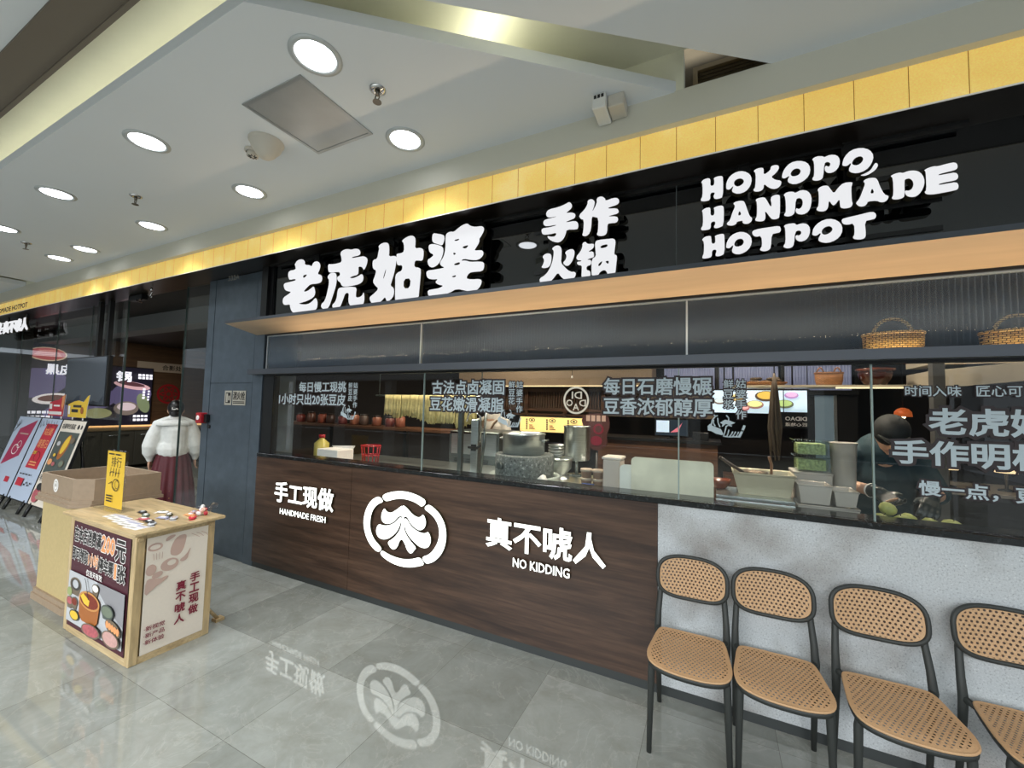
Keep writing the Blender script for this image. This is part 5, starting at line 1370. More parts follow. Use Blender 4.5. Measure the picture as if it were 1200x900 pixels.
# ---- round basin with stacked bowls
t = thing('steel_basin', (-1.30, 3.66, WT_Z), 'round steel basin on a foot between the mill stone and the jars', 'basin')
mb = MB(); mb.lathe([(0.10, 0.0), (0.075, 0.03), (0.075, 0.05), (0.112, 0.09), (0.122, 0.165), (0.128, 0.175), (0.122, 0.182), (0.112, 0.17), (0.10, 0.11), (0.0, 0.10)], (-1.30, 3.66, WT_Z), 36, cap=False); obj('bowl', mb, STEEL, t)
mb = MB(); mb.lathe([(0.125, 0.178), (0.125, 0.186), (0.0, 0.188)], (-1.30, 3.66, WT_Z), 36, cap=False); obj('lid', mb, STEEL, t)
bw = None
for k in range(4):
    z = 1.188 + k * 0.026
    mb = MB(); mb.lathe([(0.045, 0.0), (0.068, 0.022), (0.078, 0.040), (0.074, 0.040), (0.060, 0.02), (0.0, 0.006)], (-1.33, 3.66, z), 28, cap=False)
    single('steel_bowl', mb, STEEL, (-1.33, 3.66, z), 'small steel bowl in the stack on the basin, ' + ('lowest', 'second from below', 'third from below', 'topmost')[k], 'bowl', 'stacked steel bowls')
# ---- tall pot on a stand
t = thing('pot_stand', (-1.20, 3.885, WT_Z), 'thin steel stand carrying the tall steel cylinder', 'stand')
mb = MB(); mb.lathe([(0.09, 0.0), (0.09, 0.012), (0.02, 0.02)], (-1.20, 3.885, WT_Z), 24, cap=True); obj('foot', mb, STEEL_DARK, t)
mb = MB(); mb.tube([(-1.20, 3.885, 1.01), (-1.20, 3.885, 1.145)], 0.016, 12); obj('stem', mb, STEEL, t)
mb = MB(); mb.lathe([(0.02, 0.138), (0.12, 0.150), (0.12, 0.158)], (-1.20, 3.885, WT_Z), 28); obj('plate', mb, STEEL, t)
t = thing('steel_pot', (-1.20, 3.885, 1.158), 'tall shiny steel cylinder pot standing on a thin stand', 'pot')
mb = MB(); mb.lathe([(0.122, 0.0), (0.127, 0.01), (0.127, 0.31), (0.132, 0.318), (0.122, 0.32), (0.118, 0.30), (0.118, 0.02), (0.0, 0.015)], (-1.20, 3.885, 1.158), 40, cap=False); obj('body', mb, STEEL, t)
mb = MB(); mb.box(-1.115, -1.085, 3.765, 3.795, 1.165, 1.195, 0.004, 1); obj('tap', mb, WHITE, t)
# ---- columns of the soy milk machine
t = thing('soy_milk_machine', (-2.1, 3.45, WT_Z), 'steel column with a curved tap left of the mill stone', 'machine')
mb = MB(); mb.box(-2.115, -2.035, 3.40, 3.48, 1.0, 1.52, 0.006, 1); obj('column', mb, STEEL, t)
mb = MB(); mb.tube([(-2.03, 3.44, 1.30), (-2.01, 3.40, 1.55), (-2.06, 3.38, 1.60), (-2.13, 3.38, 1.57), (-2.15, 3.38, 1.50)], 0.010, 8); obj('spout', mb, CHROME, t)
mb = MB(); mb.tube([(-2.13, 3.39, 1.25), (-2.02, 3.37, 1.25), (-1.98, 3.36, 1.28)], 0.012, 8); mb.box(-2.10, -2.05, 3.385, 3.41, 1.22, 1.28); obj('valve', mb, BLACK, t)
mb = MB(); mb.tube([(-2.02, 3.44, 1.01), (-1.985, 3.44, 1.3), (-1.98, 3.45, 1.60)], 0.014, 8); obj('pipe', mb, STEEL_DARK, t)
mb = MB(); mb.box(-2.265, -2.22, 3.40, 3.445, 1.0, 1.62, 0.004, 1); single('steel_post', mb, STEEL_DARK, (-2.24, 3.42, 1.0), 'dark square post at the left of the soy milk machine', 'post')
# ---- oven with vents
t = thing('steel_oven', (-2.45, 4.25, 0), 'grey steel kitchen unit with vent slots beneath the hanging tofu sheets', 'oven')
mb = MB(); mb.box(-2.78, -2.12, 4.0, 4.6, 0.05, 1.36, 0.01, 1); obj('body', mb, STEEL_DARK, t)
mb = MB(); mb.box(-2.74, -2.42, 3.992, 4.002, 1.10, 1.33); mb.box(-2.39, -2.15, 3.992, 4.002, 1.10, 1.33); obj('door', mb, STEEL, t)
mb = MB()
for k in range(6):
    for x in (-2.70, -2.54, -2.38): mb.box(x, x + 0.13, 3.988, 4.0, 0.93 + k * 0.022, 0.938 + k * 0.022)
obj('vents', mb, BLACK, t)
# ---- hanging tofu sheets on a rail
TOFU = mat('tofu_sheet', '#c9bd83', 0.6, noise=0.22, nscale=22)
mb = MB(); mb.tube([(-3.55, 3.6, 1.745), (-2.10, 3.6, 1.745)], 0.010, 8)
for x in (-3.5, -2.12): mb.tube([(x, 3.6, 1.745), (x, 3.6, 3.02)], 0.006, 6)
single('hanging_rail', mb, STEEL_DARK, (-2.8, 3.6, 3.02), 'thin rail hung from the ceiling for drying tofu sheets', 'rail')
nsheet = 10
for k in range(nsheet):
    xa = -3.40 + k * 0.122; wd = 0.117
    ln = 0.24 + 0.10 * k / nsheet + random.uniform(-0.03, 0.03)
    mb = MB(); rows = []
    for side in (-1, 1):
        cols = []
        for i in range(13):
            u = i / 12
            x = xa + wd * u
            wv = 0.006 * math.sin(u * 19 + k)
            col = [mb.bm.verts.new((x, 3.6 + side * (0.0125 + 0.010 * v + 0.004 * math.sin(u * 11 + k * 2) * v) + wv * v * (1 if side < 0 else 0.6), 1.7565 - (0.0 if v == 0 else 1.0) * (ln * v * (1 - 0.10 * math.sin(u * 7 + k) ** 2)))) for v in (0, .25, .5, .75, 1)]
            cols.append(col)
        for a, b in zip(cols, cols[1:]):
            for j in range(4): mb.face([a[j], b[j], b[j + 1], a[j + 1]], True)
        rows.append(cols)
    for a, b, c, d in zip(rows[0], rows[0][1:], rows[1][1:], rows[1]): mb.face([a[0], b[0], c[0], d[0]], True)
    o = single('tofu_sheet', mb, TOFU, (xa + wd / 2, 3.6, 1.757), 'pale yellow tofu sheet drying on the rail, ' + ('leftmost', 'second from the left', 'third from the left', 'fourth from the left', 'fifth from the left', 'sixth from the left', 'fourth from the right', 'third from the right', 'second from the right', 'rightmost')[k], 'tofu sheet', 'tofu sheets drying on the rail')
    sm = o.modifiers.new('thick', 'SOLIDIFY'); sm.thickness = 0.002
# ---- shelf at the left with jars
t = thing('wall_shelf', (-4.2, 4.15, 0), 'long brown shelf on posts at the left behind the glass', 'shelf')
mb = MB(); mb.box(-6.4, -2.35, 4.0, 4.35, 1.32, 1.352); obj('board', mb, BROWNWOOD, t)
for x in (-6.3, -5.0, -3.6):
    mb = MB(); mb.box(x, x + 0.05, 4.15, 4.2, 0, 1.32); obj('post', mb, BLACK, t)
mb = MB(); mb.box(-6.4, -2.85, 4.02, 4.35, 0.80, 0.83); obj('lower_board', mb, BROWNWOOD, t)
JARC = ['#7a3428', '#5d3a2a', '#8a4632', '#402c24', '#6c2f2a', '#97604a', '#4c3b33', '#7c4a38', '#612c24', '#8c5542']
for k in range(10):
    x = -5.6 + k * 0.215 + 0.02 * (k % 3); h = 0.13 + 0.03 * ((k * 7) % 4) / 3
    t = thing('seasoning_jar', (x, 4.16, 1.352), 'reddish brown jar on the long left shelf, ' + ('leftmost', 'second', 'third', 'fourth', 'fifth', 'sixth', 'seventh', 'eighth', 'ninth', 'rightmost')[k] + ' in the row', 'jar', 'jars on the left shelf')
    mb = MB(); mb.lathe([(0.05, 0), (0.062, 0.01), (0.062, h * 0.75), (0.045, h * 0.85), (0.045, h * 0.88)], (x, 4.16, 1.352), 18); obj('jar_body', mb, mat('jar_%d' % k, JARC[k], 0.3), t)
    mb = MB(); mb.lathe([(0.05, h * 0.88), (0.05, h), (0.0, h + 0.004)], (x, 4.16, 1.352), 18); obj('lid', mb, mat('jar_lid', '#2a211d', 0.4), t)
# ---- left corner: bottle, white box, red box
t = thing('oil_bottle', (-4.0, 3.25, WT_Z), 'yellow bottle on the worktop at the left corner of the window', 'bottle')
mb = MB(); mb.lathe([(0.07, 0), (0.08, 0.02), (0.08, 0.19), (0.03, 0.235), (0.028, 0.25)], (-4.0, 3.25, WT_Z), 20); obj('body', mb, mat('oil_yellow', '#b9ab5a', 0.2), t)
mb = MB(); mb.lathe([(0.034, 0.25), (0.034, 0.285)], (-4.0, 3.25, WT_Z), 16); obj('cap', mb, RED, t)
t = thing('white_carton', (-3.70, 3.20, WT_Z), 'low white carton on the worktop beside the yellow bottle', 'box')
mb = MB(); mb.box(-3.86, -3.55, 3.08, 3.30, WT_Z, 1.15, 0.004, 1); obj('body', mb, PRINTWHITE, t)
mb = MB(); mb.prism([(-3.86, 1.15), (-3.55, 1.15), (-3.53, 1.185), (-3.88, 1.165)], 'y', 3.29, 3.30); obj('flap', mb, PRINTWHITE, t)
t = thing('red_basket', (-3.30, 3.30, WT_Z), 'small red plastic basket behind the white carton', 'basket')
mb = MB()
for k in range(12):
    a = k * math.pi / 6; mb.tube([(-3.30 + 0.075 * math.cos(a), 3.30 + 0.075 * math.sin(a), 1.005), (-3.30 + 0.10 * math.cos(a), 3.30 + 0.10 * math.sin(a), 1.20)], 0.006, 5)
mb.lathe([(0.078, 0.0), (0.085, 0.012)], (-3.30, 3.30, WT_Z), 20)
for z, r in ((1.10, 0.088), (1.20, 0.10)): mb.loop([(-3.30 + r * math.cos(k * 0.3142), 3.30 + r * math.sin(k * 0.3142), z) for k in range(20)], 0.007, 6)
obj('cage', mb, RED, t)
# ---- jars with lids, blue cloth, white container
for i, x in enumerate((-0.865, -0.775)):
    t = thing('round_tub', (x, 3.05, WT_Z), ('pile of round tubs with pale lids, left one, beside the white container', 'pile of round tubs with pale lids, right one, touching the white container side')[i], 'tub')
    for k in range(3):
        mb = MB(); mb.lathe([(0.036, 0.0), (0.041, 0.045), (0.044, 0.047)], (x, 3.05, WT_Z + k * 0.066 + 0.0), 20); tb = obj('tub', mb, mat('tub_tan', '#9a7c66', 0.4), t)
        mb = MB(); mb.lathe([(0.046, 0.047), (0.046, 0.062), (0.042, 0.066)], (x, 3.05, WT_Z + k * 0.066), 20); obj('lid', mb, mat('lid_cream', '#b9a996', 0.4), tb)
mb = MB(); mb.tube([(-0.88, 2.94, 1.02), (-0.84, 2.93, 1.085), (-0.80, 2.94, 1.09), (-0.79, 2.94, 1.02)], [0.02, 0.035, 0.03, 0.02], 10); single('blue_cloth', mb, mat('blue_cloth', '#24407e', 0.7), (-0.83, 2.94, 1.0), 'small blue cloth bundle in front of the round tubs', 'cloth')
t = thing('white_container', (-0.66, 3.06, WT_Z), 'upright white plastic container left of the cutting boards', 'container')
mb = MB(); mb.box(-0.725, -0.60, 2.98, 3.14, WT_Z, 1.285, 0.012); obj('body', mb, mat('white_tub', '#c5bdb4', 0.35), t)
mb = MB(); mb.box(-0.732, -0.593, 2.973, 3.147, 1.285, 1.305, 0.006); obj('lid', mb, mat('white_tub_lid', '#d2cbc2', 0.35), t)
# ---- cutting boards
BOARD = mat('cutting_board', '#e6eae2', 0.5, noise=0.05, nscale=7)
BOARDS_ = mat('stained_cutting_board', '#e4e2cb', 0.5, noise=0.16, nscale=5)
def rboard(name, x0, x1, z0, z1, y, label, m):
    t = thing(name, ((x0 + x1) / 2, y, z0), label, 'cutting board', 'cutting boards standing behind the glass')
    mb = MB(); r = 0.028
    pts = []
    for cx_, cz_, a0 in ((x1 - r, z0 + r, -90), (x1 - r, z1 - r, 0), (x0 + r, z1 - r, 90), (x0 + r, z0 + r, 180)):
        for k in range(6): a = math.radians(a0 + k * 18); pts.append((cx_ + r * math.cos(a), cz_ + r * math.sin(a)))
    mb.prism(pts, 'y', y, y + 0.02); obj('board', mb, m, t)
rboard('cutting_board', -0.497, -0.004, WT_Z, 1.335, 2.825, 'large pale cutting board with yellow stains standing behind the glass', BOARDS_)
rboard('cutting_board', -0.578, -0.20, WT_Z, 1.275, 2.855, 'smaller pale cutting board showing left of the stained one', BOARD)
# ---- steel rack with tray, ladles, dark bowl
t = thing('steel_rack', (0.2, 3.0, WT_Z), 'low steel rack under the deep tray right of the cutting boards', 'rack')
mb = MB(); mb.box(0.01, 0.412, 2.83, 3.16, 1.125, 1.145); obj('shelf', mb, STEEL, t)
for x in (0.02, 0.385):
    for y in (2.84, 3.13):
        mb = MB(); mb.box(x, x + 0.018, y, y + 0.018, WT_Z, 1.125); obj('leg', mb, STEEL, t)
t = thing('deep_tray', (0.265, 3.02, 1.145), 'deep pale metal tray with a ladle in it on the low steel rack', 'tray')
TRAYM = mat('tray_cream', '#bdb59c', 0.35, 0.3)
mb = MB()
O = [(0.105, 2.90), (0.425, 2.90), (0.425, 3.14), (0.105, 3.14)]; Ib = [(0.135, 2.925), (0.40, 2.925), (0.40, 3.12), (0.135, 3.12)]
A = [mb.bm.verts.new((*p, 1.275)) for p in O]; B = [mb.bm.verts.new((*p, 1.1455)) for p in Ib]
A2 = [mb.bm.verts.new((p[0] + (0.006 if p[0] < .2 else -0.006), p[1] + (0.006 if p[1] < 3 else -0.006), 1.275)) for p in O]; B2 = [mb.bm.verts.new((*p, 1.152)) for p in Ib]
for k in range(4):
    j = (k + 1) % 4
    mb.face([A[k], A[j], B[j], B[k]]); mb.face([A2[k], A2[j], B2[j], B2[k]]); mb.face([A[k], A[j], A2[j], A2[k]])
mb.face(B); mb.face(B2)
mb.loop([(0.105, 2.90, 1.275), (0.425, 2.90, 1.275), (0.425, 3.14, 1.275), (0.105, 3.14, 1.275)], 0.008, 6)
obj('body', mb, TRAYM, t)
t = thing('ladle', (0.20, 3.02, 1.16), 'dark ladle with a long handle resting in the deep tray', 'ladle')
mb = MB(); mb.lathe([(0.0, 0.0), (0.05, 0.015), (0.075, 0.05), (0.072, 0.052), (0.048, 0.02), (0.0, 0.006)], (0.23, 3.03, 1.225), 24, cap=False); obj('bowl', mb, mat('dark_bronze', '#5f5142', 0.35, 0.7), t)
mb = MB(); mb.tube([(0.17, 3.01, 1.265), (0.10, 2.98, 1.31), (0.03, 2.96, 1.36)], 0.010, 8); obj('handle', mb, mat('dark_handle', '#3a2c22', 0.4), t)
mb = MB(); mb.tube([(0.31, 3.0, 1.165), (0.315, 2.98, 1.33), (0.30, 2.97, 1.38)], 0.008, 8); mb.blob((0.31, 3.0, 1.18), 0.03, 0.02, 0.02, 10, 6); single('wooden_spoon', mb, mat('spoon_wood', '#7a5436', 0.5), (0.31, 3.0, 1.165), 'wooden spoon sticking up out of the deep tray', 'spoon')
mb = MB(); mb.lathe([(0.035, 0.0), (0.062, 0.03), (0.072, 0.06), (0.068, 0.06), (0.055, 0.03), (0.0, 0.01)], (0.03, 3.07, 1.145), 26, cap=False); single('brown_bowl', mb, mat('brown_glaze', '#6a3320', 0.25), (0.03, 3.07, 1.145), 'small brown glazed bowl beside the right edge of the cutting board', 'bowl')
# ---- tubs and boxes of greens
def tub(name, x0, x1, y0, y1, z0, z1, m, label, group=None, lid=None, fill=None, taper=0.012, cat='tub'):
    t = thing(name, ((x0 + x1) / 2, (y0 + y1) / 2, z0), label, cat, group)
    mb = MB()
    def ring(a, z, ins=0.0): return [mb.bm.verts.new(p) for p in ((x0 + a + ins, y0 + a + ins, z), (x1 - a - ins, y0 + a + ins, z), (x1 - a - ins, y1 - a - ins, z), (x0 + a + ins, y1 - a - ins, z))]
    R = [ring(taper, z0), ring(0, z1), ring(0, z1, 0.005), ring(taper, z0 + 0.006, 0.005)]
    mb.face(R[0]); mb.face(R[3])
    for P, Q in zip(R, R[1:]):
        for k in range(4): mb.face([P[k], P[(k + 1) % 4], Q[(k + 1) % 4], Q[k]])
    obj('body', mb, m, t)
    mb = MB(); mb.loop([(x0, y0, z1), (x1, y0, z1), (x1, y1, z1), (x0, y1, z1)], 0.005, 6); obj('rim', mb, m, t)
    if lid:
        mb = MB(); mb.box(x0 - 0.004, x1 + 0.004, y0 - 0.004, y1 + 0.004, z1 + 0.001, z1 + 0.009, 0.003, 1); obj('lid', mb, lid, t)
    if fill:
        mb = MB()
        mb.box(x0 + 0.018, x1 - 0.018, y0 + 0.018, y1 - 0.018, z0 + 0.009, z1 - 0.014)
        for k in range(60):
            mb.blob((random.uniform(x0 + 0.03, x1 - 0.03), random.choice((y0 + 0.026, random.uniform(y0 + 0.03, y1 - 0.03))), random.uniform(z0 + 0.02, z1 - 0.015)), 0.011, 0.010, 0.007, 6, 4)
        f = obj('greens', mb, fill, t); f['kind'] = 'stuff'
    return t
MILKY = mat('milky_plastic', '#b3ada4', 0.35)
CLEARP = pane_mat('clear_box', (0.92, 0.96, 0.94, 1), 0.9)
GREENS = mat('chopped_greens', '#a3ad78', 0.6, noise=0.45, nscale=70, bump=0.8)
tub('milky_crate', 0.425, 0.70, 2.83, 3.02, WT_Z, 1.135, MILKY, 'long milky tub lowest in the pile left of the cook', None)
tub('milky_tub', 0.430, 0.585, 2.84, 3.01, 1.142, 1.245, MILKY, 'left milky tub on the long tub, in front of the greens', None)
tub('milky_tub', 0.592, 0.70, 2.84, 3.01, 1.142, 1.225, MILKY, 'right milky tub on the long tub, nearest the cook', None)
tub('storage_tub', 0.44, 0.63, 3.05, 3.25, WT_Z, 1.285, MILKY, 'tall milky tub carrying the two boxes of greens', None, lid=MILKY)
tub('greens_box', 0.447, 0.622, 3.06, 3.24, 1.295, 1.382, CLEARP, 'clear lidded box of chopped greens, lower of the two', 'boxes of greens', lid=CLEARP, fill=GREENS, cat='food box')
tub('greens_box', 0.447, 0.622, 3.06, 3.24, 1.392, 1.478, CLEARP, 'clear lidded box of chopped greens, upper of the two', 'boxes of greens', lid=CLEARP, fill=GREENS, cat='food box')
t = thing('white_bucket', (0.705, 3.15, WT_Z), 'tall pale bucket right beside the boxes of greens', 'bucket')
mb = MB(); mb.lathe([(0.050, 0.0), (0.066, 0.47), (0.070, 0.475), (0.062, 0.475), (0.046, 0.02), (0.0, 0.01)], (0.705, 3.15, WT_Z), 28, cap=False); obj('body', mb, MILKY, t)
mb = MB(); mb.loop([(0.705 + 0.067 * math.cos(k * .2618), 3.15 + 0.067 * math.sin(k * .2618), 1.475) for k in range(24)], 0.005, 6); obj('rim', mb, MILKY, t)
# ---- pears in a shallow dish
t = thing('fruit_dish', (0.95, 2.91, WT_Z), 'shallow dark dish under the green pears', 'dish')
mb = MB(); mb.box(0.75, 1.14, 2.83, 3.0, WT_Z, 1.055, 0.01); obj('dish', mb, STEEL_DARK, t)
PEAR = mat('green_pear', '#a5aa62', 0.45, noise=0.12, nscale=30)
def pear(loc, label, rot):
    t = thing('pear', loc, label, 'pear', 'green pears by the glass')
    x, y, z = loc
    mb = MB(); mb.lathe([(0.0, -0.030), (0.022, -0.028), (0.036, -0.012), (0.039, 0.006), (0.033, 0.022), (0.018, 0.032), (0.0, 0.034)], (x, y, z), 20, cap=False); obj('flesh', mb, PEAR, t)
    mb = MB(); mb.tube([(x, y, z + 0.032), (x + 0.005, y, z + 0.046)], 0.002, 6); obj('stem', mb, PRINTDARK, t)
    t.rotation_euler = (0.2, rot, 0)
    return t
pe = pear((0.795, 2.865, 1.091), 'green pear at the left end of the group by the glass', 0.3)
for x, y, z, l, r in ((0.884, 2.87, 1.093, 'green pear second from the left by the glass', -0.3), (0.842, 2.93, 1.142, 'green pear lying on top of the left pears', 0.5), (0.990, 2.862, 1.093, 'green pear next to the rightmost one by the glass', 0.4), (1.072, 2.868, 1.094, 'rightmost and largest green pear by the glass', 0.1), (0.93, 2.94, 1.092, 'green pear between the cook’s hands', 0.6)):
    o = dup(pe, (x, y, z), l); o.rotation_euler = (0.2, r, 0); o.scale = (1.1, 1.1, 1.05) if x > 1.0 else (1, 1, 1)
# ---- hanging dried bundle
t = thing('dried_bundle', (0.37, 3.3, 3.02), 'bundle of dark dried strips hanging from a cord in front of the lit screen', 'bundle')
mb = MB(); mb.tube([(0.37, 3.3, 1.92), (0.37, 3.3, 3.02)], 0.004, 6); obj('cord', mb, PRINTDARK, t)
DRY = mat('dried_strip', '#4a3d30', 0.8)
for k in range(9):
    a = k * 0.7; r_ = 0.022
    mb = MB(); mb.tube([(0.37, 3.3, 1.92), (0.37 + r_ * 0.6 * math.cos(a), 3.3 + r_ * math.sin(a), 1.80), (0.37 + r_ * 1.5 * math.cos(a), 3.3 + r_ * math.sin(a), 1.55), (0.37 + r_ * 1.1 * math.cos(a + 0.5), 3.3 + r_ * math.sin(a), 1.33 + 0.03 * (k % 3))], [0.006, 0.010, 0.011, 0.005], 6); obj('strip', mb, DRY, t)

# ================================================================== DINING SIDE, FURTHER BACK
t = thing('service_counter', (-0.55, 4.75, 0), 'brown wooden counter with a black top behind the cutting boards', 'counter')
mb = MB(); mb.box(-1.15, 0.03, 4.5, 5.0, 0.0, 1.32); obj('front', mb, BROWNWOOD, t)
mb = MB(); mb.box(-1.18, 0.06, 4.47, 5.03, 1.32, 1.35); obj('top', mb, BLACK, t)
mb = MB(); mb.box(0.08, 1.4, 4.6, 4.9, 0, 1.02); single('low_wall_cabinet', mb, BROWNWOOD, (0.7, 4.75, 0), 'low brown cabinet right of the service counter', 'cabinet')
t = thing('till_monitor', (-0.41, 4.7, 1.35), 'till monitor with a small lit screen on the service counter', 'monitor')
mb = MB(); mb.box(-0.58, -0.24, 4.68, 4.70, 1.375, 1.56, 0.004, 1); mb.box(-0.45, -0.37, 4.64, 4.78, 1.35, 1.358); mb.box(-0.43, -0.39, 4.70, 4.72, 1.35, 1.40); obj('casing', mb, BLACK, t)
s = Sheet((-0.57, 4.679, 1.385), step=0.001); s.rect(0, 0, 0.32, 0.165, led('till_dark', '#1b2733', 0.6)); s.rect(0.01, 0.03, 0.14, 0.155, led('till_blue', '#b8cbe0', 0.7)); s.poly([(0.15, 0.03), (0.24, 0.10), (0.27, 0.14), (0.23, 0.04)], led('till_pink', '#c86a78', 0.7)); s.make('display', t)
mb = MB(); mb.box(-0.20, -0.05, 4.62, 4.74, 1.35, 1.43, 0.006); single('till_printer', mb, BLACK, (-0.12, 4.68, 1.35), 'small black receipt printer beside the till monitor', 'printer')
# food screen
t = thing('food_screen', (0.42, 5.0, 1.64), 'lit screen with food pictures hanging behind the vertical lettering', 'screen')
mb = MB(); mb.box(-0.03, 0.86, 5.0, 5.05, 1.63, 1.895, 0.004, 1); mb.tube([(0.1, 5.03, 1.89), (0.1, 5.03, 3.02)], 0.008, 6); mb.tube([(0.72, 5.03, 1.89), (0.72, 5.03, 3.02)], 0.008, 6); obj('casing', mb, BLACK, t)
s = Sheet((-0.015, 4.999, 1.64), step=0.001)
s.rect(0, 0, 0.86, 0.24, led('food_sky', '#b9cfe0', 0.85))
for cx_, cz_, rx_, a_, b_ in ((0.07, 0.12, 0.06, '#6a6058', '#b8c4ca'), (0.23, 0.16, 0.07, '#c7a06a', '#d9c47a'), (0.40, 0.09, 0.08, '#8c6a5c', '#c8d08a'), (0.50, 0.18, 0.10, '#4a3a2c', '#c7a24c'), (0.66, 0.10, 0.08, '#57604a', '#9ab070'), (0.72, 0.19, 0.06, '#a07ab0', '#c9a0c8'), (0.30, 0.05, 0.05, '#a66', '#dba0a0')):
    s.ell(cx_, cz_, rx_, rx_ * 0.55, led('food_' + a_[1:], a_ if len(a_) == 7 else '#aa6666', 0.8)); s.ell(cx_, cz_ + 0.008, rx_ * 0.8, rx_ * 0.4, led('food_' + b_[1:], b_, 0.85))
s.make('picture', t)
t = thing('hanging_sign', (0.70, 4.9, 1.3), 'black hanging sign with a mirrored white brand name below the food screen', 'sign')
mb = MB(); mb.box(0.60, 0.86, 4.92, 4.94, 1.50, 1.66); mb.tube([(0.63, 4.93, 1.66), (0.63, 4.93, 3.02)], 0.004, 6); mb.tube([(0.83, 4.93, 1.66), (0.83, 4.93, 3.02)], 0.004, 6); obj('board', mb, BLACK, t)
s = Sheet((0.60, 4.919, 1.50), step=0.001); s.text('DIDAO', 0.04, 0.075, 0.22, 0.115, PRINTWHITE, 0.02, flip=True); s.text('匠心地道', 0.04, 0.02, 0.22, 0.055, PRINTWHITE, 0.01, flip=True); s.make('brand_name', t)
# lit reeded windows
LITW = mat('lit_reeded', '#8f93b0', 0.4, emit=0.22, ecol='#aab0d0')
t = thing('lit_partition', (0.5, 6.0, 1.9), 'lavender lit ribbed panels high behind the shelf with baskets', 'panel')
for a, b in ((-0.62, 0.02), (0.06, 0.74), (0.78, 1.46)):
    mb = MB()
    n = int((b - a) / 0.03)
    for k in range(n): mb.tube([(a + 0.015 + k * 0.03, 6.02, 1.93), (a + 0.015 + k * 0.03, 6.02, 2.30)], 0.0145, 8)
    obj('ribbed_panel', mb, LITW, t)
mb = MB(); mb.box(-0.66, 1.5, 5.99, 6.05, 1.88, 1.93); mb.box(-0.66, 1.5, 5.99, 6.05, 2.30, 3.02)
for x in (-0.66, 0.02, 0.74, 1.46): mb.box(x, x + 0.04, 5.99, 6.05, 1.93, 2.30)
obj('frame', mb, BLACK, t)
# shelf with baskets and pot
t = thing('display_shelf', (1.1, 4.55, 1.88), 'thin pale shelf carrying a basket and a brown pot high behind the glass', 'shelf')
mb = MB(); mb.box(0.15, 1.62, 4.42, 4.72, 1.885, 1.903); obj('board', mb, mat('shelf_pale', '#b0a48c', 0.4), t)
for x in (0.17, 1.60):
    mb = MB(); mb.tube([(x, 4.57, 1.903), (x, 4.57, 3.02)], 0.008, 6); obj('hanger', mb, BLACK, t)
mb = MB(); mb.box(0.95, 1.62, 4.425, 4.44, 1.872, 1.886); obj('light_strip', mb, mat('shelf_strip', '#e8d8b0', 0.4, emit=1.2), t)
def basket(loc, r, h, m, label, hoop, name='wicker_basket', oval=0.75, group=None):
    t = thing(name, loc, label, 'basket', group)
    mb = MB(); mb.lathe([(r * 0.86, 0.0), (r * 0.97, h * 0.4), (r, h), (r * 0.93, h), (r * 0.85, h * 0.2), (0.0, h * 0.1)], loc, 40, 1.0, oval, cap=False); obj('body', mb, m, t)
    mb = MB(); mb.loop([(loc[0] + r * 0.98 * math.cos(k * .2094), loc[1] + r * 0.98 * oval * math.sin(k * .2094), loc[2] + h) for k in range(30)], 0.008, 6); obj('rim', mb, m, t)
    mb = MB()
    if hoop == 'big': mb.tube([(loc[0] + r * 0.62 * math.cos(a), loc[1], loc[2] + h + 0.085 * math.sin(a)) for a in [math.pi * k / 12 for k in range(13)]], 0.009, 8)
    else:
        for sx in (-1, 1): mb.tube([(loc[0] + sx * r * 0.6 - 0.03 + 0.03 * k / 3, loc[1], loc[2] + h + 0.05 * math.sin(math.pi * k / 6)) for k in range(7)], 0.006, 6)
    obj('handle', mb, m, t)
    return t
basket((0.93, 4.57, 1.903), 0.105, 0.115, WICKER_DARK, 'small brown wicker basket on the thin pale shelf', 'small')
t = thing('clay_pot', (1.255, 4.57, 1.903), 'glossy dark brown clay pot with a lip on the thin pale shelf', 'pot')
mb = MB(); mb.lathe([(0.065, 0.0), (0.10, 0.045), (0.118, 0.10), (0.112, 0.125), (0.106, 0.125), (0.10, 0.09), (0.06, 0.02), (0, 0.015)], (1.255, 4.57, 1.903), 36, cap=False); obj('body', mb, mat('dark_glaze', '#35160e', 0.15), t)
mb = MB(); mb.lathe([(0.112, 0.122), (0.135, 0.135), (0.135, 0.145), (0.108, 0.142), (0.104, 0.125)], (1.255, 4.57, 1.903), 36, cap=False); obj('lip', mb, mat('red_glaze', '#5a2a1c', 0.2), t)
t = thing('woven_tray', (0.42, 4.57, 1.903), 'flat dark woven tray with dried goods left of the small basket', 'tray')
mb = MB(); mb.lathe([(0.16, 0.0), (0.20, 0.03), (0.195, 0.035), (0.15, 0.01), (0, 0.008)], (0.42, 4.57, 1.903), 30, 1, 0.7, cap=False); obj('tray', mb, WICKER_DARK, t)
mb = MB()
for k in range(26): mb.blob((0.42 + random.uniform(-0.13, 0.13), 4.57 + random.uniform(-0.08, 0.08), 1.94 + random.uniform(-0.01, 0.03)), 0.03, 0.022, 0.016, 8, 5)
f = obj('dried_goods', mb, DRY, t); f['kind'] = 'stuff'
# pale lit doorway / fridge
t = thing('glass_fridge', (1.2, 6.3, 0), 'pale lit fridge door right of the food screen', 'fridge')
mb = MB(); mb.box(1.02, 1.50, 6.06, 6.5, 0, 1.92); obj('cabinet', mb, BLACK, t)
mb = MB(); mb.box(1.09, 1.27, 6.045, 6.06, 0.3, 1.87); obj('glass_door', mb, mat('fridge_glow', '#7f95a6', 0.3, emit=0.12), t)
mb = MB(); mb.box(1.27, 1.30, 6.03, 6.06, 0.3, 1.87); obj('door_frame', mb, STEEL, t)
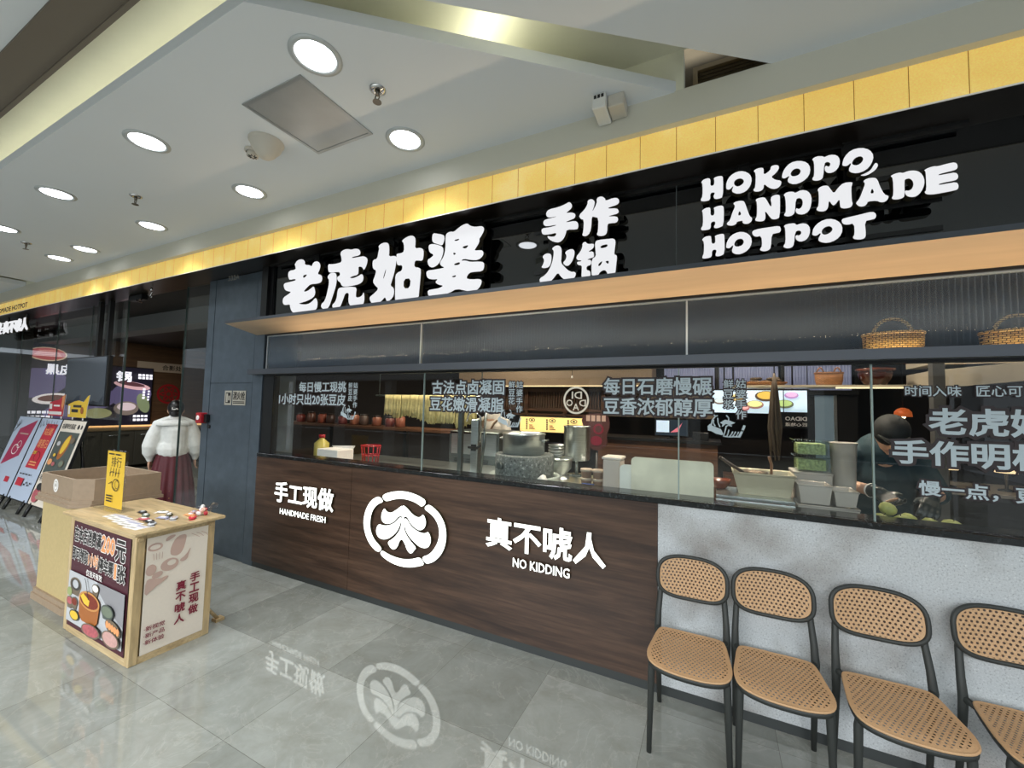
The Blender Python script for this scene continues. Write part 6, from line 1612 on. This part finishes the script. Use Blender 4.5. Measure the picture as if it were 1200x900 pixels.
# pendant
t = thing('pendant_lamp', (1.565, 5.0, 3.02), 'small orange pendant lamp glowing behind the cook', 'lamp')
mb = MB(); mb.tube([(1.565, 5.0, 1.72), (1.565, 5.0, 3.02)], 0.004, 6); obj('cord', mb, BLACK, t)
mb = MB(); mb.lathe([(0.066, 1.640), (0.060, 1.685), (0.040, 1.710), (0.012, 1.722)], (1.565, 5.0, 0), 28, cap=True); obj('lamp_shade', mb, mat('orange_shade', '#b8552a', 0.4, emit=0.5, ecol='#d0642c'), t)
mb = MB(); mb.blob((1.565, 5.0, 1.638), 0.02, 0.02, 0.014, 12, 8); obj('bulb', mb, mat('warm_bulb', '#ffe0b0', 0.4, emit=8), t)
# yellow menu light box, slatted panel, bulkhead
t = thing('menu_light_box', (-1.95, 5.5, 1.3), 'yellow lit menu box with small emblems behind the tall steel cylinder', 'menu board')
mb = MB(); mb.box(-2.58, -1.34, 5.5, 5.58, 1.29, 1.52, 0.004, 1); obj('case', mb, BLACK, t)
s = Sheet((-2.57, 5.499, 1.30), step=0.001); s.rect(0, 0, 1.22, 0.21, led('menu_yellow', '#ecd083', 0.95))
for x in (0.10, 0.42, 0.74):
    s.ell(x + 0.09, 0.165, 0.05, 0.03, PRINTDARK); s.ell(x + 0.09, 0.165, 0.038, 0.021, MATS['screen_x'] if 'screen_x' in MATS else led('menu_yellow', '#ecd083', 0.95)); s.ell(x + 0.09, 0.165, 0.02, 0.012, PRINTDARK)
    for k in range(5): s.rect(x, 0.03 + k * 0.032, x + 0.022, 0.055 + k * 0.032, PRINTDARK)
    for k in range(3): s.rect(x + 0.05, 0.035 + k * 0.025, x + 0.14 - 0.02 * k, 0.047 + k * 0.025, PRINTBROTH)
s.make('menu_face', t)
t = thing('slatted_screen', (-2.2, 5.65, 1.6), 'brown slatted wooden screen above the yellow menu box', 'screen')
mb = MB(); mb.box(-3.1, -1.35, 5.62, 5.66, 1.88, 1.93); mb.box(-3.1, -1.35, 5.62, 5.66, 1.60, 1.64); mb.box(-3.1, -1.35, 5.62, 5.66, 1.53, 1.56)
for x in (-3.1, -2.55, -1.95, -1.39): mb.box(x, x + 0.05, 5.61, 5.67, 1.53, 1.93)
obj('frame', mb, BROWNWOOD, t)
mb = MB()
for k in range(44): x = -3.06 + k * 0.0385; mb.box(x, x + 0.014, 5.63, 5.65, 1.63, 1.89)
obj('slats', mb, BROWNWOOD, t)
mb = MB(); mb.box(-3.3, 0.0, 5.70, 5.72, 1.55, 1.93); single('backing_panel', mb, mat('dim_tan', '#6a5a48', 0.7), (-2.2, 5.71, 1.55), 'dim tan panel behind the slatted screen', 'panel')
mb = MB(); mb.box(-3.6, -0.7, 5.40, 5.8, 1.96, 3.02); struct('trim_20', mb, mat('tan_bulkhead', '#7c6a55', 0.7, noise=0.06, nscale=3))
mb = MB(); mb.box(-3.6, -0.7, 5.39, 5.41, 1.945, 1.962); struct('trim_21', mb, mat('bulkhead_strip', '#d8c29a', 0.4, emit=0.8))
t = thing('pull_switch', (-1.62, 5.0, 3.02), 'thin pull cord with a white end hanging before the tan bulkhead', 'cord')
mb = MB(); mb.tube([(-1.62, 5.0, 2.06), (-1.62, 5.0, 3.02)], 0.003, 5); obj('cord', mb, BLACK, t)
mb = MB(); mb.lathe([(0.008, 2.03), (0.014, 2.035), (0.010, 2.06)], (-1.62, 5.0, 0), 12); obj('end_piece', mb, PRINTWHITE, t)
# round topped sign on a pole
t = thing('topper_sign', (-1.10, 4.2, 0), 'dark red cut out sign on a pole behind the tall steel cylinder', 'sign')
mb = MB(); mb.prism(chaikin([(-1.26, 1.50), (-1.22, 1.60), (-0.98, 1.60), (-0.95, 1.48), (-0.99, 1.38), (-0.97, 1.28), (-1.10, 1.20), (-1.18, 1.28), (-1.16, 1.40)], 1), 'y', 4.2, 4.212); obj('board', mb, mat('plum_board', '#4c2a28', 0.5), t)
s = Sheet((0, 4.199, 0), step=0.0008); s.ell(-1.07, 1.44, 0.055, 0.055, PRINTRED); s.ell(-1.07, 1.44, 0.035, 0.035, MATS['plum_board']); s.ell(-1.09, 1.32, 0.06, 0.05, PRINTRED)
for k in range(4): s.rect(-1.20 + k * 0.055, 1.52, -1.16 + k * 0.055, 1.58, PRINTTAN)
s.make('print', t)
mb = MB(); mb.tube([(-1.09, 4.22, 0.01), (-1.09, 4.22, 1.3)], 0.012, 8); mb.lathe([(0.14, 0.0), (0.14, 0.012), (0.02, 0.02)], (-1.09, 4.22, 0), 20); obj('pole', mb, BLACK, t)
# baskets on the shelf behind the reeded glass
mb = MB(); mb.box(-4.1, XR, 2.685, 3.02, 1.945, 1.972); single('upper_shelf', mb, mat('shelf_dark', '#3b3733', 0.4), (-1, 2.85, 1.945), 'dark shelf behind the reeded glass', 'shelf')
basket((0.862, 2.86, 1.972), 0.128, 0.112, WICKER, 'oval wicker basket with a hoop handle behind the reeded glass', 'big', group='baskets behind the reeded glass')
basket((1.34, 2.88, 1.972), 0.135, 0.10, WICKER, 'wicker basket behind the reeded glass cut by the right edge of the photo', 'big', group='baskets behind the reeded glass')
mb = MB(); mb.box(-4.1, XR, 2.664, 2.676, 1.973, 1.980); struct('trim_22', mb, mat('warm_strip', '#ffcf7a', 0.4, emit=2.5, ecol='#ffc873'))
mb = MB(); mb.box(-4.15, XR, 3.05, 3.10, 2.02, 3.02); struct('wall_upper_back', mb, mat('navy_board', '#232c38', 0.6))
mb = MB(); mb.prism([(1.15, 2.0), (2.3, 2.0), (2.3, 2.34)], 'y', 3.03, 3.048); struct('trim_23', mb, mat('beige_slope', '#a99d8c', 0.7))
for x, y, p in KITCHEN_FILL_LAMPS:  # unseen lamps added to light the shop interior
    z = 3.0
    t = thing('kitchen_fill_lamp', (x, y, 3.02), 'unseen added lamp in the dark shop ceiling', 'ceiling light', 'unseen added lamps in the dark shop ceiling')
    mb = MB(); mb.lathe([(0.06, 3.006), (0.06, 3.02)], (x, y, 0), 20); obj('diffuser', mb, mat('kitchen_fill_face', '#fff2da', 0.4, emit=6), t)
    area('lamp', (0, 0, -0.03), 0.14, p, (1.0, 0.86, 0.68), shape='DISK', parent=t)

# pale sloping bulkhead, pillar and dark post on the dining side
mb = MB(); mb.prism([(1.50, 1.86), (1.50, 2.0), (2.6, 2.12), (2.6, 1.99)], 'y', 4.2, 4.7); mb.box(1.5, 2.6, 4.25, 4.7, 2.05, 3.02); struct('trim_24', mb, mat('beige_bulkhead', '#a59b8a', 0.7))
mb = MB(); mb.box(1.405, 1.47, 3.95, 4.02, 0, 3.02); struct('wall_dining_pillar', mb, mat('grey_pillar', '#4b4a48', 0.5))
t = thing('dining_table', (2.0, 4.9, 0), 'pale dining table behind the large lettering at the right end', 'table')
mb = MB(); mb.box(1.62, 2.7, 4.6, 5.3, 1.02, 1.05, 0.004, 1); obj('tabletop', mb, mat('table_pale', '#8d857a', 0.4), t)
for x in (1.66, 2.62):
    for y in (4.64, 5.22):
        mb = MB(); mb.box(x, x + 0.04, y, y + 0.04, 0, 1.02); obj('leg', mb, BLACK, t)
for x, l in ((1.80, 'small warm table lamp on the pale dining table, left one'), (2.15, 'small warm table lamp on the pale dining table, right one')):
    t = thing('table_lamp', (x, 4.85, 1.05), l, 'lamp', 'small lamps on the dining table')
    mb = MB(); mb.lathe([(0.05, 0.0), (0.05, 0.01), (0.01, 0.02), (0.01, 0.16)], (x, 4.85, 1.05), 16); obj('base', mb, BLACK, t)
    mb = MB(); mb.lathe([(0.065, 0.15), (0.045, 0.23)], (x, 4.85, 1.05), 20); obj('lamp_shade', mb, mat('lamp_glow', '#e8c89a', 0.5, emit=1.6), t)
# ================================================================== PEOPLE
SKIN = mat('skin', '#c49a80', 0.5)
HAIR = mat('black_hair', '#0d0b0b', 0.35)
def remesh(o, vox, it=3):
    m = o.modifiers.new('join', 'REMESH'); m.mode = 'VOXEL'; m.voxel_size = vox; m.use_smooth_shade = True
    s = o.modifiers.new('soft', 'SMOOTH'); s.iterations = it; s.factor = 0.5
    return o
def limb(mb, pts, r, n=14, flat=1.0):
    mb.tube(pts, r, n, True, flat)
    rs = r if isinstance(r, (list, tuple)) else [r] * len(pts)
    for p, q in ((pts[0], rs[0]), (pts[-1], rs[-1])): mb.blob(p, q, q, q, 12, 8)
    return mb
def hand(mb, wrist, d, side, curl=0.5, s=1.0):
    """palm and five bent fingers; d = direction of the hand, side = towards the thumb"""
    w_ = Vector(wrist); d = Vector(d).normalized(); sd = Vector(side); sd = (sd - d * sd.dot(d)).normalized(); nn = d.cross(sd).normalized()
    a = w_; b = w_ + d * 0.085 * s
    for k in (-1.5, -0.5, 0.5, 1.5):
        mb.tube([a + sd * k * 0.010 * s, a + d * 0.04 * s + sd * k * 0.017 * s, b + sd * k * 0.019 * s], [0.016 * s, 0.015 * s, 0.012 * s], 8)
    for k, L in ((1.5, 0.070), (0.5, 0.080), (-0.5, 0.074), (-1.5, 0.058)):
        p0 = b + sd * k * 0.0195 * s
        p1 = p0 + (d * math.cos(curl * .5) + nn * math.sin(curl * .5)) * L * 0.45 * s + sd * k * 0.003 * s
        p2 = p1 + (d * math.cos(curl * 1.4) + nn * math.sin(curl * 1.4)) * L * 0.32 * s
        p3 = p2 + (d * math.cos(curl * 2.2) + nn * math.sin(curl * 2.2)) * L * 0.25 * s
        mb.tube([p0 - d * 0.01, p1, p2, p3], [0.0098 * s, 0.0092 * s, 0.0085 * s, 0.0068 * s], 8)
        mb.blob(p3, 0.0068 * s, 0.0068 * s, 0.0068 * s, 8, 5)
    t0 = a + d * 0.022 * s + sd * 0.022 * s
    t1 = t0 + (d * 0.7 + sd * 0.75 + nn * 0.2).normalized() * 0.035 * s
    t2 = t1 + (d * 0.9 + sd * 0.25 + nn * 0.3).normalized() * 0.030 * s
    mb.tube([t0, t1, t2], [0.013 * s, 0.0108 * s, 0.008 * s], 8); mb.blob(t2, 0.008 * s, 0.008 * s, 0.008 * s, 8, 5)
def head(mb, c, f, up=(0, 0, 1), s=1.0):
    c = Vector(c); f = Vector(f).normalized(); u = Vector(up); u = (u - f * u.dot(f)).normalized(); r = f.cross(u)
    R = Matrix((r, f, u)).transposed().to_4x4().to_euler()
    P = lambda x, y, z: c + r * x * s + f * y * s + u * z * s
    mb.blob(c, 0.074 * s, 0.092 * s, 0.112 * s, 18, 12, R)
    mb.blob(P(0, 0.028, -0.055), 0.055 * s, 0.058 * s, 0.058 * s, 14, 9, R)
    mb.tube([P(0, 0.082, 0.02), P(0, 0.100, -0.012), P(0, 0.106, -0.026), P(0, 0.086, -0.034)], [0.010 * s, 0.012 * s, 0.014 * s, 0.011 * s], 8)
    for sx in (-1, 1):
        mb.blob(P(sx * 0.032, 0.078, 0.012), 0.017 * s, 0.010 * s, 0.010 * s, 10, 6, R)
        mb.blob(P(sx * 0.074, -0.005, -0.01), 0.011 * s, 0.022 * s, 0.032 * s, 10, 7, R)
    mb.blob(P(0, 0.080, -0.058), 0.026 * s, 0.010 * s, 0.008 * s, 10, 6, R)
    mb.blob(P(0, 0.076, -0.090), 0.022 * s, 0.018 * s, 0.016 * s, 10, 6, R)
    return P, R
def face_parts(P, R, parent):
    mb = MB()
    for sx in (-1, 1): mb.blob(P(sx * 0.032, 0.086, 0.013), 0.010, 0.006, 0.006, 10, 6, R)
    obj('eyes', mb, HAIR, parent)
    mb = MB()
    for sx in (-1, 1): mb.tube([P(sx * 0.016, 0.090, 0.032), P(sx * 0.034, 0.087, 0.037), P(sx * 0.050, 0.076, 0.031)], 0.0035, 6)
    obj('eyebrows', mb, HAIR, parent)
    mb = MB(); mb.tube([P(-0.022, 0.083, -0.057), P(0, 0.091, -0.058), P(0.022, 0.083, -0.057)], 0.004, 6)
    obj('mouth', mb, mat('lip', '#94584e', 0.5), parent)

# ---- woman at the entrance, seen from behind
wx, wy = -6.55, 2.98
ang = math.atan2(0.45, -0.89) - math.pi / 2       # she looks into the shop
W = Matrix.Translation((wx, wy, 0)) @ Matrix.Rotation(ang, 4, 'Z')
def WP(x, y, z): return W @ Vector((x, y, z))
t = thing('person', (wx, wy, 0), 'woman in a white blouse and long dark red skirt seen from behind at the entrance', 'person')
mb = MB()
fd = (W.to_3x3() @ Vector((0, 1, -0.05))).normalized()
P, R = head(mb, WP(0, 0.03, 1.505), fd, s=1.10)
limb(mb, [WP(0, 0.0, 1.32), WP(0, 0.01, 1.45)], [0.052, 0.046])
limb(mb, [WP(0, 0, 0.92), WP(0, 0, 1.10), WP(0, -0.01, 1.28), WP(0, 0, 1.34)], [0.135, 0.115, 0.13, 0.09], 18, 0.72)
for sx in (-1, 1):
    limb(mb, [WP(sx * 0.10, -0.01, 1.335), WP(sx * 0.165, -0.01, 1.315), WP(sx * 0.225, -0.03, 1.07), WP(sx * 0.235, 0.03, 0.84)], [0.05, 0.048, 0.037, 0.024])
    hand(mb, WP(sx * 0.235, 0.035, 0.83), (W.to_3x3() @ Vector((0.0, 0.12, -1))), (W.to_3x3() @ Vector((-sx * 0.3, 1, 0))), 0.45, 0.92)
    limb(mb, [WP(sx * 0.085, 0, 0.90), WP(sx * 0.095, 0.01, 0.48), WP(sx * 0.095, -0.02, 0.09)], [0.085, 0.052, 0.036])
    limb(mb, [WP(sx * 0.095, -0.04, 0.045), WP(sx * 0.10, 0.13, 0.035)], [0.034, 0.03])
b = remesh(obj('body', mb, SKIN, t), 0.0075, 3)
face_parts(P, R, t)
mb = MB(); mb.blob(P(0, -0.018, 0.022), 0.092, 0.102, 0.112, 20, 12, R); mb.blob(P(0, -0.075, -0.045), 0.07, 0.055, 0.055, 16, 10, R); mb.blob(P(0, -0.105, 0.0), 0.05, 0.035, 0.045, 14, 9, R)
h = remesh(obj('hair', mb, HAIR, t), 0.007, 3)
mb = MB(); mb.tube([P(-0.03, -0.137, 0.025), P(-0.03, -0.140, 0.0), P(-0.005, -0.146, 0.0), P(0.01, -0.143, 0.01), P(0.025, -0.140, 0.0)], 0.006, 6); obj('hair_clip', mb, PRINTWHITE, h)
BLOUSE = mat('white_blouse', '#d5d6d2', 0.7, noise=0.06, nscale=25, bump=0.5)
mb = MB()
limb(mb, [WP(0, 0, 0.985), WP(0, 0, 1.08), WP(0, -0.015, 1.25), WP(0, -0.005, 1.33), WP(0, 0, 1.385)], [0.180, 0.180, 0.180, 0.15, 0.08], 20, 0.80)
for sx in (-1, 1):
    limb(mb, [WP(sx * 0.08, -0.01, 1.345), WP(sx * 0.155, -0.01, 1.31), WP(sx * 0.205, -0.02, 1.17), WP(sx * 0.235, -0.02, 1.03), WP(sx * 0.240, 0.01, 0.93), WP(sx * 0.238, 0.03, 0.868)], [0.070, 0.080, 0.082, 0.088, 0.075, 0.042], 16)
    limb(mb, [WP(sx * 0.240, 0.03, 0.875), WP(sx * 0.237, 0.034, 0.845)], [0.042, 0.036], 14)
bl = remesh(obj('blouse', mb, BLOUSE, t), 0.009, 3)
mb = MB(); mb.lathe([(0.062, 0.0), (0.058, 0.03), (0.052, 0.035)], (0, 0, 0), 24, cap=False)
for v in mb.bm.verts: v.co = WP(v.co.x, v.co.y, 1.378 + v.co.z)
for k in (-1, 1): mb.tube([WP(0, -0.062, 1.392), WP(k * 0.02, -0.075, 1.38), WP(k * 0.015, -0.10, 1.31)], 0.006, 6)
obj('collar_ribbon', mb, mat('ribbon_red', '#5a1720', 0.5), bl)
mb = MB()
ru = []
for j, (r_, z) in enumerate(((0.110, 1.388), (0.195, 1.345), (0.215, 1.300))):
    ru.append([mb.bm.verts.new(WP(r_ * math.cos(a) * (1 + 0.05 * math.sin(a * 14) * (j > 0)), r_ * 0.80 * math.sin(a) - 0.01, z)) for a in [2 * math.pi * k / 56 for k in range(56)]])
for A, B in zip(ru, ru[1:]):
    for k in range(56): mb.face([A[k], A[(k + 1) % 56], B[(k + 1) % 56], B[k]], True)
ob = obj('shoulder_ruffle', mb, BLOUSE, bl); sm = ob.modifiers.new('thick', 'SOLIDIFY'); sm.thickness = 0.004
mb = MB(); rows = []
for z, r_, am in ((1.035, 0.150, 0.0), (0.99, 0.152, 0.0), (0.80, 0.195, 0.02), (0.50, 0.235, 0.05), (0.12, 0.270, 0.07)):
    rows.append([mb.bm.verts.new(WP(r_ * (1 + am * math.sin(a * 16)) * math.cos(a), r_ * 0.84 * (1 + am * math.sin(a * 16)) * math.sin(a), z)) for a in [2 * math.pi * k / 128 for k in range(128)]])
for A, B in zip(rows, rows[1:]):
    for k in range(128): mb.face([A[k], A[(k + 1) % 128], B[(k + 1) % 128], B[k]], True)
sk = obj('skirt', mb, mat('dark_red_skirt', '#4d101b', 0.6, noise=0.12, nscale=14), t); sm = sk.modifiers.new('thick', 'SOLIDIFY'); sm.thickness = 0.006
mb = MB(); mb.lathe([(0.153, -0.022), (0.156, 0.0), (0.153, 0.022)], (0, 0, 0), 40, 1, 0.84, cap=False)
for v in mb.bm.verts: v.co = WP(v.co.x, v.co.y, 1.015 + v.co.z)
mb.box(-0.001, 0.001, -0.001, 0.001, 0, 0.001)
mb.bm.verts.ensure_lookup_table()
for v in list(mb.bm.verts)[-8:]: v.co = WP(v.co.x * 5, -0.13 + v.co.y, 1.01)
obj('waistband', mb, mat('waist_red', '#6d1522', 0.5), sk)
mb = MB()
for k in range(10): mb.tube([WP(0.0, -0.134 - 0.010 * k, 0.99 - k * 0.09), WP(0.0, -0.139 - 0.010 * k, 0.99 - k * 0.09)], 0.008, 8)
obj('buttons', mb, mat('gold_button', '#a8864a', 0.3, 0.7), sk)
mb = MB()
for sx in (-1, 1): limb(mb, [WP(sx * 0.095, -0.045, 0.045), WP(sx * 0.10, 0.06, 0.042), WP(sx * 0.102, 0.15, 0.034)], [0.042, 0.042, 0.032])
for v in mb.bm.verts: v.co.z = max(v.co.z, 0.002)
obj('shoes', mb, BLACK, t)

# ---- cook in teal bending over the pears
cx, cy = 0.985, 3.60
t = thing('person', (cx, cy, 0), 'cook in a dark teal shirt and black cap bending over the pears', 'person')
C_ = lambda x, y, z: Vector((cx + x, cy + y, z))
mb = MB()
fdir = Vector((-0.15, -0.85, -0.75)).normalized()
P, R = head(mb, C_(0.01, -0.22, 1.525), fdir, up=(0, -0.6, 0.8), s=0.95)
limb(mb, [C_(0.01, -0.06, 1.40), C_(0.02, -0.17, 1.49)], [0.06, 0.055])
limb(mb, [C_(0, 0.02, 0.85), C_(0, 0.02, 1.05), C_(0, -0.02, 1.25), C_(0.0, -0.05, 1.38)], [0.15, 0.145, 0.165, 0.13], 18, 0.72)
ARMS = {-1: [(-0.17, -0.06, 1.36), (-0.275, -0.14, 1.20), (-0.12, -0.48, 1.20)], 1: [(0.17, -0.06, 1.36), (0.235, -0.18, 1.17), (0.09, -0.50, 1.19)]}
for sx in (-1, 1):
    A = [C_(*p) for p in ARMS[sx]]
    limb(mb, A, [0.058, 0.046, 0.031])
    hand(mb, A[2], (A[2] - A[1]).normalized() + Vector((0.05 * sx, -0.1, -0.45)), Vector((-sx, -0.3, 0.2)), 0.6, 0.78)
    limb(mb, [C_(sx * 0.09, 0.02, 0.88), C_(sx * 0.10, 0.02, 0.48), C_(sx * 0.10, 0.05, 0.08)], [0.095, 0.062, 0.045])
    limb(mb, [C_(sx * 0.10, 0.05, 0.045), C_(sx * 0.11, -0.14, 0.04)], [0.04, 0.034])
remesh(obj('body', mb, SKIN, t), 0.0085, 3)
face_parts(P, R, t)
TEAL = mat('teal_cloth', '#15323c', 0.75, noise=0.15, nscale=9)
mb = MB()
limb(mb, [C_(0, 0.02, 0.80), C_(0, 0.02, 1.05), C_(0, -0.02, 1.26), C_(0.0, -0.055, 1.40)], [0.185, 0.180, 0.205, 0.135], 20, 0.75)
for sx in (-1, 1):
    A = [C_(*p) for p in ARMS[sx]]
    limb(mb, [C_(sx * 0.10, -0.05, 1.38), A[0], A[0].lerp(A[1], 0.8), A[1], A[1].lerp(A[2], 0.12)], [0.085, 0.085, 0.072, 0.066, 0.055])
remesh(obj('shirt', mb, TEAL, t), 0.010, 3)
mb = MB()
for sx in (-1, 1):
    limb(mb, [C_(sx * 0.09, 0.02, 0.88), C_(sx * 0.10, 0.02, 0.48), C_(sx * 0.10, 0.05, 0.10)], [0.115, 0.085, 0.07])
remesh(obj('trousers', mb, BLACK, t), 0.014, 2)
mb = MB()
for sx in (-1, 1):
    limb(mb, [C_(sx * 0.10, 0.06, 0.05), C_(sx * 0.11, -0.16, 0.045)], [0.048, 0.042])
obj('shoes', mb, BLACK, t)
mb = MB(); mb.blob(P(0, -0.01, 0.035), 0.092, 0.108, 0.10, 20, 12, R)
remesh(obj('cap', mb, mat('black_cap', '#101314', 0.7), t), 0.008, 2)
mb = MB(); mb.tube([P(-0.078, 0.07, 0.05), P(0, 0.135, 0.045), P(0.078, 0.07, 0.05)], [0.010, 0.014, 0.010], 8); mb.poly([P(-0.078, 0.07, 0.052), P(-0.04, 0.125, 0.05), P(0, 0.148, 0.048), P(0.04, 0.125, 0.05), P(0.078, 0.07, 0.052), P(0, 0.06, 0.062)]); obj('cap_peak', mb, MATS['black_cap'], t)
GLOVE = mat('dark_glove', '#1d2426', 0.35)
mb = MB()
for sx in (-1, 1):
    A = [C_(*p) for p in ARMS[sx]]
    limb(mb, [A[1].lerp(A[2], 0.86), A[2]], [0.037, 0.034])
    hand(mb, A[2], (A[2] - A[1]).normalized() + Vector((0.05 * sx, -0.1, -0.45)), Vector((-sx, -0.3, 0.2)), 0.6, 1.10)
remesh(obj('gloves', mb, GLOVE, t), 0.006, 2)
mb = MB()
A = [C_(*p) for p in ARMS[-1]]
mb.lathe([(0.040, -0.006), (0.043, 0.0), (0.040, 0.006)], (0, 0, 0), 20, cap=False)
dirn = (A[2] - A[1]).normalized(); q = dirn.to_track_quat('Z', 'Y'); pc = A[1].lerp(A[2], 0.84)
for v in mb.bm.verts: v.co = pc + q @ v.co
obj('bracelet', mb, PRINTWHITE, t)

# ---- cook in white further back, behind the lettering
cx, cy = -2.78, 5.05
t = thing('person', (cx, cy, 0), 'cook in a white coat, brown apron straps and blue cap behind the mill stone', 'person')
mb = MB()
fdir = Vector((0.45, -0.85, -0.25)).normalized()
P, R = head(mb, C_(0, -0.04, 1.65), fdir)
limb(mb, [C_(0, 0, 1.46), C_(0, -0.01, 1.58)], [0.06, 0.055])
limb(mb, [C_(0, 0, 0.95), C_(0, 0, 1.15), C_(0, 0, 1.36), C_(0, 0, 1.46)], [0.155, 0.145, 0.165, 0.12], 18, 0.72)
ARM2 = {-1: [(-0.185, 0, 1.43), (-0.26, -0.04, 1.16), (-0.16, -0.28, 1.10)], 1: [(0.185, 0, 1.43), (0.27, -0.05, 1.17), (0.14, -0.28, 1.14)]}
for sx in (-1, 1):
    A = [C_(*p) for p in ARM2[sx]]
    limb(mb, A, [0.056, 0.045, 0.031]); hand(mb, A[2], (A[2] - A[1]), Vector((-sx, -0.2, 0.5)), 0.5)
    limb(mb, [C_(sx * 0.09, 0, 0.96), C_(sx * 0.10, -0.01, 0.52), C_(sx * 0.10, 0.03, 0.09)], [0.10, 0.064, 0.045])
    limb(mb, [C_(sx * 0.10, 0.04, 0.045), C_(sx * 0.11, -0.14, 0.04)], [0.04, 0.034])
remesh(obj('body', mb, SKIN, t), 0.009, 3)
face_parts(P, R, t)
COAT = mat('white_coat', '#c9c4bb', 0.7, noise=0.06, nscale=8)
mb = MB()
limb(mb, [C_(0, 0, 0.85), C_(0, 0, 1.15), C_(0, 0, 1.38), C_(0, 0, 1.49)], [0.20, 0.185, 0.20, 0.12], 20, 0.75)
for sx in (-1, 1):
    A = [C_(*p) for p in ARM2[sx]]
    limb(mb, [C_(sx * 0.1, 0, 1.44), A[0], A[1], A[1].lerp(A[2], 0.85)], [0.08, 0.082, 0.068, 0.05])
ct = remesh(obj('coat', mb, COAT, t), 0.010, 3)
mb = MB()
for sx in (-1, 1): mb.tube([C_(sx * 0.12, 0.02, 1.505), C_(sx * 0.09, -0.135, 1.42), C_(sx * 0.04, -0.165, 1.30), C_(0, -0.165, 1.22)], 0.014, 8)
mb.tube([C_(0, -0.165, 1.23), C_(0, -0.16, 0.98)], 0.016, 8)
obj('apron_straps', mb, mat('brown_strap', '#5a4632', 0.6), ct)
mb = MB()
for sx in (-1, 1): limb(mb, [C_(sx * 0.09, 0, 0.92), C_(sx * 0.10, -0.01, 0.52), C_(sx * 0.10, 0.03, 0.11)], [0.12, 0.085, 0.07])
remesh(obj('trousers', mb, BLACK, t), 0.014, 2)
mb = MB()
for sx in (-1, 1): limb(mb, [C_(sx * 0.10, 0.05, 0.05), C_(sx * 0.11, -0.15, 0.045)], [0.048, 0.042])
obj('shoes', mb, BLACK, t)
mb = MB(); mb.blob(P(0, -0.01, 0.04), 0.090, 0.106, 0.092, 20, 12, R); mb.tube([P(-0.07, 0.07, 0.05), P(0, 0.14, 0.05), P(0.07, 0.07, 0.05)], [0.01, 0.012, 0.01], 8); remesh(obj('cap', mb, mat('blue_cap', '#223050', 0.7), t), 0.008, 2)
mb = MB(); mb.blob(P(0, 0.048, -0.06), 0.060, 0.060, 0.048, 16, 9, R); obj('face_mask', mb, mat('blue_mask', '#2c3f66', 0.7), t)
